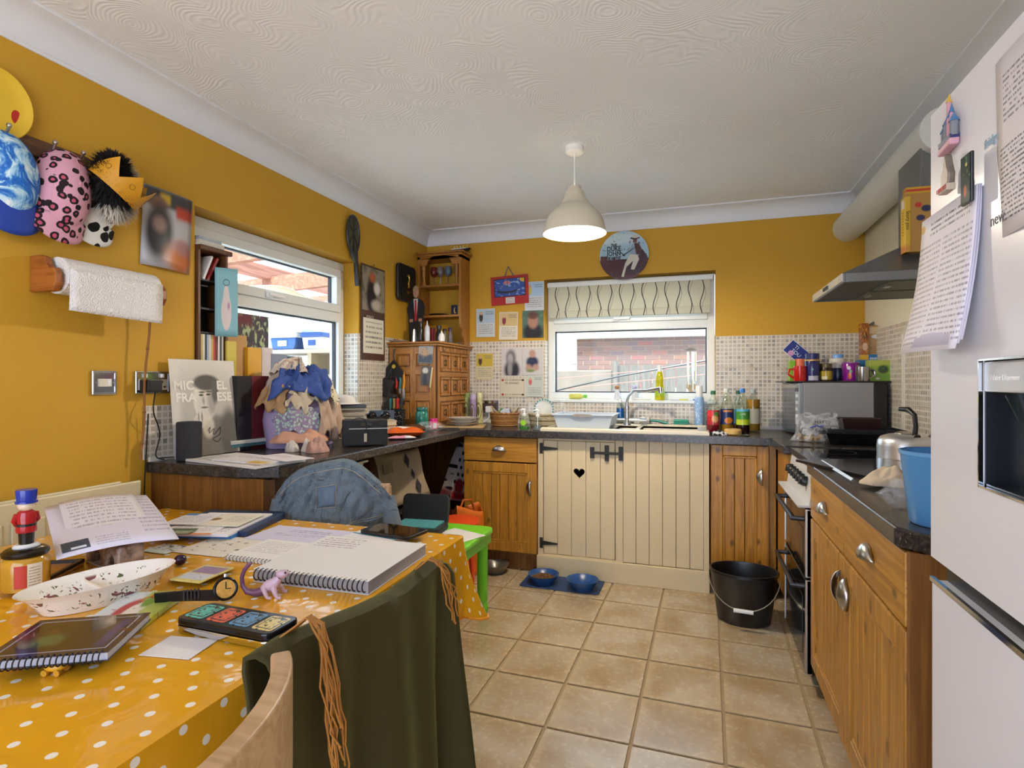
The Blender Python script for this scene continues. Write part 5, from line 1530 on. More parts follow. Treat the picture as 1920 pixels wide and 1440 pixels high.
def cap(label, loc, mc, mbm, rx=.095, rz_=.115, tilt=0.0, brim=.085, out=.085, yaw=PI / 2):
 t = thing('baseball_cap', label, 'cap', loc, rot=(tr(0, 0, 0) @ rotz(yaw) @ roty(tilt)).to_euler())
 mb = MB()
 def dome(a, b):
  az = PI * a; el = PI * (b - .5) * .98
  return (-rx * math.cos(az) * math.cos(el), -out * math.sin(az) * math.cos(el) * (1.0) - .004, rz_ * math.sin(el))
 mb.grid(dome, 24, 18); mb.build('crown', mc, t, smooth=True, sol=.003)
 mb = MB()
 def br(a, b):
  x = (a - .5) * 2; q = math.sqrt(max(0, 1 - x * x * .92))
  return (x * rx * .96, -.012 - out * .55 * q * (1 - .35 * b), -rz_ * .62 - .02 * (1 - q) - brim * b * (q ** .7) + .02 * (1 - q))
 mb.grid(br, 18, 6); mb.build('brim', mbm, t, smooth=True, sol=.004)
 mb = MB(); mb.ball((0, -out - .004, .02), (.006, .004, .006), 10, 6); mb.build('button', mc, t, smooth=True)
 for az in (.25, .5, .75):
  pts = [Vector(dome(az, k / 12)) * 1.012 for k in range(2, 11)]
  MB().tube(pts, .0014, 5).build('seam', mc, t)
 return t
M_LEO = vor_mat('pink_leopard_cloth', '#cf9aac', 34, [(.42, .48, '#1d1418'), (.20, .25, '#b8506a')])
M_DAL = vor_mat('spotted_white_cloth', '#dcdcd8', 20, [(.34, .38, '#131313')])
def m_tie():
 s = NT('blue_tie_dye'); v = s.coord('Object', (1, 1, 1)); n = s.noise(v, 14, 3, .6, 2.0)
 s.base(s.ramp(n, [(.3, '#1040a8'), (.45, '#1a6fc4'), (.55, '#9ccce6'), (.68, '#e6eef2')])); s.rough(.7); return s.m
p = onL(6, 330, .01); cap('blue and white tie-dye cap with a royal blue brim hanging on the hook rail', (p.x, p.y, p.z), m_tie(), mat('#173c9c', .6), rx=.085, rz_=.135, tilt=-.1, brim=.10)
p = onL(103, 362, .01); cap('pink leopard print cap hanging on the hook rail', (p.x + .012, p.y, p.z), M_LEO, M_LEO, rx=.085, rz_=.145, tilt=.12, brim=.085, out=.10)
p = onL(165, 405, .01); cap('white cap with black cow spots hanging below the furry hat', (p.x, p.y + .01, p.z + .02), M_DAL, M_DAL, rx=.075, rz_=.085, tilt=.1, brim=.075, out=.06)
# furry hat with a paper crown round it
p = onL(190, 345, .05)
fh = thing('furry_hat', 'black and white shaggy fur hat hanging on the hook rail', 'hat', (p.x + .06, p.y, p.z - .01), PI / 2)
MB().ball((0, 0, 0), (.07, .055, .105), 20, 12).build('hat_lining', mat('#2a2422', .9), fh, smooth=True)
rr = random.Random(4)
def fur(nm, m, n, cond):
 mb = MB(); k = 0
 while k < n:
  u, v_ = rr.uniform(0, 2 * PI), rr.uniform(-1, 1)
  d = Vector((math.sqrt(1 - v_ * v_) * math.cos(u), math.sqrt(1 - v_ * v_) * math.sin(u), v_))
  if d.y > .35 or not cond(d): continue
  q = Vector((d.x * .07, d.y * .055, d.z * .105))
  tip = q + d * rr.uniform(.018, .032) + Vector((rr.uniform(-.012, .012), 0, -rr.uniform(.004, .018)))
  sidev = d.cross(Vector((0, 0, 1))).normalized() * .0035
  mb.add([q - sidev, q + sidev, tip], [(0, 1, 2)]); k += 1
 o = mb.build(nm, m, fh); o['kind'] = 'stuff'
fur('black_fur', mat('#1a1618', .8), 1500, lambda d: d.x < .35 and not (d.z < -.75))
fur('white_fur', mat('#cfc8bc', .9), 900, lambda d: d.x >= .3 or d.z < -.7)
pc = onL(208, 350, .06)
crn = thing('party_hat', 'gold card party crown pushed over the furry hat', 'paper crown', (p.x + .07, p.y + .01, p.z - .01), rot=(tr(0, 0, 0) @ rotz(PI / 2) @ roty(.55) @ rotx(.5)).to_euler())
mb = MB()
def crown(a, b):
 q = 2 * PI * a; tri = abs(((a * 6) % 1) - .5) * 2
 return (.09 * math.cos(q), .078 * math.sin(q), -.03 + b * (.045 + .055 * (1 - tri)))
mb.grid(crown, 48, 2); mb.build('card_band', mat('#c98f1e', .45, var=.1), crn, sol=.0015)
mb = MB()
for k in range(6):
 q = 2 * PI * (k + .5) / 6; c0 = Vector((.0915 * math.cos(q), .0795 * math.sin(q), .02))
 mb.lathe([(.008, 0), (.0095, 0)], 14, M=tr(c0) @ rotz(q) @ roty(PI / 2), caps=False)
o = mb.build('pen_drawing', mat('#6a4a14', .6), crn, sol=.0006); o['kind'] = 'stuff'
# yellow foam sun-hat / party plate
p = onL(-10, 192, .02)
yh = thing('wall_plate', 'yellow oval party plate with a red mark above the caps', 'plate', (p.x, p.y, p.z), PI / 2)
M3 = rotx(PI / 2)
MB().lathe([(0, 0), (.075, 0), (.085, .006), (.105, .014), (.108, .016), (.105, .018), (.085, .010), (.07, .004), (0, .004)], 36, sy=1.0, sx=.9, M=M3).build('plate_shell', mat('#d9b32e', .5, var=.12, scale=8), yh, smooth=50)
MB().lathe([(0, .0045), (.014, .0045)], 16, M=tr(.055, 0, -.022) @ M3, caps=False, sy=1.6).build('red_mark', mat('#b52a1c', .5), yh)
# photo print
def blurred(nm, bg, shapes, axes='xz'): return print_mat(nm, bg, shapes, axes, .35)
c, w, h = wall_rect(268, 360, 357, 505, 'x', XL + .012)
ph_ = sheet('photo_print', w, h, blurred('photo_figure_by_stall', '#b9b9bd', [('r', 0, .78, 1, 1, '#3a3a3c', .04), ('r', .3, .82, .5, .95, '#c8a82a', .04), ('r', .62, .68, 1, .84, '#b5402a', .05), ('e', .28, .8, .16, .1, '#8a6a58', .4), ('e', .3, .45, .26, .36, '#26262c', .35), ('e', .3, .55, .12, .1, '#8a7068', .6), ('e', .75, .15, .3, .2, '#c06a2a', .6), ('e', .8, .32, .2, .1, '#a87a78', .6)]), c + Vector((.012, 0, 0)), PI / 2, tilt=.02, curl=-.02)
tag(ph_, 'curling glossy photo print taped to the wall above the kitchen roll', 'photo')
# kitchen roll holder
c, w, h = wall_rect(88, 492, 285, 570, 'x', XL + .06)
kr = thing('kitchen_roll_holder', 'wooden kitchen roll holder screwed to the yellow wall', 'holder', (XL + .001, c.y, c.z), PI / 2)
M_HOLD = wood('#8a4c1c', '#a9662c', 1, 1, True, .4, 'orange_brown_wood')
hw = w / 2
for sgn in (-1, 1):
 poly = [(0, -.055), (-.105, -.055), (-.12, -.03), (-.12, .0), (-.108, .02), (-.085, .022), (-.075, .035), (-.07, .055), (-.05, .062), (0, .062)]
 Mx = Matrix(((0, 0, 1, 0), (1, 0, 0, 0), (0, 1, 0, 0), (0, 0, 0, 1)))
 MB().prism(poly, sgn * hw - .012, sgn * hw + .012, Mx).build('bracket', M_HOLD, kr, bev=.004)
MB().cyl((-hw, -.075, .0), (hw, -.075, .0), .010, n=12).build('rod', M_HOLD, kr, smooth=True)
MB().box(-hw, -.012, -.02, hw, 0, .02).build('back_board', M_HOLD, kr)
ro = thing('kitchen_roll', 'white embossed kitchen roll with a loose sheet hanging down', 'kitchen roll', (XL + .001, c.y, c.z), PI / 2)
def m_roll():
 s = NT('embossed_paper'); v = s.coord(); vo = s.n('ShaderNodeTexVoronoi'); vo.inputs['Scale'].default_value = 42; s.l(v, vo.inputs['Vector'])
 s.base(lin('#e2dfdc')); s.rough(.9, 0, .1); s.bump(s.math('SINE', s.math('MULTIPLY', vo.outputs['Distance'], 22.0)), .35, .004); return s.m
M_ROLL = m_roll(); rw = hw - .022
MB().lathe([(.018, -rw), (.060, -rw), (.060, rw), (.018, rw)], 36, M=tr(0, -.075, 0) @ roty(PI / 2), caps=False).build('roll', M_ROLL, ro, smooth=50)
mb = MB(); mb.grid(lambda a, b: ((a - .5) * 2 * rw, -.1365 + .006 * b * b + .004 * math.sin(a * 4) * b, .02 - (.135 + .012 * a) * b), 10, 8); mb.build('loose_sheet', M_ROLL, ro, smooth=True, sol=.0012)
# bamboo cane hanging from the holder
pa, pb = onL(282, 566, .06), onL(264, 862, .035)
cn = thing('bamboo_cane', 'thin bamboo cane leaning between the kitchen roll and the desk', 'cane', pa)
d = pb - pa
MB().tube([d * (k / 10) + Vector((0, .004 * math.sin(k), 0)) for k in range(11)], .0045, 8).build('stem', mat('#8a5a24', .5), cn, smooth=True)
for k in (1, 3, 5, 7, 9): MB().ball(d * (k / 10) + Vector((0, .004 * math.sin(k), 0)), .0062, 8, 6).build('node', mat('#7a4c1c', .5), cn, smooth=True)
# switch and socket
def plate_frame(t, w, h):
 MB().box(-w / 2, -.008, -h / 2, w / 2, 0, h / 2).build('face_plate', M_CHROME, t, bev=.003, seg=3)
 mb = MB()
 for (x0, z0, x1, z1) in frame_rects(-w / 2 + .002, -h / 2 + .002, w / 2 - .002, h / 2 - .002, .006): mb.box(x0, -.011, z0, x1, -.008, z1)
 mb.build('raised_rim', M_CHROME, t, bev=.002)
c, w, h = wall_rect(168, 695, 217, 740, 'x', XL)
sw = thing('light_switch', 'chrome framed light switch on the yellow wall', 'switch', (XL + .001, c.y, c.z), PI / 2)
plate_frame(sw, .088, .088); M_IV = mat('#d8d0bc', .4)
MB().box(-.022, -.013, -.014, .022, -.008, .014).build('insert', M_IV, sw); MB().box(.009, -.016, -.012, .020, -.012, .012).build('rocker', M_WHITEP, sw, bev=.002)
for x in (-.032, .032): MB().cyl((x, -.0095, 0), (x, -.008, 0), .003, n=8).build('screw', M_STEEL, sw)
c, w, h = wall_rect(250, 696, 316, 738, 'x', XL)
so = thing('wall_socket', 'chrome double socket with a black charger plugged in', 'socket', (XL + .001, c.y, c.z), PI / 2)
plate_frame(so, .146, .088)
for x in (-.036, .036):
 MB().box(x - .024, -.0125, -.03, x + .024, -.008, .012).build('insert', M_IV, so)
 mb = MB()
 for (qx, qz, qw, qh) in ((0, .002, .003, .005), (-.011, -.018, .005, .003), (.011, -.018, .005, .003)): mb.box(x + qx - qw, -.0129, qz - qh, x + qx + qw, -.0124, qz + qh)
 o = mb.build('pin_holes', M_BLACK, so); o['kind'] = 'stuff'
 MB().box(x - .008, -.015, .018, x + .008, -.008, .034).build('switch_rocker', M_WHITEP, so, bev=.002)
plg = thing('phone_charger', 'black plug charger with a long black cable in the chrome socket', 'charger', (XL + .014, c.y - .030, c.z - .012), PI / 2)
MB().box(-.034, -.05, -.025, .026, .0, .024).build('charger_block', M_BLACK, plg, bev=.005)
Ml = rotz(-PI / 2)
def reloc(o, v): return Ml @ (Vector(v) - Vector(o.location))
spk = on(351, 862, z=WT + .001)
sp0 = Vector((spk.x, spk.y, WT))
pts = [plg.location + Vector((.03, .01, -.025)), plg.location + Vector((.045, -.01, -.10)), Vector((XL + .035, 1.685, 1.02)), Vector((XL + .03, 1.672, .935)), Vector((XL + .05, 1.69, .917)), sp0 + Vector((-.09, -.045, .010)), sp0 + Vector((-.045, -.02, .012))]
def smooth_path(pts, n=8):
 pts = [Vector(p) for p in pts]; out = []
 for i in range(len(pts) - 1):
  p0, p1, p2, p3 = pts[max(0, i - 1)], pts[i], pts[i + 1], pts[min(len(pts) - 1, i + 2)]
  for k in range(n):
   t = k / n
   out.append(.5 * ((2 * p1) + (p2 - p0) * t + (2 * p0 - 5 * p1 + 4 * p2 - p3) * t * t + (3 * p1 - p0 - 3 * p2 + p3) * t ** 3))
 return out + [pts[-1]]
MB().tube([reloc(plg, q) for q in smooth_path(pts)], .0026, 6).build('cable', M_BLACK, plg, smooth=True)
pts = [Vector((XL + .03, 1.640, 1.10)), Vector((XL + .022, 1.638, .95)), Vector((XL + .02, 1.632, .80)), Vector((XL + .02, 1.64, .62)), Vector((XL + .02, 1.66, .45))]
MB().tube([reloc(plg, q) for q in smooth_path(pts)], .0026, 6).build('cable', M_BLACK, plg, smooth=True)

# ------------------------------------------------------------------ on the desk
# signed portrait poster leaning on the tiles
def m_portrait():
 return print_mat('pencil_portrait', '#d3cdc0', [
  ('e', .5, .45, .55, .42, '#b5afa4', .6), ('r', 0, 0, .12, 1, '#d3cdc0', .06),
  ('e', .60, .12, .38, .30, '#77726a', .15), ('e', .86, .2, .16, .28, '#5c5852', .3), ('e', .52, .30, .09, .12, '#c9c3b6', .3),
  ('e', .50, .58, .185, .215, '#d8d2c4', .08), ('e', .50, .52, .13, .13, '#cdc7ba', .3), ('e', .60, .55, .07, .14, '#a09a90', .5),
  ('e', .53, .76, .20, .085, '#4c4843', .22), ('e', .655, .66, .055, .12, '#5c5852', .4),
  ('e', .44, .63, .035, .012, '#3a3733', .4), ('e', .55, .635, .035, .012, '#3a3733', .4), ('e', .455, .66, .05, .010, '#5a564f', .5), ('e', .56, .665, .05, .010, '#5a564f', .5),
  ('e', .47, .57, .018, .04, '#9a948a', .6), ('e', .48, .50, .05, .011, '#6a645c', .5),
  ('e', .40, .36, .10, .075, '#d2ccbf', .12), ('e', .34, .28, .06, .12, '#cdc7ba', .15), ('e', .43, .40, .012, .05, '#8a847a', .5), ('e', .38, .40, .010, .05, '#8a847a', .5), ('n', 60, '#8f897e', .66, .72)], 'xz')
lean = .10
pl_, pr_ = Vector((-1.985, 1.725, 0)), Vector((-1.955, 2.03, 0))
dirp = (pr_ - pl_); angp = math.atan2(dirp.y, dirp.x)
pw_, phh = dirp.length, .405
po_ = sheet('poster', pw_, phh, m_portrait(), ((pl_.x + pr_.x) / 2 - .016, (pl_.y + pr_.y) / 2, WT + .003 + phh / 2 * math.cos(lean)), angp, lean=-lean * 1.0, thick=.001)
tag(po_, 'signed pencil portrait poster of a man in a suit leaning on the tiles', 'poster')
M_LT = mat('#e3ddd0', .7)
lettering('MIC', .052, M_LT, po_, (-.095, -.0022, .092), name='name_lettering', bold=.002)
lettering('EL', .052, M_LT, po_, (.082, -.0022, .092), name='name_lettering', bold=.002)
lettering('FRA', .052, M_LT, po_, (-.090, -.0022, .042), name='name_lettering', bold=.002)
lettering('ESE', .052, M_LT, po_, (.092, -.0022, .042), name='name_lettering', bold=.002)
sg = [(.0, -.003, -.10), (.012, -.003, -.085), (.006, -.003, -.11), (.03, -.003, -.092), (.025, -.003, -.118), (.05, -.003, -.10), (.062, -.003, -.088), (.055, -.003, -.12), (.02, -.003, -.135), (.045, -.003, -.15), (.06, -.003, -.135)]
MB().tube(smooth_path(sg, 5), .0011, 5).build('signature', M_BLACK, po_)
# smart speaker
ss = thing('smart_speaker', 'charcoal cylinder smart speaker in front of the portrait poster', 'speaker', (sp0.x + .01, sp0.y, WT + .001))
MB().lathe([(0, 0), (.042, 0), (.045, .003), (.046, .010), (.046, .146), (.044, .151), (.040, .153), (0, .153)], 32).build('fabric_body', mat('#26262a', .85, var=.4, scale=300, bump=.3), ss, smooth=50)
MB().lathe([(.036, .1532), (.038, .1532)], 32, caps=False).build('light_ring', mat('#3a3f46', .3), ss)
# papers under the poster
M_TEAL = mat('#3c6a70', .5)
def flatpile(specs):
 z = WT + .001
 for nm, cs, th, m, lab, cat in specs:
  slab(nm, cs, z, th, m, lab, cat); z += th + .0006
P_NEWS = printed('newspaper_print', '#cfcbc4', [('t', .03, .05, .97, .62, 9, '#7d7a78'), ('r', .05, .7, .4, .95, '#d8d4ce', .01), ('r', .5, .68, .95, .93, '#8aa0b4', .02)])
flatpile([('folder', ((380, 842), (520, 850), (560, 818), (428, 808)), .018, mat('#8a4a2a', .5), 'brown card folder at the bottom of the desk papers', 'folder'),
    ('folder', ((382, 838), (515, 845), (555, 815), (430, 806)), .014, M_TEAL, 'teal plastic document folder among the desk papers', 'folder'),
    ('document_wallet', ((384, 832), (520, 840), (556, 810), (432, 800)), .016, mat('#b9b6b0', .25, var=.1), 'clear plastic document wallet on top of the teal folder', 'wallet')])
o, w, h = slab('newspaper', ((366, 868), (500, 882), (552, 864), (424, 850)), WT + .001, .010, P_NEWS, 'folded newspaper hanging towards the desk corner', 'newspaper')
MB().prism([(-.03, 0), (.03, 0), (0, .035)], .0102, .0106, tr(-w * .16, h * .18, 0)).build('red_triangle', mat('#b8362c', .5), o)
o, w, h = slab('leaflet', ((420, 866), (508, 874), (540, 860), (446, 852)), WT + .0118, .006, printed('leaflet_print', '#d3cfd2', [('t', .1, .5, .8, .8, 2, '#9a7a8c'), ('r', .7, 0, 1, .25, '#c9a23a', .02)]), 'folded white leaflet on the newspaper', 'leaflet')
slab('envelope', ((490, 858), (545, 868), (580, 858), (520, 849)), WT + .0185, .002, printed('envelope_print', '#d9d4d8', [('t', .1, .4, .6, .7, 2, '#a06a90')]), 'white envelope lying over the leaflet', 'envelope')

# shelf tower in the window corner
M_TWR = wood('#4a2c16', '#6b4222', 2, 1, False, .45, 'dark_walnut'); M_DKIN = mat('#141018', .5)
TY, TYE, TXB, TXF = 1.884, 2.045, -2.148, -2.035
tw = thing('shelf_tower', 'narrow dark wooden media tower standing in the window corner', 'shelf', (0, 0, 1.0935))
mb = MB(); mb.box(TXB, TY, 0, TXF, TY + .012, .70); mb.build('side', M_TWR, tw)
MB().box(TXB, TYE - .012, 0, TXF, TYE, .70).build('side', M_TWR, tw)
MB().box(TXB, TY + .012, 0, TXB + .006, TYE - .012, .70).build('back', M_DKIN, tw)
MB().box(TXB, TY - .0, .70, TXF + .015, TYE + .015, .722).build('top', M_TWR, tw, bev=.005)
for z in (0.0, .19, .34, .445, .57): MB().box(TXB + .006, TY + .012, z, TXF - .006, TYE - .012, z + .008).build('shelf_board', M_DKIN, tw)
cols = ['#c9b26a', '#d8d4c8', '#1d1d22', '#9ab0c0', '#d0c8b8', '#c8a050', '#b8402c', '#6a1f1c', '#dcd8d0', '#26242a', '#c4bca8']
y = TY + .016
for k, cc in enumerate(cols):
 wdt = .0105 if k not in (4, 7) else .014
 t = MB().box(TXB + .012, y, 0, TXF - .002, y + wdt - .0008, .138).build('disc_case', mat(cc, .3), loc=(0, 0, 1.0935 + .1985))
 tag(t, ('pale', 'white', 'black', 'grey blue', 'cream', 'mustard', 'red', 'maroon', 'off-white', 'charcoal', 'beige')[k] + ' spined disc case standing in the shelf tower', 'disc case', 'discs in the shelf tower')
 y += wdt
for k in range(3): tag(MB().box(TXB + .012, TY + .015, 0, TXF - .002, TYE - .016, .0125).build('disc_case', mat(('#2a3038', '#41505c', '#55606a')[k], .25), loc=(0, 0, 1.0935 + .009 + k * .013)), ('black', 'slate', 'grey')[k] + ' disc case lying flat at the foot of the shelf tower', 'disc case', 'discs lying flat')
for k, (cc, aa) in enumerate((('#d8d4d0', .42), ('#8a1f24', .48))):
 tag(MB().box(-.05, 0, 0, .05, .010, .118).build('disc_case', mat(cc, .3), loc=(-2.09, TY + .028 + k * .024, 1.0935 + .5785), rot=(-aa, 0, 0)), ('white', 'dark red')[k] + ' disc case leaning on the top shelf of the tower', 'disc case')
tag(MB().box(TXB + .01, TY + .005, 0, TXF, TYE - .02, .022).build('paperback_book', mat('#c9c4b8', .6), loc=(0, 0, 1.0935 + .7225)), 'pale paperback book lying on top of the shelf tower', 'book')
tag(MB().box(TXB + .012, TY + .008, 0, TXF - .005, TYE - .03, .016).build('plastic_wallet', mat('#aeb8c2', .12, .3, var=.5, scale=40), loc=(0, 0, 1.0935 + .745)), 'shiny silver disc wallet on top of the shelf tower', 'wallet')
# blue card with a drawing, hanging on the tower
c0 = on(416, 566, x=-2.0)
bc_ = sheet('drawing', .092, .305, print_mat('child_drawing_blue', '#7fb0b8', [('e', .5, .36, .22, .27, '#cfc3bd', .06), ('e', .5, .55, .14, .2, '#cfc3bd', .06), ('e', .5, .79, .15, .05, '#4a6a74', .1), ('e', .5, .79, .12, .035, '#7fb0b8', .1), ('e', .6, .45, .05, .05, '#b07aa0', .6)], 'xz'), (-1.995, c0.y + .02, c0.z), math.radians(52), curl=.004)
tag(bc_, 'blue card with a child\'s drawing taped to the shelf tower', 'drawing')
# envelopes and files on the sill
SILL = 1.0935
def upright(nm, px0, py0, px1, py1, x, th, m, label, cat, rz_=None, z0=None):
 a, b = on(px0, py1, x=x), on(px1, py1, x=x)
 zt = on((px0 + px1) / 2, py0, x=x).z; z0 = SILL if z0 is None else z0
 wd = abs(b.y - a.y)
 return tag(MB().box(-wd / 2, -th / 2, 0, wd / 2, th / 2, zt - z0).build(nm, m, bev=.001, loc=(x, (a.y + b.y) / 2, z0), rot=(0, 0, PI / 2)), label, cat)
upright('envelope', 424, 628, 462, 700, -2.06, .006, mat('#b98f5a', .7), 'large brown envelope standing on the window sill', 'envelope')
upright('document_folder', 424, 640, 442, 700, -2.03, .010, mat('#c8b44a', .4), 'translucent yellow folder standing in front of the brown envelope', 'folder')
upright('ring_binder', 457, 652, 483, 706, -2.06, .05, mat('#d09a1c', .4), 'yellow ring binder with a printed spine on the sill', 'binder')
rb = bpy.data.objects['ring_binder']
lettering('Part A', .032, mat('#6a1f1a', .5), rb, (.004, -.0258, .10), (PI / 2, PI / 2, 0))
upright('paper_stack', 485, 652, 505, 712, -2.07, .04, mat('#cfc4c4', .7, var=.15, scale=120), 'bundle of white papers standing beside the yellow binder', 'papers')
upright('document_file', 505, 664, 534, 700, -2.06, .03, mat('#7a8092', .5), 'slate blue document file on the sill', 'file')
upright('desk_organiser', 530, 668, 552, 705, -2.08, .05, mat('#23282c', .3), 'black desk organiser with papers beside the slate file', 'organiser')
upright('picture_print', 436, 590, 503, 656, -2.135, .004, print_mat('balloon_bouquet', '#3f3a44', [('n', 9, '#a8b888', .5, .58), ('n', 14, '#5a3a48', .56, .62), ('e', .2, .55, .12, .16, '#8fb06a', .15), ('e', .45, .4, .1, .14, '#8fb06a', .15), ('e', .75, .3, .1, .14, '#86a860', .15), ('e', .35, .15, .16, .2, '#26242c', .1), ('e', .78, .12, .2, .14, '#b8c8cc', .2), ('r', 0, .88, .5, 1, '#6a2430', .05)], 'xz'), 'colourful balloon picture leaning on the side window glass', 'picture')
MB().prism([(-.0, .02), (0, 0), (.02, 0), (.02, .02)], 0, .001)
rbd = on(598, 700, x=-2.07)
tag(MB().lathe([(0, 0), (.088, 0), (.09, .004), (.09, .014), (.088, .018), (0, .018)], 36, M=roty(PI / 2)).build('round_board', mat('#d0b99c', .5, var=.06), smooth=50, loc=(-2.10, rbd.y, SILL + .091), rot=(0, .12, 0)), 'round pale wooden board leaning in the window', 'board')
upright('box_file', 430, 705, 457, 800, -2.0, .09, mat('#121016', .5), 'tall black box file standing behind the clothes heap', 'box file', z0=WT + .001)
upright('box_file', 458, 705, 490, 800, -2.0, .09, mat('#5a0f16', .5), 'tall dark red box file standing behind the clothes heap', 'box file', z0=WT + .001)

# heap of clothes
HC, HRX, HRY, HRZ = Vector((-1.865, 2.33, WT + .002)), .15, .205, .37
def dome_pt(az, el, off=0.0):
 d = Vector((math.cos(el) * math.cos(az), math.cos(el) * math.sin(az), math.sin(el)))
 lump = 1 + .05 * mnoise.noise(d * 2.3)
 q = Vector((d.x * (HRX * lump + off), d.y * (HRY * lump + off), max(.0, d.z) ** .75 * (HRZ * lump * .97 + off)))
 return q
bag = thing('cushion', 'plump lilac cushion under the heap of clothes on the desk', 'cushion', HC)
mb = MB(); mb.grid(lambda a, b: tuple(dome_pt(2 * PI * a, PI / 2 * b ** .9) * (1 if b > .12 else .9 + .1 * b / .12)), 40, 16)
mb.build('lilac_cover', mat('#a48fb0', .7, var=.15, scale=9), bag, smooth=True)
for el_ in (.35, .62):
 MB().tube([dome_pt(math.radians(-160 + 14 * k), el_ + .25 * math.sin(k * .3), .002) for k in range(14)], .003, 6).build('piping', mat('#75637e', .7), bag, smooth=True)
def garment(nm, label, cat, az0, az1, el0, el1, off, m, seed, wob=.35, amp=.022):
 r0 = math.radians; mb = MB(); N, K = 30, 16
 def fn(a, b):
  e1 = mnoise.noise(Vector((a * 4, seed, .3))) * wob; e2 = mnoise.noise(Vector((seed, b * 4, .7))) * wob
  az = r0(az0 + (az1 - az0) * a) + e2 * .6; el = r0(el0 + (el1 - el0) * b) + e1 * (1 - b) * .7
  el = max(.02, min(PI / 2 - .02, el))
  f = amp * abs(mnoise.noise(Vector((az * 3.5 + seed, el * 1.6, seed * .7)))) * 1.6 + amp * .6 * mnoise.noise(Vector((az * 9, el * 7 + seed, 2)))
  return tuple(dome_pt(az, el, off + f))
 mb.grid(fn, N, K)
 o = mb.build(nm, m, smooth=True, sol=.005, loc=HC)
 return tag(o, label, cat)
M_FLOR = vor_mat('floral_cream_cloth', '#c4b6a4', 60, [(.22, .30, '#b06a50')])
M_SPOT = vor_mat('spotted_cream_cloth', '#c9c0a8', 70, [(.26, .32, '#4a4434')])
M_MINT = vor_mat('mint_lace_cloth', '#8d7f98', 75, [(.42, .48, '#a9bfae')])
garment('lace_garment', 'mint green lace garment spilling from the foot of the heap', 'clothes', -85, -15, 4, 24, .010, M_MINT, 2.1, .3, .012)
garment('trousers', 'folded beige pink trousers hanging down the heap beside the radio', 'clothes', -20, 40, 3, 40, .014, mat('#a88f7c', .8, var=.12), 3.7, .25, .03)
garment('camisole', 'crumpled peach and tan camisole across the heap', 'clothes', -150, -66, 22, 44, .020, mat('#a98458', .7, var=.35, scale=22), 5.2)
garment('grey_shirt', 'dark grey shirt showing under the cream blouse', 'clothes', -160, -110, 36, 58, .012, mat('#4a4a50', .8), 8.2)
garment('blouse', 'pale cream blouse with buttons draped beside the box files', 'clothes', -165, -82, 42, 80, .030, mat('#b5a797', .8, var=.08), 6.4)
garment('spotted_scarf', 'cream scarf with small dark spots behind the radio', 'clothes', -28, 30, 28, 58, .026, M_SPOT, 1.9)
garment('blue_shirt', 'royal blue crinkled shirt across the top of the heap', 'clothes', -84, 20, 36, 72, .040, mat('#2c4686', .8, var=.25, scale=30, bump=.6), 4.5, .5, .03)
garment('patterned_top', 'cream top with a red and green pattern on the crown of the heap', 'clothes', -140, -30, 58, 89, .046, M_FLOR, 9.3)
garment('beige_sleeve', 'pale beige sleeve hanging below the blue shirt', 'clothes', -60, -30, 20, 40, .030, mat('#b5a68e', .8, var=.08), 7.7, .3)
# pink underwear in front of the heap
pb_ = on(548, 842, z=WT + .002)
def lump(nm, label, cat, loc, rx, ry, h, m, seed, a_=0.0, amp=.35, group=None):
 mb = MB()
 def fn(a, b):
  q = 2 * PI * a; r = 1 + amp * mnoise.noise(Vector((math.cos(q) * 1.6, math.sin(q) * 1.6, seed)))
  rr_ = (1 - b); z = h * (1 - rr_ ** 2.6) * (1 + .8 * mnoise.noise(Vector((math.cos(q) * rr_ * 3, math.sin(q) * rr_ * 3, seed + 4))))
  edge = .94 if b == 0 else 1
  return (rx * r * rr_ * edge * math.cos(q), ry * r * rr_ * edge * math.sin(q), max(0.0, z))
 mb.grid(fn, 40, 14)
 return tag(mb.build(nm, m, smooth=True, loc=loc, rot=(0, 0, a_)), label, cat, group)
lump('nightdress', 'crumpled peach pink nightdress in front of the heap', 'clothes', (pb_.x + .02, pb_.y + .02, WT + .034), .15, .055, .05, mat('#b98a70', .8, var=.2, scale=25), 3.3, .75)
for k, (px_, py_) in enumerate(((548, 846), (578, 846))):
 q = on(px_, py_, z=WT + .002); lump('bundled_sock', ('rolled white sock ball under the peach nightdress' if k == 0 else 'rolled white sock ball beside the beige underwear'), 'sock', (q.x, q.y, WT + .001), .035, .03, .042, mat('#c9bfb2', .85, var=.08), 1.1 + k, 0, .15, 'sock balls')
q = on(600, 846, z=WT + .002); lump('beige_underwear', 'beige pink underwear with a loose strap on the desk edge', 'clothes', (q.x, q.y - .02, WT + .001), .05, .05, .055, mat('#ad8676', .8, var=.2), 6.6)

# radio
rp = on(660, 838, z=WT)
rdo = thing('radio', 'black box radio with a silver stripe on the desk', 'radio', (rp.x + .035, rp.y + .055, WT + .004), .64)
MB().box(-.105, -.045, 0, .105, .045, .125).build('case', mat('#08080a', .6), rdo, bev=.006)
MB().box(-.075, -.0465, .082, .105, -.0448, .086).build('silver_stripe', M_STEEL, rdo)
MB().box(-.02, -.0462, .098, .03, -.0448, .114).build('display', mat('#17191c', .1), rdo)
for x in (-.09, .09): MB().box(x - .008, -.04, -.003, x + .008, .04, 0).build('foot', M_BLACK, rdo)
pts = smooth_path([(-.11, .03, .04), (-.10, -.02, .10), (-.04, -.06, .135), (.0, -.062, .125), (.004, -.062, .09), (.0, -.060, .06)])
MB().tube(pts, .002, 6).build('aerial_wire', M_BLACK, rdo); MB().box(-.008, -.066, .022, .006, -.056, .062).build('wire_plug', mat('#b5aa98', .5), rdo, bev=.002)
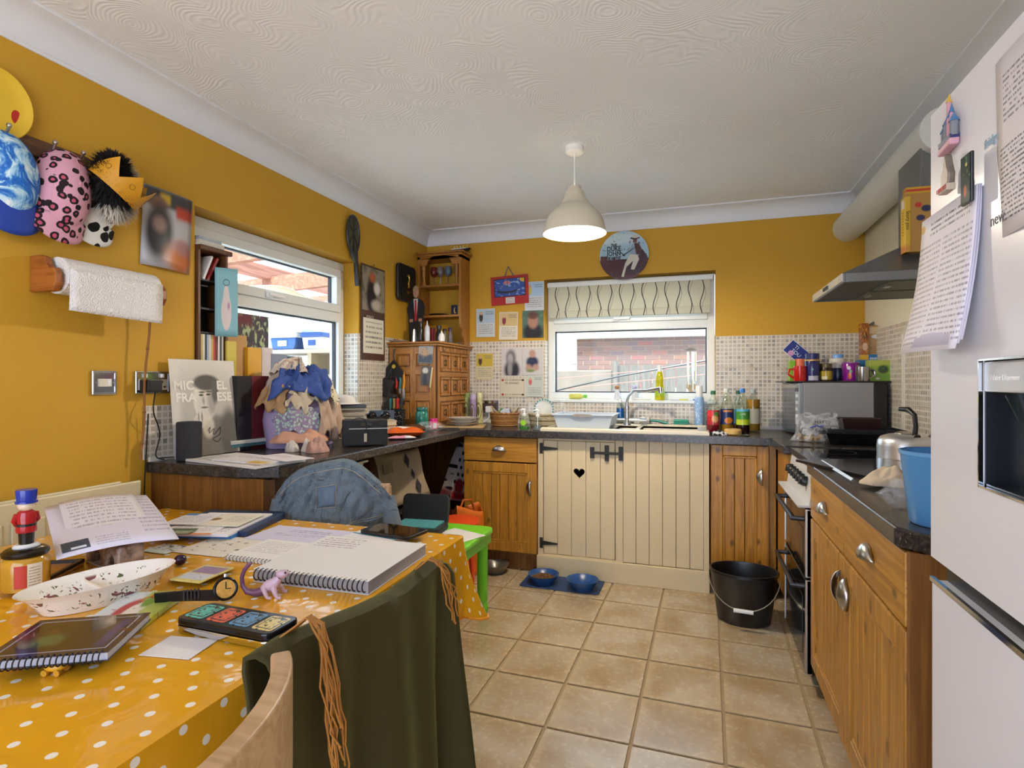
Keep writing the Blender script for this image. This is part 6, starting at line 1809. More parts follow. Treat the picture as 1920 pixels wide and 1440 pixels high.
# paper stack behind, with books, sunglasses
ns = on(628, 792, z=WT); zc = WT + .001
nsb = Vector((-1.875, 2.70, 0)); rr = random.Random(11)
for k in range(13):
 th = rr.uniform(.008, .016); cc = rr.choice(['#b9b09c', '#a39a88', '#c9c4ba', '#8f8a80', '#b4a890'])
 tag(MB().box(-.12, -.085, 0, .12, .085, th).build('newspaper', mat(cc, .8, var=.25, scale=60), bev=.002, loc=(nsb.x + rr.uniform(-.012, .012), nsb.y + rr.uniform(-.012, .012), zc), rot=(0, 0, .7 + rr.uniform(-.18, .18))), ('bottom', 'second', 'third', 'fourth', 'fifth', 'sixth', 'seventh', 'eighth', 'ninth', 'tenth', 'eleventh', 'twelfth', 'topmost')[k] + (' folded newspaper of the pile behind the radio' if k in (0, 12) else ' folded newspaper up from the bottom of the pile behind the radio'), 'newspaper', 'newspaper pile behind the radio')
 zc += th + .0006
tag(MB().box(-.12, -.08, 0, .12, .08, .020).build('laptop', mat('#3c4048', .4), bev=.004, loc=(nsb.x, nsb.y, zc), rot=(0, 0, .62)), 'slim dark grey laptop on top of the newspaper pile', 'laptop'); zc += .0206
wbw = thing('sun_hat', 'crumpled white cotton hat on top of the newspaper pile', 'hat', (nsb.x, nsb.y, zc))
MB().lathe([(.105, .002), (.10, .004), (.07, .010), (.065, .03), (.05, .045), (.02, .052), (0, .053)], 28, sx=1, sy=.85).build('crown', mat('#cfcac4', .8), wbw, smooth=True)
MB().lathe([(.064, .012), (.067, .013), (.067, .020), (.064, .021)], 28, sy=.85, caps=False).build('band', mat('#b9b2aa', .8), wbw)
bp = on(668, 792, z=WT + .001)
bx0 = Vector((-1.785, 2.925, 0)); zc = WT + .001
for k, (th, cc, lab) in enumerate(((.032, '#a8854c', 'tan hardback book at the bottom of the stack behind the radio'), (.024, '#96743e', 'brown hardback book in the stack behind the radio'), (.028, '#b5a88c', 'thick cream book on top of the stack behind the radio'))):
 t = thing('book', lab, 'book', (bx0.x, bx0.y, zc), .55 + .1 * k)
 MB().box(-.09, -.065, 0, .09, .065, .003).build('back_cover', mat(cc, .6), t); MB().box(-.09, -.065, th - .003, .09, .065, th).build('front_cover', mat(cc, .6), t)
 MB().box(-.086, -.062, .003, .088, .062, th - .003).build('pages', mat('#c9bfa6', .8, var=.15, scale=200), t); zc += th + .0008
sgl = thing('headphones', 'black headphones lying on the cream book', 'headphones', (bx0.x, bx0.y, zc), .6)
for x in (-.045, .035): MB().ball((x, -.01, .026), (.030, .024, .026), 16, 10).build('ear_cup', mat('#0d0d10', .12), sgl, smooth=True)
MB().tube([(-.045, .01, .03), (-.03, .05, .012), (.02, .05, .012), (.035, .01, .03)], .006, 8).build('headband', M_BLACK, sgl, smooth=True)
gbx = thing('plastic_crate', 'slate blue plastic crate beside the hanging tools', 'crate', (-1.885, 3.10, WT + .001), .3)
mb = MB(); mb.plate(-.075, -.06, .075, .06, 0, .13, [(-.07, -.055, .07, .055)]); mb.build('crate_wall', mat('#4c5a70', .5), gbx)
MB().box(-.07, -.055, 0, .07, .055, .004).build('base', mat('#4c5a70', .5), gbx)
for z in (.03, .06, .09): MB().box(-.077, -.062, z, .077, -.060, z + .006).build('ridge', mat('#43506a', .5), gbx)

# packets and jars further along the desk
ck_ = on(745, 812, z=WT + .001)
def packet(nm, label, loc, rz_, w, h, th, m, seed):
 mb = MB()
 def side(s_):
  def fn(a, b):
   x, y = (a - .5) * w, (b - .5) * h
   q = (1 - (2 * abs(a - .5)) ** 4) * (1 - (2 * abs(b - .5)) ** 3)
   z = th * .5 + s_ * th * .5 * max(0, q) * (1 + .35 * mnoise.noise(Vector((a * 5, b * 5, seed))))
   return (x, y, max(0.0, z))
  return fn
 mb.grid(side(1), 20, 14); mb.grid(side(-1), 20, 14)
 return tag(mb.build(nm, m, smooth=True, loc=loc, rot=(0, 0, rz_)), label, 'packet')
M_ORNG = print_mat('orange_packet_print', '#c4561c', [('e', .5, .5, .22, .25, '#d8d4cc', .1), ('e', .3, .6, .1, .1, '#d8d4cc', .2), ('n', 6, '#8a2f12', .6, .66), ('r', .92, 0, 1, 1, '#8a3414', .01)], 'xy', .2)
packet('crisp_packet', 'orange crisp packet lying on the desk beside the radio', (-1.585, 2.87, WT + .001), .6, .22, .16, .055, M_ORNG, 1.3)
packet('biscuit_packet', 'brown foil packet behind the orange crisp packet', (-1.64, 3.07, WT + .001), .5, .16, .11, .05, mat('#4a2c1a', .25, var=.4, scale=30), 2.3)
packet('sweet_packet', 'pink and clear sweet packet in front of the orange crisp packet', (-1.52, 2.72, WT + .001), .62, .15, .06, .02, print_mat('pink_sweets', '#c8869a', [('r', .6, 0, 1, 1, '#cfc8cc', .05), ('e', .9, .5, .06, .3, '#c02a2a', .2)], 'xy', .15), 3.3)
packet('clear_bag', 'crumpled clear plastic bag by the teal jar', (-1.60, 3.22, WT + .001), .3, .18, .11, .06, film(), 4.3)
tj = on(791, 790, y=3.40)
jt = thing('storage_jar', 'teal glazed jar with a screw lid in front of the pine chest', 'jar', (tj.x, 3.40, WT + .001))
MB().lathe([(0, 0), (.040, 0), (.043, .004), (.043, .105), (.036, .115), (.034, .118), (0, .118)], 28).build('jar_body', mat('#1d6b5c', .15, var=.1), jt, smooth=50)
MB().lathe([(.0375, .117), (.038, .118), (.038, .140), (.036, .142), (0, .142)], 28).build('lid', mat('#1b5f54', .25), jt, smooth=50)
pt = on(813, 795, y=3.33)
jt = thing('vitamin_tub', 'bright pink plastic tub with a white label', 'tub', (pt.x, 3.33, WT + .001))
MB().lathe([(0, 0), (.025, 0), (.027, .003), (.027, .052), (.023, .058), (0, .058)], 24).build('tub_body', mat('#cf2a72', .3), jt, smooth=50)
MB().lathe([(.0245, .057), (.026, .058), (.026, .073), (0, .074)], 24).build('lid', mat('#d83a80', .3), jt, smooth=50)
arc_patch(.0274, -1.2, -.3, .012, .045).build('label', mat('#d8d4d0', .5), jt)

# ------------------------------------------------------------------ pine spice chest in the corner
CX0, CX1, CY0, CY1, CZ1 = XL + .010, -1.672, 3.47, YB - .020, 1.495
cs = thing('spice_chest', 'antique pine chest of nine small carved drawers in the corner', 'chest', (0, 0, WT + .001))
H_ = CZ1 - WT
MB().box(CX0, CY0 + .012, .0, CX1 - .012, CY1, H_ - .03).build('carcass', M_ANTIQ, cs)
# side panel facing the desk: frame and six raised panels
for k, (x0, x1) in enumerate(((CX0, CX0 + .05), ((CX0 + CX1) / 2 - .022, (CX0 + CX1) / 2 + .022), (CX1 - .055, CX1))): MB().box(x0, CY0, 0, x1, CY0 + .014, H_ - .03).build('stile', M_ANTIQ, cs, bev=.003)
for z in (0.0, .18, .36, .50): MB().box(CX0, CY0 + .001, z, CX1 - .002, CY0 + .013, z + (.05 if z else .04)).build('rail', M_ANTIQ_X, cs, bev=.003)
for xa, xb in ((CX0 + .058, (CX0 + CX1) / 2 - .03), ((CX0 + CX1) / 2 + .03, CX1 - .062)):
 for za, zb in ((.05, .17), (.24, .35), (.42, .49)): MB().box(xa, CY0 + .004, za, xb, CY0 + .013, zb).build('side_panel', M_ANTIQ, cs, bev=.006)
# drawer front facing the room (+x)
cy0, cy1 = CY0 + .02, CY1 - .01
MB().box(CX1 - .012, CY0, 0, CX1, CY0 + .045, H_ - .03).build('corner_post', M_ANTIQ, cs, bev=.003)
MB().box(CX1 - .012, CY1 - .04, 0, CX1, CY1, H_ - .03).build('corner_post', M_ANTIQ, cs, bev=.003)
for z in (0.0, .175, .345, .515): MB().box(CX1 - .012, CY0 + .045, z, CX1 - .001, CY1 - .04, z + .035).build('drawer_rail', M_ANTIQ, cs, bev=.002)
dw = (CY1 - .04 - CY0 - .045) / 3
for i in range(3):
 for j, z in enumerate((.037, .212, .382)):
  ya = CY0 + .045 + i * dw
  d_ = MB().box(CX1 - .012, ya + .012, z, CX1 - .004, ya + dw - .012, z + .130).build('drawer', M_ANTIQ, cs)
  mb = MB()
  for (a0, b0, a1, b1) in frame_rects(ya + .012, z, ya + dw - .012, z + .130, .018): mb.box(CX1 - .006, a0, b0, CX1 + .011, a1, b1)
  mb.build('moulding', M_ANTIQ, d_, bev=.006)
  mb = MB(); cyc = ya + dw / 2; mb.tube([(CX1 + .004 + .010 * math.sin(q), cyc + .012 * math.cos(q * 2), z + .06 + .02 * math.cos(q)) for q in [k * PI / 6 for k in range(12)]], .003, 6, closed=True); mb.build('ring_pull', M_BLKIRON, d_)
for k in range(9): MB().box(CX1 - .004, CY0 + .03 + k * .061, H_ - .065, CX1 + .006, CY0 + .06 + k * .061, H_ - .033).build('dentil', M_ANTIQ, cs, bev=.002)
MB().box(CX0, CY0 - .018, H_ - .03, CX1 + .02, CY1, H_ - .014).build('cornice', M_ANTIQ_X, cs, bev=.005)
MB().box(CX0, CY0 - .03, H_ - .014, CX1 + .032, CY1, H_).build('top', M_ANTIQ_X, cs, bev=.005)
CT = CZ1 + .0015
# hutch on it, against the sink wall
HY0, HX1, HZ = 3.895, -1.680, 2.175
hu = thing('hutch_shelf', 'pine hutch with an arched opening and turned columns on the spice chest', 'shelf', (0, 0, CT))
hh = HZ - CT
MB().box(CX0, HY0, 0, CX0 + .018, YB - .004, hh).build('side', M_ANTIQ, hu)
side_poly = [(HY0, .155), (HY0, hh), (YB - .004, hh), (YB - .004, 0), (HY0 + .05, 0), (HY0 + .06, .03), (HY0 + .035, .07), (HY0 + .04, .11), (HY0 + .01, .13)]
MB().prism(side_poly, HX1 - .018, HX1, PERM_L).build('side', M_ANTIQ, hu)
for z in (.215, .445): MB().box(CX0 + .018, HY0, z, HX1 - .018, YB - .004, z + .016).build('shelf_board', M_ANTIQ_X, hu)
MB().box(CX0, HY0, hh - .02, HX1, YB - .004, hh).build('top_board', M_ANTIQ_X, hu)
# arched front board
ax0, ax1 = CX0 + .018, HX1 - .018; am = (ax0 + ax1) / 2; ar = .105
poly = [(ax0, hh - .02), (ax0, .46 + .15), (am - ar, .46 + .15)] + [(am - ar * math.cos(PI * k / 12), .61 - .02 + ar * .75 * math.sin(PI * k / 12) + .02) for k in range(1, 12)] + [(am + ar, .61), (ax1, .61), (ax1, hh - .02)]
MB().prism(poly, -(HY0 + .014), -HY0, PERM_B).build('arched_board', M_ANTIQ_X, hu)
for x in (ax0 + .025, ax1 - .025):
 MB().lathe([(.016, 0), (.016, .02), (.009, .03), (.013, .07), (.016, .09), (.010, .11), (.015, .125), (.015, .15)], 14, (x, HY0 + .02, .461)).build('turned_column', M_ANTIQ, hu, smooth=50)
for k, (e_, za, zb) in enumerate(((.012, hh, hh + .016), (.026, hh + .016, hh + .030))): MB().box(CX0, HY0 - e_, za, HX1 + e_, YB - .004, zb).build('cornice', M_ANTIQ_X, hu, bev=.004)
HT = CT + hh + .0305
# model liner on top
ml = thing('model_ship', 'small black and white model of a four funnel liner on the hutch', 'model', (HX1 - .04, HY0 + .05, HT), -.1)
MB().prism([(-.095, .018), (-.085, 0), (.08, 0), (.10, .02)], -.012, .012, rotx(PI / 2)).build('hull', mat('#0c0d10', .4), ml)
MB().box(-.06, -.008, .018, .065, .008, .026).build('superstructure', M_WHITEP, ml)
for k in range(4): MB().cyl((-.035 + .025 * k, 0, .026), (-.038 + .025 * k, 0, .045), .004, n=8).build('funnel', mat('#d8c8a0', .5), ml)
for x in (-.07, .075): MB().cyl((x, 0, .02), (x, 0, .062), .0008, n=5).build('mast', M_WHITEP, ml)
# painted glasses on the hutch shelf
gz = CT + .4625
for k, (x, cc, lab) in enumerate(((ax0 + .075, '#8a3a34', 'tall dark red glass on the hutch shelf'), (ax0 + .13, '#9a9088', 'short clear glass on the hutch shelf'), (ax0 + .195, '#7a8ea0', 'goblet painted with blue flowers on the hutch shelf'), (ax0 + .27, '#8a8478', 'goblet with a black and white pattern on the hutch shelf'))):
 g = thing('wine_glass', lab, 'glass', (x, HY0 + .09, gz + .001))
 MB().lathe([(0, 0), (.024, 0), (.024, .002), (.004, .005)], 20).build('foot', glass('clear_glassware'), g, smooth=True)
 MB().cyl((0, 0, .004), (0, 0, .07), .0035, n=8).build('stem', mat(('#8a3a34', '#b0aaa0', '#a8344a', '#b0aaa0')[k], .2), g)
 MB().lathe([(.004, .07), (.018, .08), (.026, .10), (.027, .125), (.022, .15)], 20, caps=False).build('painted_bowl', plastic_clear('painted_glass_%d' % k, cc, .1, .6), g, smooth=True)
# odds and ends on the hutch's lower shelf and on the chest
tag(MB().box(-.028, -.015, 0, .028, .015, .075).build('card_deck_box', print_mat('night_box_print', '#1a1a34', [('e', .6, .45, .2, .3, '#d8b060', .1), ('e', .68, .5, .17, .26, '#1a1a34', .1)], 'xz'), loc=(ax1 - .055, HY0 + .06, CT + .2325)), 'dark blue boxed card deck with a gold moon on the hutch', 'box')
tag(MB().box(-.008, -.02, 0, .008, .02, .08).build('slim_book', mat('#b89a3a', .5), loc=(ax1 - .018, HY0 + .06, CT + .2325)), 'slim mustard book on the hutch beside the card deck', 'book')
dsh = thing('black_dish', 'shallow black dish on the hutch shelf', 'dish', (am - .04, HY0 + .08, CT + .2325))
MB().lathe([(0, 0), (.04, 0), (.075, .010), (.078, .012), (.07, .010), (.035, .004), (0, .004)], 24).build('dish_shell', mat('#1a1a1e', .2), dsh, smooth=50)
MB().lathe([(.0, .0045), (.03, .0045), (.0, .0048)], 20).build('silver_centre', M_STEEL, dsh)
def bottle(nm, label, loc, prof, m, capm=None, cap_r=.01, cap_z=(0, 0), cat='bottle', extra=None, group=None):
 t = thing(nm, label, cat, loc, 0, group)
 MB().lathe(prof, 20).build('bottle_body', m, t, smooth=50)
 if capm: MB().lathe([(0, cap_z[0]), (cap_r, cap_z[0]), (cap_r, cap_z[1] - .002), (cap_r * .85, cap_z[1]), (0, cap_z[1])], 16).build('cap', capm, t, smooth=50)
 return t
def simple_bottle(r, h, neck=.4): return [(0, 0), (r * .92, 0), (r, .004), (r, h * .72), (r * .85, h * .80), (r * neck, h * .9), (r * neck, h), (0, h)]
Yc = 3.62
def ct(px_, yy=3.60): return Vector((on(px_, 630, y=yy).x, yy, CT))
bottle('spray_can', 'black spray can with gold flames on the spice chest', ct(789), simple_bottle(.020, .135, .8), mat('#1a1512', .25, var=.9, scale=20), mat('#141414', .4), .017, (.133, .15))
bottle('glue_bottle', 'white glue bottle with a pointed nozzle on the spice chest', ct(801), [(0, 0), (.018, 0), (.019, .004), (.019, .10), (.014, .115), (.006, .125), (.003, .155), (0, .155)], mat('#c9ccd0', .3), None)
bottle('red_tin', 'small red box tin on the spice chest', ct(811, 3.72), [(0, 0), (.022, 0), (.022, .11), (0, .11)], mat('#9a1c20', .3), M_BLACK, .02, (.11, .115))
bottle('shampoo_bottle', 'black bottle with a white band on the spice chest', ct(823, 3.66), simple_bottle(.022, .10, .6), mat('#15161c', .2), mat('#1a1a22', .3), .018, (.10, .125))
bottle('small_bottle', 'small grey bottle with a printed label on the spice chest', ct(834, 3.70), simple_bottle(.016, .085, .6), mat('#6a645c', .3), mat('#2a1c2a', .4), .013, (.085, .105))
bottle('small_bottle', 'small purple capped glass bottle on the spice chest', ct(844, 3.70), simple_bottle(.017, .085, .6), plastic_clear('smoky_glass', '#8a8288', .1, .5), mat('#3a2440', .4), .014, (.085, .11))
bottle('hand_cream', 'white pointed bottle at the front of the spice chest', ct(828, 3.50), [(0, 0), (.02, 0), (.021, .03), (.016, .05), (.006, .06), (.004, .072), (0, .072)], mat('#d8d4cc', .4), None)
t = thing('silver_bottle', 'squat silver and black bottle behind the white glue', 'bottle', ct(777, 3.62))
MB().lathe([(0, 0), (.024, 0), (.020, .03), (.012, .09), (.010, .10), (0, .10)], 4).build('body', mat('#b9b9bd', .25, .6), t)
MB().cyl((0, 0, .10), (0, 0, .11), .008, n=8).build('tip', M_BLACK, t)
pd = thing('saucer', 'shallow grey saucer holding small yellow and orange pieces on the chest', 'dish', ct(745, 3.56))
MB().lathe([(0, 0), (.05, 0), (.085, .012), (.088, .015), (.082, .014), (.048, .005), (0, .005)], 28).build('dish_shell', mat('#b8b4ac', .25), pd, smooth=50)
for k, (x, y_, cc) in enumerate(((-.04, 0, '#c98a1c'), (-.025, .015, '#8a5a2a'), (-.02, -.01, '#1c1a18'), (.0, .0, '#b5682a'))): MB().ball((x, y_, .017), (.016, .012, .012), 10, 8).build('small_piece', mat(cc, .5), pd, smooth=True)
# cut-out figure of a man in a dark suit
cf_ = ct(781, 3.66); cfz = CT
man = thing('cardboard_cutout', 'cardboard cut-out of a man in a dark suit and red tie', 'cut-out', (on(781, 600, y=3.70).x - .005, 3.70, CT), -.25)
sc_ = on(781, 535, y=3.70).z - CT
def S(pts): return [(x * sc_, z * sc_) for x, z in pts]
flatM = rotx(PI / 2)
MB().prism(S([(-.14, 0), (.14, 0), (.17, .45), (.20, .62), (.16, .72), (.05, .78), (-.05, .78), (-.16, .72), (-.2, .62), (-.17, .45)]), -.002, .002, flatM).build('suit', mat('#1c2028', .7), man)
MB().prism(S([(-.05, .77), (.05, .77), (.02, .45), (-.02, .45)]), .002, .003, flatM).build('shirt', mat('#d8d6d4', .7), man)
MB().prism(S([(-.018, .75), (.018, .75), (.026, .42), (0, .38), (-.026, .42)]), .003, .004, flatM).build('tie', mat('#a8222a', .6), man)
MB().prism([(.062 * sc_ * math.cos(q), .88 * sc_ + .095 * sc_ * math.sin(q)) for q in [k * PI / 8 for k in range(16)]], -.002, .002, flatM).build('face', mat('#b98a70', .7), man)
MB().prism([(.066 * sc_ * math.cos(q), .91 * sc_ + .085 * sc_ * math.sin(q)) for q in [k * PI / 8 for k in range(0, 9)]], .002, .003, flatM).build('hair', mat('#a08a68', .7), man)
for s_ in (-1, 1): MB().prism(S([(s_ * .10 + x, .40 + z) for x, z in ((-.035, -.02), (.035, -.02), (.035, .03), (-.035, .03))]), .002, .004, flatM).build('hand', mat('#b98a70', .7), man)
MB().box(-.05, .0, 0, .05, .06, .003).build('stand', mat('#8a7a60', .8), man)

# ------------------------------------------------------------------ hung beside the chest
# fly swat racket
ra, rb_ = onL(663, 404, .02), onL(671, 536, .02)
rk = thing('fly_swatter_racket', 'black electric fly swatter racket hanging on the wall over the window', 'racket', (XL + .018, ra.y, ra.z), PI / 2)
L_ = ra.z - rb_.z; hx_ = rb_.y - ra.y
def ell(cx, cz, rx, rz_, n=28): return [(cx + rx * math.cos(2 * PI * k / n), 0, cz + rz_ * math.sin(2 * PI * k / n)) for k in range(n)]
MB().tube(ell(.0, -.118, .062, .115), .009, 8, closed=True).build('rim', mat('#26282a', .4), rk, smooth=True)
MB().prism([(q[0] * .98, q[2]) for q in ell(.0, -.118, .062, .115)], -.001, .001, rotx(PI / 2)).build('mesh_face', plastic_clear('dark_wire_mesh', '#55563c', .5, .75), rk)
for k in range(7):
 x = -.045 + .015 * k; q = .115 * math.sqrt(max(0, 1 - (x / .062) ** 2)); MB().tube([(x, 0, -.118 - q), (x, 0, -.118 + q)], .0009, 4).build('wire', mat('#3a3c3e', .4), rk)
for (xa, za, xb, zb) in ((0, -.01, 0, -.225), (-.05, -.06, .0, -.10), (.05, -.06, 0, -.10), (-.045, -.19, 0, -.11), (.045, -.19, 0, -.11)): MB().tube([(xa, -.003, za), (xb, -.003, zb)], .003, 6).build('guard', mat('#17191a', .4), rk)
MB().prism([(-.04, -.22), (.04, -.22), (.016 + hx_ * .6, -.29), (-.016 + hx_ * .6, -.29)], -.009, .009, rotx(PI / 2)).build('throat', mat('#2a2c2e', .4), rk, bev=.004)
MB().tube([(hx_ * .6, 0, -.28), (hx_ * .8, 0, -.36), (hx_, 0, -L_)], [.014, .016, .017], 12).build('grip', M_BLACK, rk, smooth=True)
MB().ball((hx_ * .9, -.016, -.38), .003, 8, 6).build('indicator', mat('#c03a2a', .3), rk)
# calendar
c, w, h = wall_rect(677, 500, 721, 675, 'x', XL + .012)
cl = thing('wall_calendar', 'brown wall calendar with an animal photograph beside the window', 'calendar', (XL + .012, c.y, c.z), PI / 2)
MB().box(-w / 2, -.002, -h / 2, w / 2, 0, h / 2).build('backing', mat('#4a2f22', .5), cl)
sheet('photo', w * .94, h * .46, blurred('calendar_photo', '#8a8270', [('n', 3, '#5a5848', .45, .6), ('e', .4, .35, .22, .42, '#17151c', .35), ('e', .45, .78, .13, .12, '#a85a3a', .4), ('e', .65, .55, .14, .14, '#cfc8c0', .5), ('e', .6, .15, .2, .12, '#b0a498', .5)]), (0, -.0035, h * .25), 0, parent=cl)
sheet('month_grid', w * .86, h * .37, print_mat('calendar_grid', '#d0ccbc', [('t', .1, .1, .92, .82, 5, '#7a7468'), ('r', .1, .87, .9, .9, '#a09a8c', .005)], 'xz'), (0, -.0035, -h * .245), 0, parent=cl)
lettering('AUGUST', .022, mat('#c9b8a0', .5), cl, (-w * .15, -.0035, -.028)); lettering('2023', .012, mat('#c9b8a0', .5), cl, (w * .28, -.0035, -h * .465)) if False else None
for k in range(6): MB().tube([(-w * .38 + k * w * .15, -.004, -h * .04 - .012), (-w * .38 + k * w * .15, -.004, -h * .04)], .002, 5).build('binding_loop', M_BLACK, cl)
MB().cyl((0, .0, h / 2 + .012), (0, -.01, h / 2 + .012), .002, n=6).build('nail', M_STEEL, cl); MB().tube([(-.02, -.002, h / 2), (0, -.004, h / 2 + .012), (.02, -.002, h / 2)], .001, 5).build('hanging_thread', M_BLACK, cl)
# black tray picture
c, w, h = wall_rect(747, 497, 780, 566, 'x', XL + .03)
bt = thing('black_wall_tray', 'black leather tray with a gold motif hanging on the wall by the hutch', 'tray', (XL + .008, c.y, c.z), PI / 2)
MB().prism(rrect(w, h, .035), 0, .022, rotx(PI / 2)).build('tray_back', mat('#15161a', .4), bt, bev=.006)
MB().prism(rrect(w * .72, h * .74, .025), .022, .026, rotx(PI / 2)).build('inner_panel', mat('#0f1013', .3), bt)
MB().tube(smooth_path([(-.01, -.027, .05), (.012, -.027, .06), (.018, -.027, .03), (.006, -.027, .0), (.014, -.027, -.02), (.0, -.027, -.03)]), .006, 8).build('gold_motif', mat('#b8983a', .3, .6), bt, smooth=True)
MB().ball((.0, -.027, -.065), (.02, .003, .012), 10, 6).build('bronze_motif', mat('#8a5a2a', .4, .5), bt, smooth=True)
# pictures pinned to the chest side
def chest_pic(px0, py0, px1, py1, m, lab, tl):
 c, w, h = wall_rect(px0, py0, px1, py1, 'y', CY0 - .004)
 tag(sheet('postcard', w, h, m, c, 0, tilt=tl), lab, 'postcard')
chest_pic(785, 643, 812, 681, blurred('landscape_card', '#9a9488', [('r', 0, 0, 1, .45, '#2a2c34', .08), ('e', .4, .55, .3, .2, '#b08a5a', .5), ('n', 6, '#6a6a70', .55, .65)]), 'landscape postcard pinned to the side of the pine chest', .08)
chest_pic(790, 686, 808, 722, blurred('dark_card', '#4a3c28', [('e', .4, .75, .3, .15, '#c9c0b0', .3), ('e', .4, .3, .2, .3, '#1a1814', .4)]), 'dark narrow postcard pinned below the landscape card', .05)
tag(MB().box(-.006, -.008, -.07, .006, 0, .07).build('wooden_peg', mat('#c9b48a', .6), bev=.002, loc=on(809, 708, y=CY0 - .003), rot=(0, .12, 0)), 'long wooden peg fixed on the side of the pine chest', 'peg')
# black pot holder and hanging tools
hp = on(742, 655, y=CY0 - .005)
hg = thing('pot_holder', 'black square pot holder with a yellow badge hanging on the chest', 'pot holder', hp)
MB().cyl((0, .0, 0), (0, -.03, .004), .004, n=8).build('hook', M_STEEL, hg)
MB().tube([(0, -.02, 0), (-.004, -.022, -.05), (0, -.02, -.075)], .005, 8).build('loop', mat('#2a3440', .6), hg)
MB().prism([(0, 0), (.085, -.10), (.02, -.16), (-.07, -.12), (-.07, -.07)], -.004, .012, tr(0, -.02, -.07) @ rotx(PI / 2)).build('pad', mat('#121214', .7), hg, bev=.005)
MB().lathe([(0, 0), (.014, 0), (.014, .003), (0, .003)], 16, M=tr(.004, -.033, -.12) @ rotx(PI / 2)).build('badge', mat('#b8a03a', .5), hg)
hgt = thing('tool_pouches', 'bunch of black leather tool pouches hanging under the pot holder', 'pouches', (hp.x, CY0 - .06, hp.z - .23))
for k, (x, z, a_) in enumerate(((-.055, -.03, .35), (-.01, -.04, .3), (.0, -.13, .45))):
 MB().prism(rrect(.055, .13, .02), -.018, .018, tr(x, -.01 * k, z) @ roty(a_) @ rotx(PI / 2)).build('pouch', mat('#1c1616', .3), hgt, bev=.008)
MB().tube([(0, 0, .1), (-.03, -.01, .03), (-.05, -.01, .0)], .003, 6).build('strap', M_BLACK, hgt); MB().tube([(0, 0, .1), (.0, -.01, .03), (0, -.02, -.06)], .003, 6).build('strap', M_BLACK, hgt)
for k, (px_, cc, lab) in enumerate(((743, '#b8221c', 'red handled screwdriver hanging on the pine chest'), (757, '#d08a1c', 'orange handled tool hanging on the pine chest'), (750, '#2a7a7a', 'teal handled tool hanging on the pine chest'))):
 q = on(px_, 715, y=CY0 - .03); t = thing('hand_tool', lab, 'tool', q)
 MB().tube([(0, 0, .06), (.004, 0, .0), (-.002, 0, -.05)], [.006, .009, .007], 10).build('handle', mat(cc, .35), t, smooth=True)
 MB().box(-.008, -.002, -.16, .008, .002, -.05).build('blade', M_STEEL, t)
 MB().cyl((0, .03, .055), (0, -.005, .06), .002, n=6).build('peg', M_STEEL, t)
kbx = thing('knife_block', 'black spotted knife holder standing under the hanging tools', 'holder', (on(742, 790, y=3.36).x, 3.36, WT + .001), .2)
MB().box(-.055, -.04, 0, .055, .04, .13).build('block', M_DAL if False else vor_mat('black_with_white_spots', '#141416', 90, [(.2, .25, '#c9c4bc')]), kbx, bev=.004)
for k, x in enumerate((-.035, -.01, .015, .04)):
 mb = MB(); mb.box(x - .008, -.01, .13, x + .008, .01, .20); mb.build('knife_handle', mat(('#1a6a6a', '#8a6a3a', '#b5221c', '#26262a')[k], .4), kbx, bev=.003)

# ------------------------------------------------------------------ sink wall: papers, photos, clock
def wsheet(nm, px0, py0, px1, py1, m, label, cat, tl=0.0, yy=YB - .010, curl=0.0):
 c, w, h = wall_rect(px0, py0, px1, py1, 'y', yy)
 o = tag(sheet(nm, w, h, m, c, 0, tilt=tl, thick=.0015, curl=curl), label, cat)
 o['w'] = w; o['h'] = h
 return o
def cert(bg, top, pic, pc):
 return print_mat('certificate_print', bg, [('r', .04, .5, .96, .97, top, .01), ('e', .26, .70, .10, .16, pc, .15), ('e', .26, .84, .08, .06, '#c9a080', .2), ('t', .5, .78, .92, .92, 2, '#5a6a78'), ('t', .12, .1, .9, .46, 5, '#8a847c')], 'xz')
wsheet('certificate', 893, 579, 928, 632, cert('#c3c8ca', '#a9bccb', 0, '#3a3432'), 'pale blue certificate with a small cartoon figure on the yellow wall', 'certificate')
wsheet('certificate', 936, 585, 971, 637, cert('#d3cdbc', '#c9b07a', 0, '#8a3040'), 'cream certificate with two red caped figures on the yellow wall', 'certificate', .02)
wsheet('certificate', 984, 528, 1020, 582, cert('#c3c8cc', '#a4bfd8', 0, '#c8b850'), 'pale blue certificate behind the red picture', 'certificate')
wsheet('certificate', 892, 662, 925, 712, cert('#c9c09a', '#c0a83a', 0, '#4a3a2a'), 'yellow certificate with a small figure on the tiles', 'certificate')
wsheet('certificate', 986, 704, 1018, 744, cert('#bcc2b8', '#bcc2b8', 0, '#b8605a'), 'pale green certificate with a red figure on the tiles', 'certificate')
o = wsheet('award_certificate', 937, 708, 984, 745, print_mat('award_print', '#cfc6b0', [('r', .03, .04, .97, .96, '#a89c80', .003), ('r', .04, .055, .96, .945, '#cfc6b0', .003), ('e', .12, .87, .05, .06, '#a8342c', .1), ('e', .12, .14, .05, .06, '#a8342c', .1), ('t', .2, .82, .9, .93, 1, '#3a3632'), ('t', .2, .09, .9, .19, 1, '#3a3632'), ('e', .93, .87, .045, .05, '#26221e', .2), ('e', .93, .14, .045, .05, '#26221e', .2)], 'xz'), 'landscape sports award certificate on the tiles', 'certificate')
lettering('PE AWARD', .022, mat('#3f3a34', .6), o, (0, -.0018, .032))
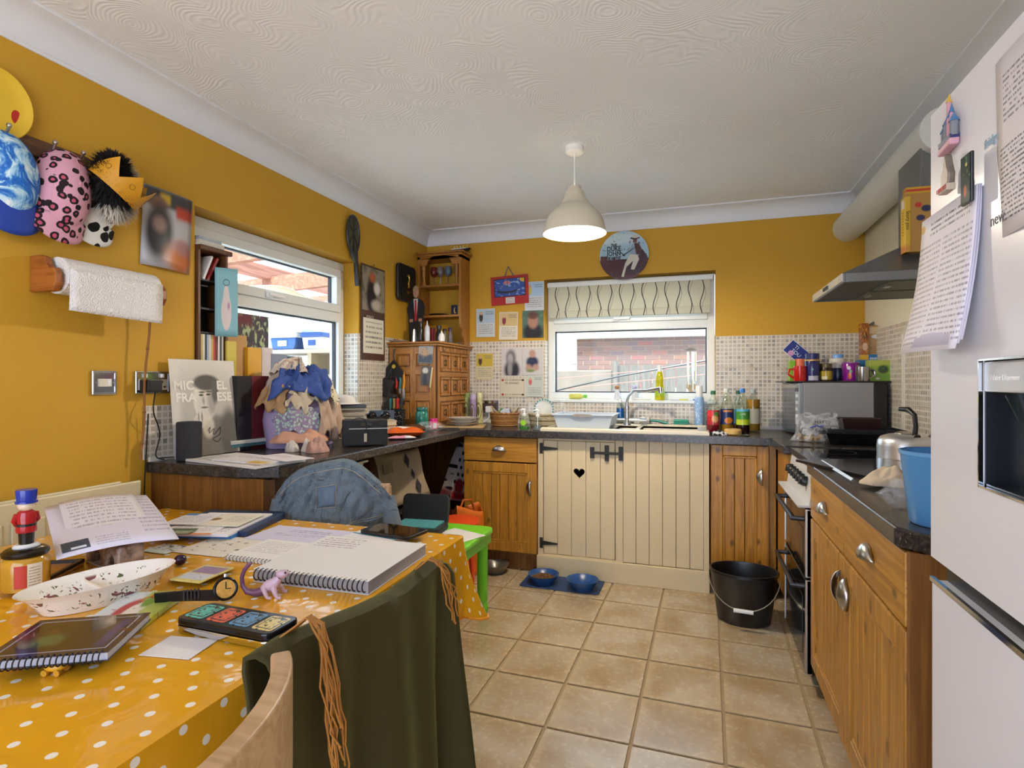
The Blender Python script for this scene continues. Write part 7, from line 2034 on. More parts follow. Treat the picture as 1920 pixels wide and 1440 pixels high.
wsheet('photo_print', 980, 582, 1019, 633, blurred('portrait_photo_green', '#4a6a5c', [('n', 4, '#6a8a70', .5, .7), ('e', .5, .2, .48, .32, '#15161c', .3), ('e', .5, .62, .24, .28, '#a87a68', .35), ('e', .5, .82, .25, .14, '#5c3a2a', .4)]), 'blurred head and shoulders photo with a green background', 'photo')
wsheet('photo_print', 941, 653, 979, 704, blurred('bw_photo', '#c9c4c4', [('e', .5, .2, .38, .36, '#26222a', .3), ('e', .45, .65, .24, .30, '#6f6a6c', .4), ('e', .42, .62, .13, .18, '#a8a2a2', .4), ('e', .4, .25, .12, .3, '#8f8a8c', .5)]), 'blurred black and white portrait photo on the tiles', 'photo')
wsheet('photo_print', 980, 653, 1018, 703, blurred('toddler_photo', '#c6c2c0', [('e', .48, .48, .30, .22, '#232a4a', .3), ('e', .48, .80, .16, .14, '#b58a78', .4), ('e', .3, .25, .16, .14, '#b08a7a', .5), ('e', .65, .28, .16, .12, '#b08a7a', .5), ('e', .4, .16, .2, .06, '#7a8a4a', .5)]), 'blurred photo of a small child in a navy top on the tiles', 'photo')
c, w, h = wall_rect(921, 517, 991, 571, 'y', YB - .012)
rc = thing('hanging_picture', 'red card with a child\'s painting of a ship hanging by a ribbon', 'picture', c, rot=(0, -.04, 0))
MB().box(-w / 2, -.003, -h / 2, w / 2, .0, h / 2).build('red_card', mat('#a81f1c', .6), rc)
MB().box(-w * .41, -.004, -h * .22, w * .42, -.003, h * .41).build('black_mount', M_BLACK, rc)
MB().box(-w * .39, -.005, -h * .20, w * .40, -.004, h * .39).build('painting', print_mat('painted_ship', '#2f4f9a', [('n', 7, '#8aa4cc', .55, .6), ('e', .95, .95, .1, .18, '#d8b82a', .1), ('e', .42, .78, .12, .1, '#c87a7a', .2), ('r', .42, .3, .44, .9, '#2a2430', .004), ('e', .42, .30, .34, .14, '#2a2a2e', .1), ('e', .42, .40, .3, .12, '#3a58a0', .1), ('n', 16, '#1f3070', .62, .66)], 'xz'), rc)
MB().box(-w * .11, -.005, -h * .46, w * .13, -.003, -h * .25).build('tear_off_calendar', print_mat('mini_calendar', '#cfcbc8', [('t', .08, .08, .92, .6, 4, '#8a8688'), ('t', .15, .68, .85, .9, 1, '#3a3a3e')], 'xz'), rc)
MB().tube([(-.035, -.004, h / 2), (-.004, -.006, h / 2 + .07), (.035, -.004, h / 2)], .004, 6).build('ribbon', mat('#4a5a80', .5), rc); MB().cyl((-.004, .01, h / 2 + .07), (-.004, -.01, h / 2 + .072), .003, n=6).build('nail', M_STEEL, rc)
# clock
cc = on(1170, 479, y=YB - .012); R = .172
ckk = thing('wall_clock', 'round picture clock with a cowboy and desert scene above the sink window', 'clock', cc)
MB().lathe([(0, 0), (R, 0), (R, .008), (0, .008)], 56, M=rotx(PI / 2)).build('face', print_mat('desert_scene', '#9fc0d4', [('e', .3, .85, .5, .12, '#c2d6e0', .5), ('r', 0, 0, 1, .42, '#4a2430', .01), ('r', .02, .38, .16, .5, '#5a3038', .01), ('r', .19, .4, .21, .49, '#5a3038', .004), ('r', .28, .4, .33, .47, '#5a3038', .004), ('n', 9, '#6a3a44', .6, .7)], 'xz', .25), ckk)
Mc = tr(0, -.009, 0) @ rotx(PI / 2)
def poly(nm, pts, cc_, lay=0): MB().prism([(x * R, z * R) for x, z in pts], .0004 * lay, .0004 * lay + .0004, Mc).build(nm, mat(cc_, .4), ckk)
poly('rock', [(.05, -.75), (.55, -.8), (.85, -.45), (.95, -.1), (.75, .2), (.45, .1), (.2, -.1), (.0, -.3)], '#3a1a2c', 0)
poly('cowboy_torso', [(.2, .0), (.3, .38), (.42, .48), (.62, .45), (.72, .25), (.66, -.02), (.42, -.1)], '#8aa0b4', 1)
poly('waistcoat', [(.42, .46), (.6, .45), (.72, .2), (.66, -.02), (.5, .0)], '#4a2a30', 2)
poly('cowboy_leg', [(.25, .02), (.55, -.02), (.62, -.2), (.42, -.62), (.28, -.60), (.38, -.25), (.1, -.5), (.0, -.9), (-.1, -.88), (.05, -.35)], '#c9c4bc', 3)
poly('cowboy_head', [(.38, .48), (.52, .48), (.54, .64), (.37, .64)], '#7a4a44', 3)
poly('hat_brim', [(.25, .66), (.45, .60), (.66, .66), (.62, .70), (.45, .66), (.3, .71)], '#3a2a30', 4)
poly('hat_crown', [(.36, .67), (.38, .80), (.46, .77), (.54, .80), (.56, .67)], '#c9c2b8', 4)
for s_, sz, z in (('THE', .028, .062), ('DUKE', .046, .042 - .005), ('JOHN', .046, .002), ('WAYNE', .034, -.031)): lettering(s_, sz, mat('#1d1a24', .5), ckk, (-.070, -.0098, z + .012), sx=.82, bold=.0012)
mb = MB()
for a_, ln in ((math.radians(-58), .105), (math.radians(48), .062)): mb.prism([(-.004, -.01), (.004, -.01), (.0015, ln), (-.0015, ln)], .004, .005, Mc @ rotz(a_ if a_ > 0 else a_))
o = mb.build('hands', M_BLACK, ckk);
for k in range(12):
 q = k * PI / 6; MB().lathe([(0, .0004), (.003, .0004)], 8, M=Mc @ tr(R * .9 * math.sin(q), R * .9 * math.cos(q), .001), caps=False).build('hour_dot', M_BLACK, ckk)

# ------------------------------------------------------------------ along the sink worktop
WZ = WT + .001
def bz(px_, yy): return Vector((on(px_, 700, y=yy).x, yy, WZ))
def lsock(px_, py_, w_=.086): pass
# socket by the basket
c, w, h = wall_rect(907, 752, 930, 770, 'y', YB - .006)
so = thing('wall_socket', 'white double socket on the tiles behind the wicker basket', 'socket', (c.x, YB - .0065, c.z))
MB().box(-.073, -.010, -.043, .073, 0, .043).build('face_plate', M_CHROME, so, bev=.003)
MB().box(-.06, -.012, -.03, .06, -.009, .02).build('insert', mat('#4a382c', .4), so)
MB().box(-.02, -.05, -.05, .03, -.01, .0).build('plug', M_WHITEP, so, bev=.006)
MB().tube(smooth_path([(.005, -.035, -.05), (.01, -.06, -.09), (-.04, -.10, -.135), (-.02, -.16, -.15)]), .003, 6).build('cable', M_WHITEP, so)
# three tall tubes beside the chest
for k, (px_, yy, cc, lab, hh_) in enumerate(((876, 3.96, '#a8b06a', 'green patterned cardboard tube beside the pine chest', .225), (887, 3.90, '#a08ab0', 'lilac tube with a brown mandala print beside the pine chest', .215), (899, 3.97, '#c9c48a', 'pale yellow tube with a green mandala print beside the pine chest', .225))):
 t = thing('incense_tube', lab, 'tube', bz(px_, yy))
 MB().lathe([(0, 0), (.023, 0), (.023, hh_), (0, hh_)], 20).build('tube', print_mat('mandala_%d' % k, cc, [('e', .5, .4, .45, .3, '#6a5a34', .1), ('e', .5, .4, .36, .24, cc, .15), ('e', .5, .4, .22, .16, '#6a5a34', .2), ('n', 14, '#7a6a44', .62, .68)], 'xz', .4), t, smooth=50)
 MB().lathe([(.0235, hh_ - .035), (.0238, hh_ - .035), (.0238, hh_ + .004), (0, hh_ + .004)], 20).build('cap', mat(('#7a8a4a', '#b8a8c4', '#d4d0a8')[k], .4), t, smooth=50)
# chopping board, slate, plates
tag(MB().box(-.17, -.11, 0, .17, .11, .014).build('chopping_board', mat('#a98a5c', .5, var=.2, scale=6), bev=.003, loc=(on(862, 800, y=3.56).x, 3.57, WZ), rot=(0, 0, .25)), 'wooden chopping board under the stacked plates', 'chopping board')
tag(MB().box(-.10, -.05, 0, .10, .05, .006).build('slate_mat', mat('#1d1e22', .5), bev=.001, loc=(-1.575, 3.37, WZ), rot=(0, 0, .5)), 'small black slate mat in front of the plates', 'mat')
z = WZ + .0145
for k, lab in enumerate(('plain cream plate at the bottom of the plate stack', 'plain cream plate in the middle of the plate stack', 'blue rimmed plate on top of the plate stack')):
 t = thing('plate', lab, 'plate', (on(868, 790, y=3.57).x, 3.57, z))
 MB().lathe([(0, 0), (.06, 0), (.062, .003), (.108, .018), (.110, .020), (.106, .020), (.06, .006), (0, .006)], 36).build('plate_shell', mat('#cfc8b8', .15, var=.03), t, smooth=50)
 if k == 2: MB().lathe([(.075, .0125), (.100, .0205)], 36, caps=False).build('blue_rim_pattern', print_mat('blue_transfer', '#cfc8b8', [('n', 22, '#5a6488', .56, .60)], 'xy', .15), t, smooth=True)
 else: MB().lathe([(.05, 0), (.055, -.001), (.055, .001)], 24, caps=False).build('foot_ring', mat('#bfb8a8', .3), t)
 z += .0165
# wicker baskets
def basket(label, loc, rx, ry, h, m, m2, handles=True):
 t = thing('wicker_basket', label, 'basket', loc)
 rows = int(h / .011)
 for r in range(rows):
  f = 1 + .14 * r / rows
  pts = [(rx * f * math.cos(2 * PI * k / 48) * (1 + .03 * (1 if (k + r) % 2 else -1)), ry * f * math.sin(2 * PI * k / 48) * (1 + .03 * (1 if (k + r) % 2 else -1)), .006 + r * .011) for k in range(48)]
  MB().tube(pts, .0058, 6, closed=True).build('woven_row', m if r % 3 else m2, t, smooth=True)
 f = 1.16
 MB().tube([(rx * f * math.cos(q), ry * f * math.sin(q), h + .003 * math.sin(q * 20)) for q in [2 * PI * k / 60 for k in range(60)]], .008, 6, closed=True).build('braided_rim', m, t, smooth=True)
 MB().lathe([(0, .002), (rx, .002), (rx, .006), (0, .006)], 30, sy=ry / rx).build('base', m, t)
 if handles:
  for s_ in (-1, 1): MB().tube([(s_ * rx * f * math.cos(q), ry * .35 * math.sin(q * 1.0) * 2.2 - .0, h + .045 * math.sin(PI * (q + .8) / 1.6)) for q in [-.8 + .16 * k for k in range(11)]], .005, 6).build('handle', mat('#b5a47c', .7), t, smooth=True)
 return t
basket('honey brown wicker basket with packets in it on the worktop', bz(946, 3.80), .088, .075, .088, mat('#8a5c28', .6), mat('#a4743a', .6))
basket('pale whitewashed wicker basket behind the soap bottles', bz(1018, 3.84), .085, .07, .085, mat('#b5a88c', .7), mat('#8a7450', .7), False)
for k, (dx, dy, cc, lab, a_) in enumerate(((-.02, .01, '#5a8a4a', 'green food sachet in the wicker basket', .4), (.02, -.01, '#c9ccd4', 'silver food sachet in the wicker basket', -.3), (.0, .025, '#3a3a80', 'blue and red food sachet in the wicker basket', .1))):
 q = bz(946, 3.80); tag(MB().prism([(-.03, 0), (.03, 0), (.034, .05), (.0, .062), (-.034, .05)], -.005, .005, rotx(PI / 2)).build('food_sachet', mat(cc, .2, var=.4, scale=40), bev=.003, loc=(q.x + dx, q.y + dy, WZ + .065), rot=(.2, a_, .3)), lab, 'sachet')
q = bz(1018, 3.84)
pp = thing('frilled_plate', 'white plate with a frilled teal edge standing in the pale basket', 'plate', (q.x + .01, q.y + .0, WZ + .12))
MB().lathe([(0, 0), (.045, 0), (.07, .008), (.072, .010), (.045, .004), (0, .004)], 36, M=rotx(PI / 2 - .15)).build('plate_shell', mat('#cfd2cc', .2), pp, smooth=50)
for k in range(22):
 a_ = 2 * PI * k / 22; MB().ball((0, 0, 0), (.006, .004, .006), 8, 5).build('teal_bead', mat('#1f7f80', .4), pp, loc=(.068 * math.cos(a_), -.012, .068 * math.sin(a_)))
packet('clear_bag', 'crumpled clear cellophane bag in the pale basket', (q.x - .07, q.y + .02, WZ + .10), .2, .13, .1, .05, film(), 5.1).rotation_euler = (1.2, .3, .2)
packet('clear_bag', 'upright clear cellophane bag beside the window corner', (q.x + .09, q.y + .03, WZ + .105), .2, .15, .1, .05, film(), 6.1).rotation_euler = (1.3, -.5, .1)
# soap dispensers
def pump(t, z, m=None):
 m = m or M_WHITEP
 MB().lathe([(.012, z), (.013, z + .002), (.013, z + .014), (.005, z + .018), (.005, z + .04), (0, z + .04)], 14).build('pump_collar', m, t, smooth=50)
 MB().tube([(.008, 0, z + .038), (-.004, 0, z + .044), (-.026, 0, z + .040)], [.006, .007, .004], 8).build('pump_nozzle', m, t, smooth=True)
 MB().cyl((0, 0, .01), (0, 0, z), .002, n=6).build('dip_tube', m, t)
t = thing('soap_dispenser', 'clear soap dispenser with a green label and green base', 'soap dispenser', bz(983, 3.53))
MB().prism(rrect(.062, .04, .014), 0, .088).build('bottle_body', glass('clear_bottle', '#eef4ee', .06), t, bev=.006); MB().prism(rrect(.058, .036, .012), .003, .018).build('green_soap', plastic_clear('green_liquid', '#3aa02c', .1, .6), t)
MB().lathe([(0, 0), (.018, 0), (.018, .001), (0, .001)], 20, M=tr(0, -.0212, .045) @ rotx(PI / 2)).build('green_label', mat('#8ac020', .4), t); pump(t, .088)
t = thing('soap_dispenser', 'plain clear soap dispenser with a white pump', 'soap dispenser', bz(1008, 3.505))
MB().lathe([(0, 0), (.026, 0), (.028, .004), (.028, .06), (.022, .076), (.012, .085), (.012, .088), (0, .088)], 24).build('bottle_body', glass('clear_bottle', '#eef4ee', .06), t, smooth=50); pump(t, .085)
MB().lathe([(0, .003), (.025, .003), (.025, .03), (0, .03)], 20).build('clear_soap', plastic_clear('clear_liquid', '#e6ecf2', .1, .2), t)
# washing-up tub on the drainer
tbx = thing('washing_up_tub', 'pale blue grey plastic washing-up tub on the sink drainer', 'tub', (-.69, 3.665, WT + .0185))
M_TUB = mat('#b3c0cc', .4, var=.03)
def taper(x, y, z0, x2, y2, z1, t_):
 mb = MB(); o_ = [(-x, -y, z0), (x, -y, z0), (x, y, z0), (-x, y, z0), (-x2, -y2, z1), (x2, -y2, z1), (x2, y2, z1), (-x2, y2, z1)]
 i_ = [(a - t_ * (1 if a > 0 else -1), b - t_ * (1 if b > 0 else -1), c_ + (t_ if c_ == z0 else 0)) for a, b, c_ in o_]
 mb.add(o_ + i_, [(0, 3, 2, 1), (0, 1, 5, 4), (1, 2, 6, 5), (2, 3, 7, 6), (3, 0, 4, 7), (8, 9, 10, 11), (12, 13, 9, 8), (13, 14, 10, 9), (14, 15, 11, 10), (15, 12, 8, 11), (4, 5, 13, 12), (5, 6, 14, 13), (6, 7, 15, 14), (7, 4, 12, 15)]); return mb
taper(.165, .125, 0, .19, .145, .085, .004).build('tub_shell', M_TUB, tbx, bev=.004)
mb = MB()
for (a, b, c_, d_) in ((-.198, -.153, .198, -.141), (-.198, .141, .198, .153), (-.198, -.141, -.186, .141), (.186, -.141, .198, .141)): mb.box(a, b, .080, c_, d_, .088)
mb.build('rim', M_TUB, tbx, bev=.002)
MB().prism([(-.07, 0), (-.04, -.011), (.04, -.011), (.07, 0), (.04, .008), (-.04, .008)], 0, .004, tr(0, -.153, .083) @ rotx(PI / 2)).build('front_grip', mat('#8a8278', .4), tbx)
MB().box(-.15, -.11, .005, .17, .11, .05).build('grey_water', mat('#6d6f78', .25), tbx)
# brushes, sponge, cleaning bottles
def clean_bottle(nm, label, loc, prof, m, liq=None, liqm=None, capm=None, cr=.01, cz=(0, 0), lab=None, labz=(0, 0), labr=.03, spray=False):
 t = thing(nm, label, 'bottle', loc)
 MB().lathe(prof, 24).build('bottle_body', m, t, smooth=50)
 if liq: MB().lathe(liq, 24).build('liquid', liqm, t, smooth=50)
 if capm: MB().lathe([(0, cz[0]), (cr, cz[0]), (cr, cz[1] - .003), (cr * .9, cz[1]), (0, cz[1])], 18).build('cap', capm, t, smooth=50)
 if lab: arc_patch(labr, -2.6, .2, labz[0], labz[1], 14).build('label', lab, t, smooth=True)
 return t
CLR = glass('clear_bottle', '#eef4ee', .06)
clean_bottle('washing_up_liquid', 'clear bottle half full of blue washing-up liquid behind the tap', (on(1163, 760, y=4.015).x, 4.015, WZ), [(0, 0), (.026, 0), (.028, .004), (.030, .06), (.026, .11), (.028, .135), (.022, .155), (.010, .165), (0, .165)], CLR, [(0, .06), (.0285, .06), (.025, .11), (.026, .125), (0, .125)], plastic_clear('blue_liquid', '#1a6ac8', .1, .75), M_WHITEP, .012, (.165, .19))
SZ = 1.0935
clean_bottle('spray_bottle', 'yellow washing-up bottle with a white nozzle on the window sill', (on(1237, 740, y=4.10).x, 4.10, SZ), [(0, 0), (.032, 0), (.034, .004), (.033, .09), (.026, .12), (.030, .13), (.022, .19), (.016, .20), (0, .20)], plastic_clear('yellow_plastic', '#c9c41c', .15, .8), None, None, M_WHITEP, .014, (.20, .245), mat('#9ab81c', .4), (.03, .07), .0345)
bc = thing('soap_bottle', 'yellow bottle with a green cap lying on the window sill', 'bottle', (on(1083, 745, y=4.10).x, 4.10, SZ + .022))
MB().lathe([(0, -.06), (.018, -.06), (.021, -.05), (.021, .02), (.012, .035), (.008, .045), (0, .045)], 20, M=roty(PI / 2)).build('bottle_body', mat('#c9c860', .3), bc, smooth=50)
MB().cyl((.045, 0, 0), (.07, 0, 0), .012, n=14).build('cap', mat('#6ac040', .3), bc, smooth=True)
bs = thing('bottle_brush', 'teal handled bottle brush with a white head behind the sink', 'brush', (on(1210, 780, y=4.02).x, 4.02, WZ + .045))
MB().lathe([(0, -.03), (.026, -.03), (.028, -.02), (.028, .022), (.024, .03), (0, .03)], 20, M=roty(PI / 2)).build('bristle_head', mat('#d0ccc4', .9, var=.3, scale=90, bump=.8), bs, smooth=50)
MB().tube([(.03, 0, 0), (.09, -.005, -.005), (.15, -.01, -.02)], [.007, .009, .012], 10).build('handle', mat('#2f8a80', .35), bs, smooth=True); MB().box(-.02, -.02, -.044, .02, .02, -.026).build('rest', M_WHITEP, bs)
sg_ = thing('sponge_brush', 'sea green ribbed scrubbing sponge behind the sink', 'sponge', (on(1277, 780, y=4.02).x, 4.02, WZ))
MB().box(-.052, -.022, 0, .052, .022, .02).build('backing', mat('#1d6a5c', .6), sg_, bev=.005)
for z in (.02, .037): MB().box(-.05, -.02, z, .05, .02, z + .0165).build('foam_ridge', mat('#3f9f8a', .8), sg_, bev=.006)
clean_bottle('air_freshener_can', 'tall pale blue flowered air freshener can by the window', (on(1311, 780, y=4.00).x, 4.00, WZ), [(0, 0), (.029, 0), (.030, .003), (.030, .20), (.026, .21), (0, .21)], vor_mat('blue_flower_tin', '#8ab0d8', 60, [(.3, .36, '#d8e0ec'), (.14, .18, '#3a6ab8')], .3), None, None, M_WHITEP, .022, (.21, .285))
SQ = [(0, 0), (.038, 0), (.042, .005), (.042, .15), (.038, .175), (.026, .215), (.014, .235), (.014, .25), (0, .25)]
def squash(px_, yy, s_, liqc, lvl, labm, capc, label):
 f = [(r * s_, z * s_) for r, z in SQ]; L2 = [(0, .004), (.0395 * s_, .004), (.0405 * s_, .008), (.0405 * s_, lvl), (0, lvl)]
 clean_bottle('drink_bottle', label, bz(px_, yy), f, CLR, L2, plastic_clear('squash_' + liqc.strip('#'), liqc, .1, .85), mat(capc, .35), .016 * s_, (.245 * s_, .27 * s_), labm, (.05 * s_, .145 * s_), .0425 * s_)
squash(1337, 3.70, .95, '#7a1020', .07, print_mat('fruit_label', '#a82028', [('e', .3, .75, .3, .2, '#c83038', .2), ('e', .6, .4, .25, .25, '#c9a06a', .3), ('e', .7, .75, .2, .15, '#3a7a2a', .3), ('n', 8, '#d8c8b0', .62, .68)], 'xz', .3), '#1f5a3c', 'squash bottle with a red fruit label and dark green cap')
squash(1362, 3.74, 1.0, '#c88a1c', .055, print_mat('orange_label', '#1c2c60', [('e', .6, .25, .3, .2, '#d07a1c', .15), ('r', .2, .8, .9, .92, '#c87a2a', .02)], 'xz', .3), '#c9d0cc', 'squash bottle with a navy label and an orange picture')
squash(1384, 3.88, .95, '#5a1018', .05, mat('#5a90b8', .3), '#1a4a30', 'squash bottle with a pale blue label standing behind the lime one')
squash(1392, 3.72, 1.0, '#3a1410', .05, print_mat('lime_label', '#3f8a2c', [('r', 0, 0, 1, .35, '#b8c82a', .05), ('r', 0, .86, 1, 1, '#5aa8c8', .02)], 'xz', .3), '#2a72c0', 'squash bottle with a green lime label and blue cap')
lettering('LIME', .016, mat('#e0e4d8', .5), bpy.data.objects['drink_bottle.003'], (0, -.0436, .115))
squash(1412, 3.86, .98, '#b8862a', .20, mat('#c4bca8', .4), '#a8b0b0', 'amber squash bottle with a pale label next to the tiled corner')
cl_ = thing('bar_of_soap', 'round yellow soap block on the worktop by the sink', 'soap', (on(1374, 806, y=3.56).x, 3.56, WZ))
MB().lathe([(0, 0), (.042, 0), (.048, .006), (.048, .028), (.042, .034), (0, .035)], 28).build('soap_block', mat('#d0a860', .4), cl_, smooth=True)
MB().lathe([(0, .0352), (.03, .0352)], 24, caps=False).build('pale_top', mat('#d8c49a', .4), cl_)
lump('dish_cloth', 'crumpled black and white dish cloth beside the sink', 'cloth', (on(1349, 808, y=3.52).x, 3.52, WZ), .045, .03, .022, vor_mat('striped_cloth', '#c9ccd0', 40, [(.4, .45, '#26262c')]), 2.2)
spn = thing('teaspoon', 'steel teaspoon lying on the worktop', 'spoon', (on(1400, 812, y=3.50).x, 3.50, WZ + .004), .9)
MB().ball((0, 0, .002), (.018, .012, .004), 14, 6).build('bowl', M_STEEL, spn, smooth=True); MB().tube([(-.015, 0, .002), (-.05, 0, .004), (-.09, 0, .0)], [.003, .002, .003], 6).build('handle', M_STEEL, spn, smooth=True)
# small things on the window sill
for k, (px_, cc, lab) in enumerate(((1157, '#a87a50', 'wooden dish brush head on the window sill'), (1190, '#b8b4d8', 'lilac cleaning brush on the window sill'))):
 t = thing('dish_brush', lab, 'brush', (on(px_, 730, y=4.11).x, 4.11, SZ))
 MB().lathe([(0, 0), (.022, 0), (.020, .05), (.012, .06), (.009, .075), (0, .075)], 14).build('brush_handle', mat('#c9ccd0', .4), t, smooth=True); MB().ball((0, 0, .088), (.018, .018, .016), 12, 8).build('brush_head', mat(cc, .7), t, smooth=True)
tag(MB().box(-.06, -.02, 0, .06, .02, .012).build('soap_packet', mat('#d8d6d0', .4), bev=.003, loc=(on(1203, 752, y=4.09).x, 4.09, SZ)), 'flat white packet on the window sill behind the tap', 'packet')
tag(MB().box(-.10, -.02, 0, .10, .02, .010).build('toothpaste_box', print_mat('striped_box', '#d0d4dc', [('r', .3, 0, .6, 1, '#c8c85a', .02), ('r', .75, 0, .85, 1, '#5a6ab0', .02)], 'xz'), bev=.002, loc=(on(1285, 750, y=4.09).x, 4.09, SZ)), 'slim striped box lying on the window sill', 'box')

# ------------------------------------------------------------------ microwave corner
mwa = Vector((.548, 3.50, 0)); mwa2 = Vector((.525, 3.975, 0))
mr = math.atan2((mwa - mwa2).y, (mwa - mwa2).x)      # local x runs from the far end of the door to the near end
mw = thing('microwave', 'silver microwave oven standing in the tiled corner', 'microwave', (mwa2.x, mwa2.y, WT + .012), mr)
MWW, MWH, MWD = (mwa - mwa2).length, .295, .36
MB().box(0, .012, 0, MWW, MWD, MWH).build('casing', mat('#8d8d90', .4, .1, var=.03), mw, bev=.004)
MB().box(0, MWD, .01, MWW, MWD + .06, MWH - .01).build('rear_vent', mat('#1a1618', .5), mw)
MB().box(.0, -.01, .002, MWW * .78, .012, MWH - .002).build('door', mat('#2b2f36', .12), mw, bev=.003)
cp_ = MB().box(MWW * .78, -.01, .002, MWW, .012, MWH - .002).build('control_panel', mat('#9aa2ac', .25, .5), mw, bev=.003)
for k in range(5): MB().box(MWW * .84, -.013, .06 + k * .038, MWW * .94, -.009, .078 + k * .038).build('button', mat('#cfd4da', .3), cp_)
MB().box(MWW * .82, -.012, MWH - .05, MWW * .96, -.009, MWH - .02).build('display', M_BLACK, cp_)
MB().box(0, -.012, MWH - .03, MWW, -.008, MWH - .012).build('top_trim', M_STEEL, mw)
for x in (.04, MWW - .04):
 for y in (.05, MWD - .05): MB().cyl((x, y, -.011), (x, y, 0), .012, n=8).build('foot', M_BLACK, mw)
MT = WT + .012 + MWH
tag(MB().box(-.29, -.22, 0, .29, .22, .008).build('serving_board', mat('#18181b', .35), bev=.002, loc=(.765, 3.755, MT + .001), rot=(0, 0, 0)), 'thin black board lying on top of the microwave', 'board')
MT += .0095
def mz(px_, yy): return Vector((on(px_, 700, y=yy).x, yy, MT))
# things standing on it
def can(nm, label, cat, px_, yy, r, h, m, lid=None, lidh=.012, lr=1.0):
 t = thing(nm, label, cat, mz(px_, yy))
 MB().lathe([(0, 0), (r * .97, 0), (r, .003), (r, h - .003), (r * .97, h), (0, h)], 28).build('can_body', m, t, smooth=50)
 if lid: MB().lathe([(r * lr, h), (r * lr, h + lidh), (r * lr * .9, h + lidh + .002), (0, h + lidh + .002)], 28).build('lid', lid, t, smooth=50)
 return t
def box_(nm, label, cat, px_, yy, w, d, h, m, rz_=0.0, z=None):
 q = mz(px_, yy); return tag(MB().box(-w / 2, -d / 2, 0, w / 2, d / 2, h).build(nm, m, bev=.001, loc=(q.x, q.y, MT if z is None else z), rot=(0, 0, rz_)), label, cat)
box_('tea_box', 'lime green tea box behind the red mug', 'box', 1484, 3.72, .03, .08, .12, mat('#7aa81c', .4))
cdq = mz(1497, 3.80); box_('coffee_box', 'dark brown coffee box behind the orange cup', 'box', 1497, 3.855, .07, .05, .095, mat('#3a2418', .4, var=.4))
cd = thing('voucher_card', 'tilted blue tour voucher card behind the mugs', 'card', (cdq.x, 3.86, MT + .178), rot=(0, .75, 0))
MB().box(-.07, -.002, -.045, .07, 0, .045).build('card', mat('#d0d4dc', .4), cd); MB().box(-.066, -.003, -.041, .066, -.002, .041).build('blue_print', mat('#1c2c7a', .3), cd)
lettering('TI', .03, mat('#dfe2ea', .5), cd, (-.02, -.0036, .02)); lettering('TOU', .03, mat('#dfe2ea', .5), cd, (-.0, -.0036, -.008)); MB().lathe([(0, 0), (.018, 0), (.018, .0005), (0, .0005)], 20, M=tr(-.02, -.0032, -.026) @ rotx(PI / 2)).build('pink_disc', mat('#c08ab8', .4), cd)
def mug(label, px_, yy, r, h, m, side):
 t = thing('mug', label, 'mug', mz(px_, yy))
 MB().lathe([(0, 0), (r * .95, 0), (r, .004), (r, h), (r * .92, h), (r * .9, .006), (0, .006)], 28).build('mug_body', m, t, smooth=50)
 MB().tube([(side * (r - .002), 0, h * .8), (side * (r + .022), 0, h * .78), (side * (r + .026), 0, h * .45), (side * (r - .002), 0, h * .2)], .006, 8).build('handle', m, t, smooth=True)
 return t
mug('glossy red mug standing on the microwave', 1500, 3.57, .034, .085, mat('#b01c18', .12), -1)
can('orange_cup', 'orange cup with a frosted rim behind the red mug', 'cup', 1501, 3.70, .032, .125, mat('#c9603a', .4, var=.2, scale=60), mat('#c46a48', .4), .004)
t = can('chocolate_jar', 'navy blue hot chocolate jar with a gold band', 'jar', 1523, 3.58, .040, .120, print_mat('navy_jar', '#1c2058', [('r', .2, .04, .8, .24, '#c4c8d4', .02), ('t', .22, .06, .78, .22, 5, '#55586a'), ('e', .45, .55, .06, .05, '#5a9a6a', .2), ('n', 12, '#3a3f80', .6, .7)], 'xz', .2), mat('#1a1d58', .3), .035, .92)
MB().lathe([(.0405, .113), (.0412, .114), (.0412, .121), (.0405, .122)], 28, caps=False).build('gold_band', mat('#b8924a', .3, .6), t)
can('coffee_jar', 'glass coffee jar with a gold label and dark lid', 'jar', 1549, 3.58, .032, .075, print_mat('gold_label_jar', '#2a1a10', [('r', 0, .1, 1, .75, '#a08a24', .03), ('r', .1, .12, .5, .35, '#c9c0a0', .02)], 'xz', .2), mat('#5c5030', .3, .3), .022, .9)
t = can('milk_powder_tub', 'dark blue tub with a cream top and pale blue lid', 'tub', 1571, 3.70, .042, .075, mat('#1a2648', .3), mat('#c9c4b4', .4), .055, 1.05)
MB().lathe([(0, .132), (.028, .132), (.028, .152), (.025, .155), (0, .155)], 24).build('blue_cap', mat('#6a9ad0', .35), t, smooth=50)
can('purple_tin', 'bright purple sweet tin on the microwave', 'tin', 1595, 3.62, .045, .098, print_mat('purple_tin_print', '#7a1480', [('r', .72, .05, .95, .9, '#b0a4b8', .02), ('e', .35, .3, .1, .2, '#c86a3a', .2), ('e', .3, .75, .1, .1, '#d0c8d8', .2), ('e', .4, .55, .07, .1, '#6aa84a', .2)], 'xz', .2), mat('#8a3a90', .25), .004)
mug('brushed steel mug with a black motif beside the purple tin', 1617, 3.55, .034, .078, mat('#a8a4a0', .22, .9, var=.1), 1)
box_('biscuit_tin', 'square tin printed with a green country landscape', 'tin', 1647, 3.60, .105, .08, .115, print_mat('landscape_tin', '#8aa83a', [('r', 0, .75, 1, 1, '#a8b04a', .06), ('e', .6, .55, .25, .2, '#2f4a1c', .3), ('r', 0, 0, 1, .35, '#6f9a2c', .06), ('e', .15, .45, .1, .1, '#6a4a30', .3), ('e', .35, .12, .1, .05, '#c9c8b8', .3), ('n', 9, '#5a7a24', .6, .7)], 'xz', .25), .05)
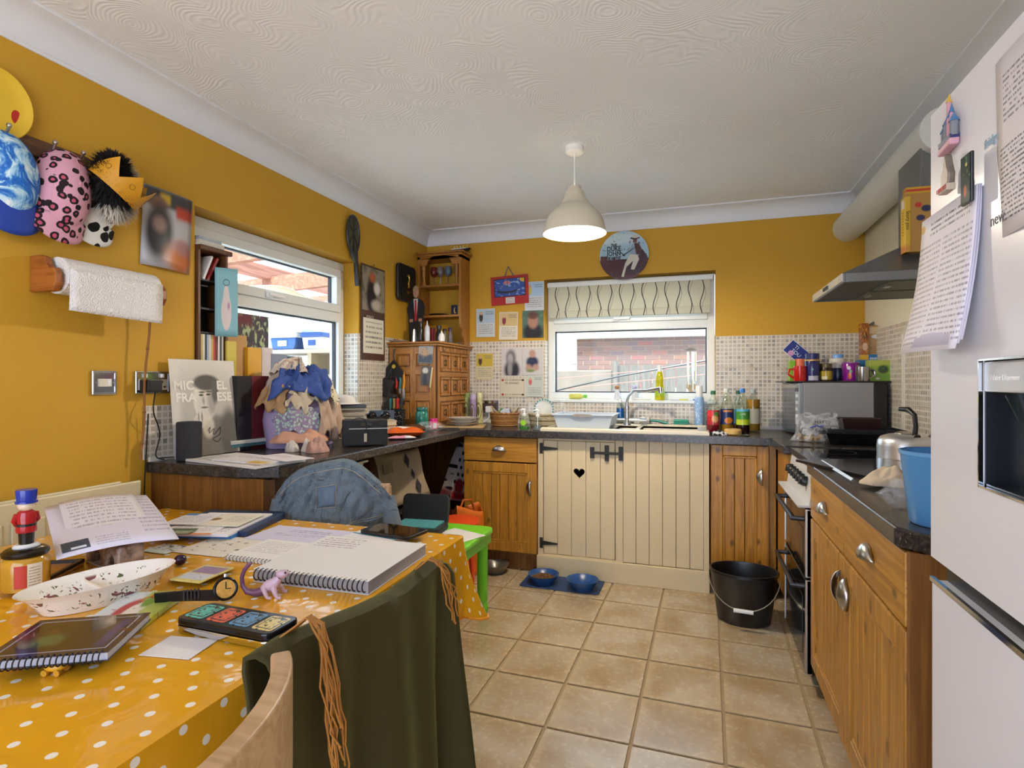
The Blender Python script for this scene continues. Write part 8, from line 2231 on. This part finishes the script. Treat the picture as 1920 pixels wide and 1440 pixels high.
bb = box_('cereal_box', 'blue cereal box lying under the brown boxes', 'box', 1631, 3.84, .13, .10, .155, print_mat('blue_box_print', '#1c6aa8', [('r', 0, .8, .35, 1, '#c9a02a', .02), ('t', .4, .75, .9, .95, 1, '#d0dce4')], 'xz', .35))
zt = MT + .1555
o = box_('cracker_box', 'brown printed snack box with an open lid on the blue box', 'box', 1640, 3.84, .085, .07, .17, print_mat('brown_box_print', '#a88458', [('r', .08, .72, .92, .95, '#c4ac84', .01), ('e', .5, .62, .3, .07, '#c9ccd0', .1), ('r', .5, .36, .95, .48, '#5a2a3a', .02), ('t', .08, .05, .92, .3, 4, '#7a5a38')], 'xz', .5), 0, zt)
MB().prism([(-.04, .17), (.04, .17), (.0, .20)], -.03, -.028, rotx(PI / 2)).build('lid_flap', mat('#6a6658', .6), o)
o = box_('snack_bag', 'orange and brown printed snack bag beside the brown box', 'bag', 1619, 3.83, .035, .07, .185, print_mat('snack_bag_print', '#8a4a1c', [('e', .5, .25, .4, .12, '#c9b8a8', .2), ('e', .5, .6, .4, .1, '#3a1c10', .3), ('n', 7, '#c98a2a', .5, .6)], 'xz', .3), 0, zt)

# ------------------------------------------------------------------ worktop by the cooker
bg = on(1517, 815, z=WT)
cb_ = thing('cork_bag', 'clear plastic bag of bottle corks with printed lettering on the worktop', 'bag', (.60, 3.30, WZ))
mb = MB()
def bagf(a, b):
 q = 2 * PI * a; f = 1 - .25 * b + .1 * math.sin(q * 3 + b * 5)
 return (.125 * f * math.cos(q) * (1 + .06 * math.sin(q * 7)), .055 * f * math.sin(q), .002 + .135 * b * (1 + .12 * math.sin(q * 2)))
mb.grid(bagf, 36, 10); mb.build('clear_bag', film(), cb_, smooth=True, sol=.0006)
M_CORK = mat('#a98a5c', .8, var=.25, scale=120)
for k in range(14):
 a_ = rnd.uniform(0, PI); x, y_ = -.09 + .014 * k, rnd.uniform(-.03, .025)
 MB().lathe([(0, -.02), (.0105, -.02), (.0115, 0), (.0105, .02), (0, .02)], 12, M=rotz(a_) @ roty(PI / 2)).build('cork', M_CORK, cb_, loc=(x, y_, .014 + (.016 if k % 4 == 0 else 0)), smooth=50)
lettering('MATT', .022, mat('#26262a', .5), cb_, (-.0, -.062, .105)); lettering('PUB', .014, mat('#26262a', .5), cb_, (.0, -.062, .06))
MB().tube([(-.05, -.063, .075), (-.02, -.063, .088), (-.005, -.063, .08), (.01, -.063, .088)], .003, 5).build('blue_swoosh', mat('#2040b0', .4), cb_)
rt = thing('roasting_tin', 'deep black enamel roasting tin on the worktop behind the kettle', 'roasting tin', (.78, 3.275, WZ), 0)
taper(.15, .10, 0, .175, .125, .06, .003).build('tin_shell', mat('#131418', .18), rt, bev=.004)
mb = MB()
for (a, b, c_, d_) in ((-.19, -.14, .19, -.12), (-.19, .12, .19, .14), (-.19, -.12, -.17, .12), (.17, -.12, .19, .12)): mb.box(a, b, .057, c_, d_, .061)
mb.build('rim', mat('#17181c', .18), rt)
bk_ = thing('baking_tray', 'flat black baking tray across the roasting tin', 'baking tray', (.78, 3.275, WZ + .062), .02)
MB().box(-.165, -.115, 0, .165, .115, .004).build('tray_base', mat('#1a1a1e', .25), bk_); mb = MB()
for (a, b, c_, d_) in ((-.17, -.12, .17, -.114), (-.17, .114, .17, .12), (-.17, -.114, -.164, .114), (.164, -.114, .17, .114)): mb.box(a, b, 0, c_, d_, .016)
mb.build('tray_rim', mat('#1a1a1e', .25), bk_)
lo = thing('loaf_tin', 'dark brown loaf tin on top of the roasting tins', 'loaf tin', (.775, 3.27, WZ + .0665), .05)
taper(.075, .045, 0, .088, .056, .062, .002).build('tin_shell', mat('#2c1a18', .3), lo, bev=.004)
MB().box(-.10, -.012, .058, -.086, .012, .062).build('lug', mat('#2c1a18', .3), lo); MB().box(.086, -.012, .058, .10, .012, .062).build('lug', mat('#2c1a18', .3), lo)
# kettle on the hob
kp = on(1677, 862, z=.907)
kt_ = thing('kettle', 'dented aluminium stove kettle with a black handle on the hob', 'kettle', (.795, 2.66, .907), .3)
KR = .098
MB().lathe([(0, 0), (KR * .99, 0), (KR * 1.01, .004), (KR * .99, .012), (KR, .055), (KR * .97, .078), (KR * .86, .094), (KR * .6, .104), (KR * .4, .106), (0, .107)], 40).build('kettle_body', mat('#cfd0d2', .34, .85, var=.1, scale=40, name='worn_aluminium'), kt_, smooth=60)
MB().lathe([(0, .106), (.035, .107), (.036, .110), (.02, .116), (0, .117)], 20).build('lid', mat('#b5b4b0', .3, 1.0), kt_, smooth=50)
MB().tube([(0, -.055, .095), (.0, -.062, .14), (0, -.055, .185), (0, -.02, .205), (0, .03, .205)], [.010, .009, .009, .011, .009], 10).build('handle', M_BLACK, kt_, smooth=True)
MB().prism([(-.022, 0), (.022, 0), (.010, .022), (-.010, .022)], -.004, .004, tr(0, -.062, .088) @ rotx(PI / 2 + .4)).build('handle_bracket', M_BLACK, kt_, bev=.002)
MB().tube([(.08, .02, .05), (.115, .03, .075), (.13, .032, .095)], [.02, .014, .011], 12).build('spout', mat('#b5b4b0', .3, 1.0), kt_, smooth=True)
# black glass chopping board / hob cover, tea towel, packaging, blue jug
o, w, h = slab('hob_cover', ((1597, 906), (1760, 906), (1740, 862), (1540, 866)), WZ, .010, mat('#1d1f24', .12), 'black glass worktop saver with a steel edge by the cooker', 'board')
q0 = on(1600, 905, z=WZ); q1 = on(1541, 868, z=WZ)
dd = (q1 - q0); oL = o; inv = (tr(oL.location) @ rotz(oL.rotation_euler.z)).inverted()
MB().tube([inv @ q0 + Vector((0, 0, .006)), inv @ q1 + Vector((0, 0, .006))], .007, 4).build('steel_edge', M_STEEL, oL)
tt = on(1665, 905, z=WZ + .012)
lump('tea_towel', 'crumpled cream tea towel with red writing on the worktop saver', 'tea towel', (tt.x + .01, tt.y - .02, WZ + .0105), .10, .065, .038, vor_mat('tea_towel_cloth', '#c4b49c', 22, [(.14, .18, '#a84a40')]), 4.4, .5, .5)
bj = on(1735, 975, z=WZ)
jg = thing('blue_jug', 'tall tapered blue plastic tumbler on the worktop against the fridge', 'tumbler', (.515, 1.475, WZ))
MB().lathe([(0, 0), (.062, 0), (.065, .004), (.082, .155), (.083, .158), (.080, .158), (.062, .008), (0, .007)], 36).build('tumbler_wall', plastic_clear('blue_plastic_cup', '#5a9ad4', .3, .92), jg, smooth=50)
MB().lathe([(.081, .152), (.0842, .153), (.0848, .160), (.081, .161)], 36, caps=False).build('rim', mat('#6aa4d8', .3), jg, smooth=True)
packet('clear_punnet', 'crumpled clear plastic packaging beside the blue tumbler', (.50, 1.64, WZ), .8, .13, .10, .07, film(), 7.7)

# ------------------------------------------------------------------ boxes on the hood
hb1 = thing('pizza_box', 'yellow and brown cardboard food box standing on the cooker hood', 'box', (.865, 2.515, 1.712), .02)
BWd, BH = .235, .245
MB().box(-BWd / 2, -.02, 0, BWd / 2, .02, BH).build('carton', print_mat('food_carton', '#a9803e', [('r', 0, .9, 1, 1, '#c49a24', .004), ('r', 0, .93, 1, .965, '#b5342a', .003), ('e', .17, .72, .05, .04, '#b5342a', .2), ('e', .28, .66, .07, .05, '#2a2c50', .15), ('e', .2, .52, .06, .045, '#2a2c50', .15), ('r', .3, .06, 1, .22, '#b09a34', .02), ('t', .5, .40, 1, .55, 3, '#3a3020'), ('t', .35, .08, 1, .2, 3, '#7a3a20')], 'xz', .5), hb1, bev=.002)
MB().box(-BWd / 2 - .004, -.024, .0, -BWd / 2 + .014, .024, BH * .86).build('open_flap', print_mat('carton_flap', '#c9a52c', [('t', .3, .3, .7, .75, 9, '#2a2418'), ('r', 0, 0, 1, .12, '#b86a3a', .05), ('r', .2, .8, .8, .95, '#d0c8c0', .02)], 'yz', .5), hb1, bev=.002)
M_RD = mat('#a8342a', .5)
lettering('WANT', .036, M_RD, hb1, (.045, -.0206, .19), bold=.0008); lettering('A HEA', .034, M_RD, hb1, (.042, -.0206, .155), bold=.0008); lettering('Story you', .018, mat('#2a2014', .6), hb1, (-BWd / 2 + .005, -.0246, .12), (PI / 2, PI / 2, 0))
hb2 = thing('round_wall_sign', 'red and yellow checkered sign leaning on the wall behind the hood', 'sign', (.955, 2.90, 1.77), -PI / 2)
MB().lathe([(0, 0), (.13, 0), (.13, .006), (0, .006)], 40, M=rotx(PI / 2)).build('red_disc', M_RD, hb2); MB().lathe([(0, .006), (.118, .006), (.118, .008), (0, .008)], 40, M=rotx(PI / 2)).build('yellow_disc', print_mat('checker_sign', '#c9b46a', [('d', 12, 12, .25, '#26221c'), ('e', .5, .5, .38, .38, '#d0c8a0', .05)], 'xz', .5), hb2)
MB().box(-.09, -.004, -.17, .09, .004, -.10).build('foot', M_RD, hb2)

# ------------------------------------------------------------------ on the fridge door
FXo = FX - .001
def fsheet(nm, px0, py0, px1, py1, m, label, off=.004, tl=0.0, curl=0.0):
 c, w, h = wall_rect(px0, py0, px1, py1, 'x', FX - off)
 return tag(sheet(nm, w, h, m, c, -PI / 2, tilt=tl, curl=curl, thick=.0006), label, 'paper'), w, h
P_FL = print_mat('typed_list', '#cfccd6', [('t', .08, .05, .46, .80, 20, '#8a8690'), ('t', .5, .05, .95, .80, 20, '#8a8690'), ('t', .25, .84, .9, .95, 3, '#5a5660'), ('e', .12, .93, .05, .03, '#c9a02a', .2)], 'xz')
# the long list hangs past the far edge of the door, curling
c0, c1 = on(1742, 350, x=FX - .006), on(1848, 250, x=FX - .006)
yl, yr = c0.y + .022, on(1848, 300, x=FX).y
zt_, zb_ = 1.505, 1.292
def listf(off, skew):
 def fn(a, b):
  y = yl + (yr - yl) * a; z = zb_ + (zt_ - zb_) * b - .012 * (1 - b) * skew
  lift = .004 + off + .030 * (1 - b) ** 2 + .012 * (1 - b) ** 2 * math.sin(a * 4)
  return (FX - lift, y + .010 * (1 - b) * skew, z)
 return fn
fl2 = thing('printed_list', 'long printed two column list hanging by magnets over the fridge edge', 'paper', (0, 0, 0))
for k, (off, sk_) in enumerate(((.0, .6), (.0025, 1.0), (.005, 1.6))):
 mb = MB(); f = listf(off, sk_)
 mb.grid(lambda a, b: (lambda q: (q[0], q[1], q[2]))(f(a, b)), 10, 10)
 s = print_mat('typed_list_page', '#cfccd6', [('t', .54, .05, .95, .80, 20, '#8a8690'), ('t', .05, .05, .5, .80, 20, '#8a8690'), ('t', .1, .84, .75, .95, 3, '#5a5660'), ('e', .9, .93, .05, .03, '#c9a02a', .2)], 'yz') if k == 2 else mat('#b9b6c8', .7)
 mb.build('page', s, fl2, smooth=True, sol=.0006)
o, w, h = fsheet('school_letter', 1868, 40, 2010, 415, print_mat('school_letter_print', '#cdcad2', [('t', .12, .62, .9, .9, 9, '#77737c'), ('t', .06, .08, .9, .5, 16, '#4a4650')], 'xz'), 'large printed letter stuck high on the fridge door', .004, 0, -.006)
lettering('new', .022, mat('#4a4650', .6), o, (-w * .36, -.006, -h * .40))
# pink and grey castle magnet
q = on(1778, 270, x=FX - .008)
cm = thing('castle_magnet', 'pink and grey fairytale castle fridge magnet with blue turrets', 'magnet', (FX - .001, q.y, q.z), -PI / 2)
M_PNK, M_GRY2, M_BL2 = mat('#b98a9a', .5), mat('#70747c', .6), mat('#3f6a94', .4)
MB().prism([(-.024, 0), (.022, .004), (.024, .014), (-.022, .010)], 0, .014, tr(0, 0, -.012) @ rotx(PI / 2)).build('pink_base', M_PNK, cm, bev=.002)
MB().box(-.022, -.013, .0, .022, 0, .008).build('blue_banner', mat('#232a5c', .4), cm)
for (x, z, h_, r_, m, tm) in ((-.017, .006, .018, .005, M_GRY2, M_BL2), (.018, .006, .022, .006, M_GRY2, M_BL2), (-.006, .006, .026, .0055, M_GRY2, M_BL2), (.005, .006, .032, .005, M_PNK, M_BL2), (.0, .02, .045, .0035, M_PNK, mat('#b8963a', .4)), (.010, .015, .030, .003, M_PNK, M_BL2)):
 MB().cyl((x, -.006, z), (x, -.006, z + h_), r_, n=10).build('tower', m, cm); MB().cyl((x, -.006, z + h_), (x, -.006, z + h_ + .014), r_ * 1.25, .0004, n=10).build('turret_roof', tm, cm)
q = on(1784, 328, x=FX - .008)
lm = thing('landmark_magnet', 'bronze landmark building fridge magnet with a red city name', 'magnet', (FX - .008, q.y, q.z), -PI / 2)
MB().prism([(-.014, -.02), (.014, -.016), (.016, .0), (.010, .012), (.004, .030), (-.002, .034), (-.006, .012), (-.014, .004)], 0, .010, rotx(PI / 2)).build('relief', mat('#6f655a', .45, .3, var=.4, scale=150), lm, bev=.002)
MB().box(-.016, -.013, -.027, .017, 0, -.016).build('plinth', mat('#b0a494', .5), lm, bev=.002); lettering('LONDON', .010, M_RD, lm, (0, -.0136, -.0215), sx=.8)
q = on(1823, 335, x=FX - .010)
gm = thing('picture_magnet', 'dark green picture fridge magnet with a glossy face', 'magnet', (FX - .013, q.y, q.z), -PI / 2)
MB().box(-.016, -.005, -.036, .016, 0, .036).build('magnet_block', mat('#15171a', .3), gm, bev=.002); MB().box(-.0145, -.0056, -.034, .0145, -.005, .034).build('picture', print_mat('dark_game_art', '#16221c', [('n', 5, '#2f6a44', .5, .65), ('e', .5, .25, .15, .12, '#c05a2a', .4), ('e', .6, .8, .1, .04, '#d8c060', .3)], 'xz', .08), gm)
lettering('fridge', .018, mat('#7a9ab0', .5), fr, (.215, -.0008, 1.557))

# ------------------------------------------------------------------ floor: bucket, pet bowls, things under the desk
bp_ = on(1393, 1160, z=0)
bu = thing('bucket', 'black oval plastic bucket with a wire handle in front of the pine door', 'bucket', (.225, 3.13, 0), -.08)
prof = [(r * .9, z * .93) for r, z in [(0, 0), (.135, 0), (.142, .006), (.178, .26), (.186, .265), (.186, .28), (.176, .28), (.170, .262), (.134, .012), (0, .010)]]
MB().lathe(prof, 40, sy=.8).build('bucket_wall', mat('#121216', .35, name='black_bucket_plastic'), bu, smooth=50)
hpts = [(.169 * math.cos(q), -.135 * math.sin(q) - .012, .238 - .14 * math.sin(q)) for q in [PI * k / 16 for k in range(17)]]
MB().tube(hpts, .0028, 6).build('wire_handle', M_STEEL, bu, smooth=True); mid = hpts[8]
MB().cyl((mid[0] - .045, mid[1], mid[2]), (mid[0] + .045, mid[1], mid[2]), .010, n=12).build('hand_grip', M_WHITEP, bu, smooth=True)
lump('bucket_scraps', 'brown food scraps lying in the black bucket', 'scraps', (.24, 3.14, .012), .08, .06, .13, mat('#6a4a24', .8, var=.5, scale=40), 8.1)
o, w, h = slab('pet_mat', ((977, 1099), (1124, 1117), (1133, 1089), (990, 1074)), .001, .005, mat('#1c3a66', .6), 'dark blue rubber pet feeding mat in front of the cream plinth', 'mat', bev=.002, rnd_c=.02)
for k, (px_, py_, lab) in enumerate(((1019, 1092, 'blue pet bowl full of brown dry food'), (1092, 1103, 'empty blue pet bowl on the feeding mat'))):
 q = on(px_, py_, z=.007); t = thing('pet_bowl', lab, 'bowl', (q.x, q.y, .0065))
 MB().lathe([(0, 0), (.058, 0), (.066, .01), (.092, .052), (.095, .056), (.090, .054), (.062, .012), (0, .008)], 36).build('bowl_shell', mat('#204a86', .3), t, smooth=50)
 MB().lathe([(.055, -.0005), (.06, -.0005), (.06, .004), (.055, .004)], 30, caps=False).build('foot_ring', mat('#1a3c70', .5), t)
 if k == 0:
  mb = MB(); r3 = random.Random(2)
  for i in range(170):
   a_, rr_ = r3.uniform(0, 2 * PI), .072 * math.sqrt(r3.random()); mb.ball((rr_ * math.cos(a_), rr_ * math.sin(a_), .030 + r3.uniform(0, .012) * (1 - rr_ / .08)), (.006, .005, .004), 6, 4)
  mb.lathe([(0, .012), (.06, .012), (.074, .030), (0, .034)], 24)
  x = mb.build('dry_food', mat('#6b4a26', .8, var=.3, scale=120), t); x['kind'] = 'stuff'
# white storage tub on the shelf under the desk
sq = thing('storage_tub', 'white plastic storage tub on the shelf under the desk', 'tub', (-1.70, 2.15, .6015))
taper(.13, .22, 0, .15, .25, .235, .004).build('tub_shell', mat('#c4c8c8', .4), sq, bev=.004)
mb = MB()
for (a, b, c_, d_) in ((-.165, -.265, .165, -.247), (-.165, .247, .165, .265), (-.165, -.247, -.148, .247), (.148, -.247, .165, .247)): mb.box(a, b, .228, c_, d_, .238)
mb.build('rim', mat('#cfd2d2', .4), sq)
# parcel bag, spotted bag, orange bag
def carrier(nm, label, loc, rz_, w, d, h, m, tiltx=0.0, tilty=0.0, top=.8):
 mb = MB(); n = 6
 mb.grid(lambda a, b: (lambda q: ((w / 2) * q[0] * (1 - (1 - top) * b) * (1 + .05 * math.sin(b * 7 + a * 9)), (d / 2) * q[1] * (1 - .55 * b) * (1 + .08 * math.sin(a * 20 + b * 5)), h * b * (1 + .06 * math.sin(a * 13))))((max(-1, min(1, 1.5 * math.cos(2 * PI * a))), max(-1, min(1, 1.5 * math.sin(2 * PI * a))))), 40, 12)
 mb.add([(-w / 2, -d / 2, 0), (w / 2, -d / 2, 0), (w / 2, d / 2, 0), (-w / 2, d / 2, 0)], [(0, 1, 2, 3)])
 t = thing(nm, label, 'bag', loc, rot=(tiltx, tilty, rz_))
 mb.build('bag_skin', m, t, smooth=True, sol=.002); return t
pk = carrier('parcel_bag', 'crumpled cream mailing bag with dark leaf prints under the desk', (-1.70, 3.05, .505), 1.0, .30, .14, .31, mat('#9a8a74', .5, var=.12), 0, -.2, .95)
for (x, z, s_) in ((.05, .24, .05), (.07, .15, .035), (.09, .07, .05)): MB().prism([(0, -s_), (s_ * .35, 0), (0, s_), (-s_ * .35, 0)], 0, .001, tr(x, -.0755 + .11 * z, z) @ rotx(PI / 2 - .12)).build('leaf_print', mat('#2a2230', .6), pk)
MB().box(-.11, -.062, .20, -.05, -.060, .26).build('address_label', print_mat('parcel_label', '#8a7c68', [('t', .05, .05, .95, .95, 5, '#4a4238')], 'xz'), pk)
us = thing('under_desk_crate', 'dark wooden crate holding the bags under the desk', 'crate', (-1.70, 3.16, 0)); mb = MB()
mb.plate(-.24, -.30, .13, .30, .0, .465, [(-.225, -.285, .115, .285)]); mb.build('crate_side', mat('#3a2414', .7), us); MB().box(-.24, -.30, .455, .13, .30, .468).build('crate_top', mat('#2c1a10', .6), us)
sb = carrier('gift_bag', 'white gift bag with black spots under the desk', (-1.60, 3.66, .388), 1.1, .26, .12, .38, print_mat('spotted_gift_bag', '#c4bcb4', [('d', 6, 8, .26, '#17141c'), ('r', 0, 0, 1, .16, '#8a1c24', .05), ('e', .25, .25, .16, .12, '#8a1c24', .2)], 'xz', .4), 0, .25, .7)
MB().tube([(-.05, -.02, .37), (-.03, -.02, .43), (.03, -.02, .43), (.05, -.02, .37)], .003, 6).build('cord_handle', mat('#8a1c24', .6), sb)
us2 = thing('red_storage_box', 'dark red box standing beside the spotted gift bag', 'box', (-1.62, 3.70, 0)); MB().box(-.16, -.18, 0, .12, .20, .345).build('box_side', mat('#5c1216', .5), us2, bev=.004); MB().box(-.165, -.185, .315, .125, .205, .348).build('lid', mat('#4a1014', .5), us2, bev=.003)
ob_ = carrier('orange_bag', 'crumpled orange carrier bag on the floor under the desk', (-1.41, 3.33, 0), .9, .22, .14, .42, mat('#c4641a', .45, var=.15, scale=9), 0, .05, .85)
MB().tube([(-.06, 0, .40), (-.04, -.01, .47), (.02, -.01, .47), (.05, 0, .40)], .008, 6).build('carry_handle', mat('#b85a18', .5), ob_, smooth=True)
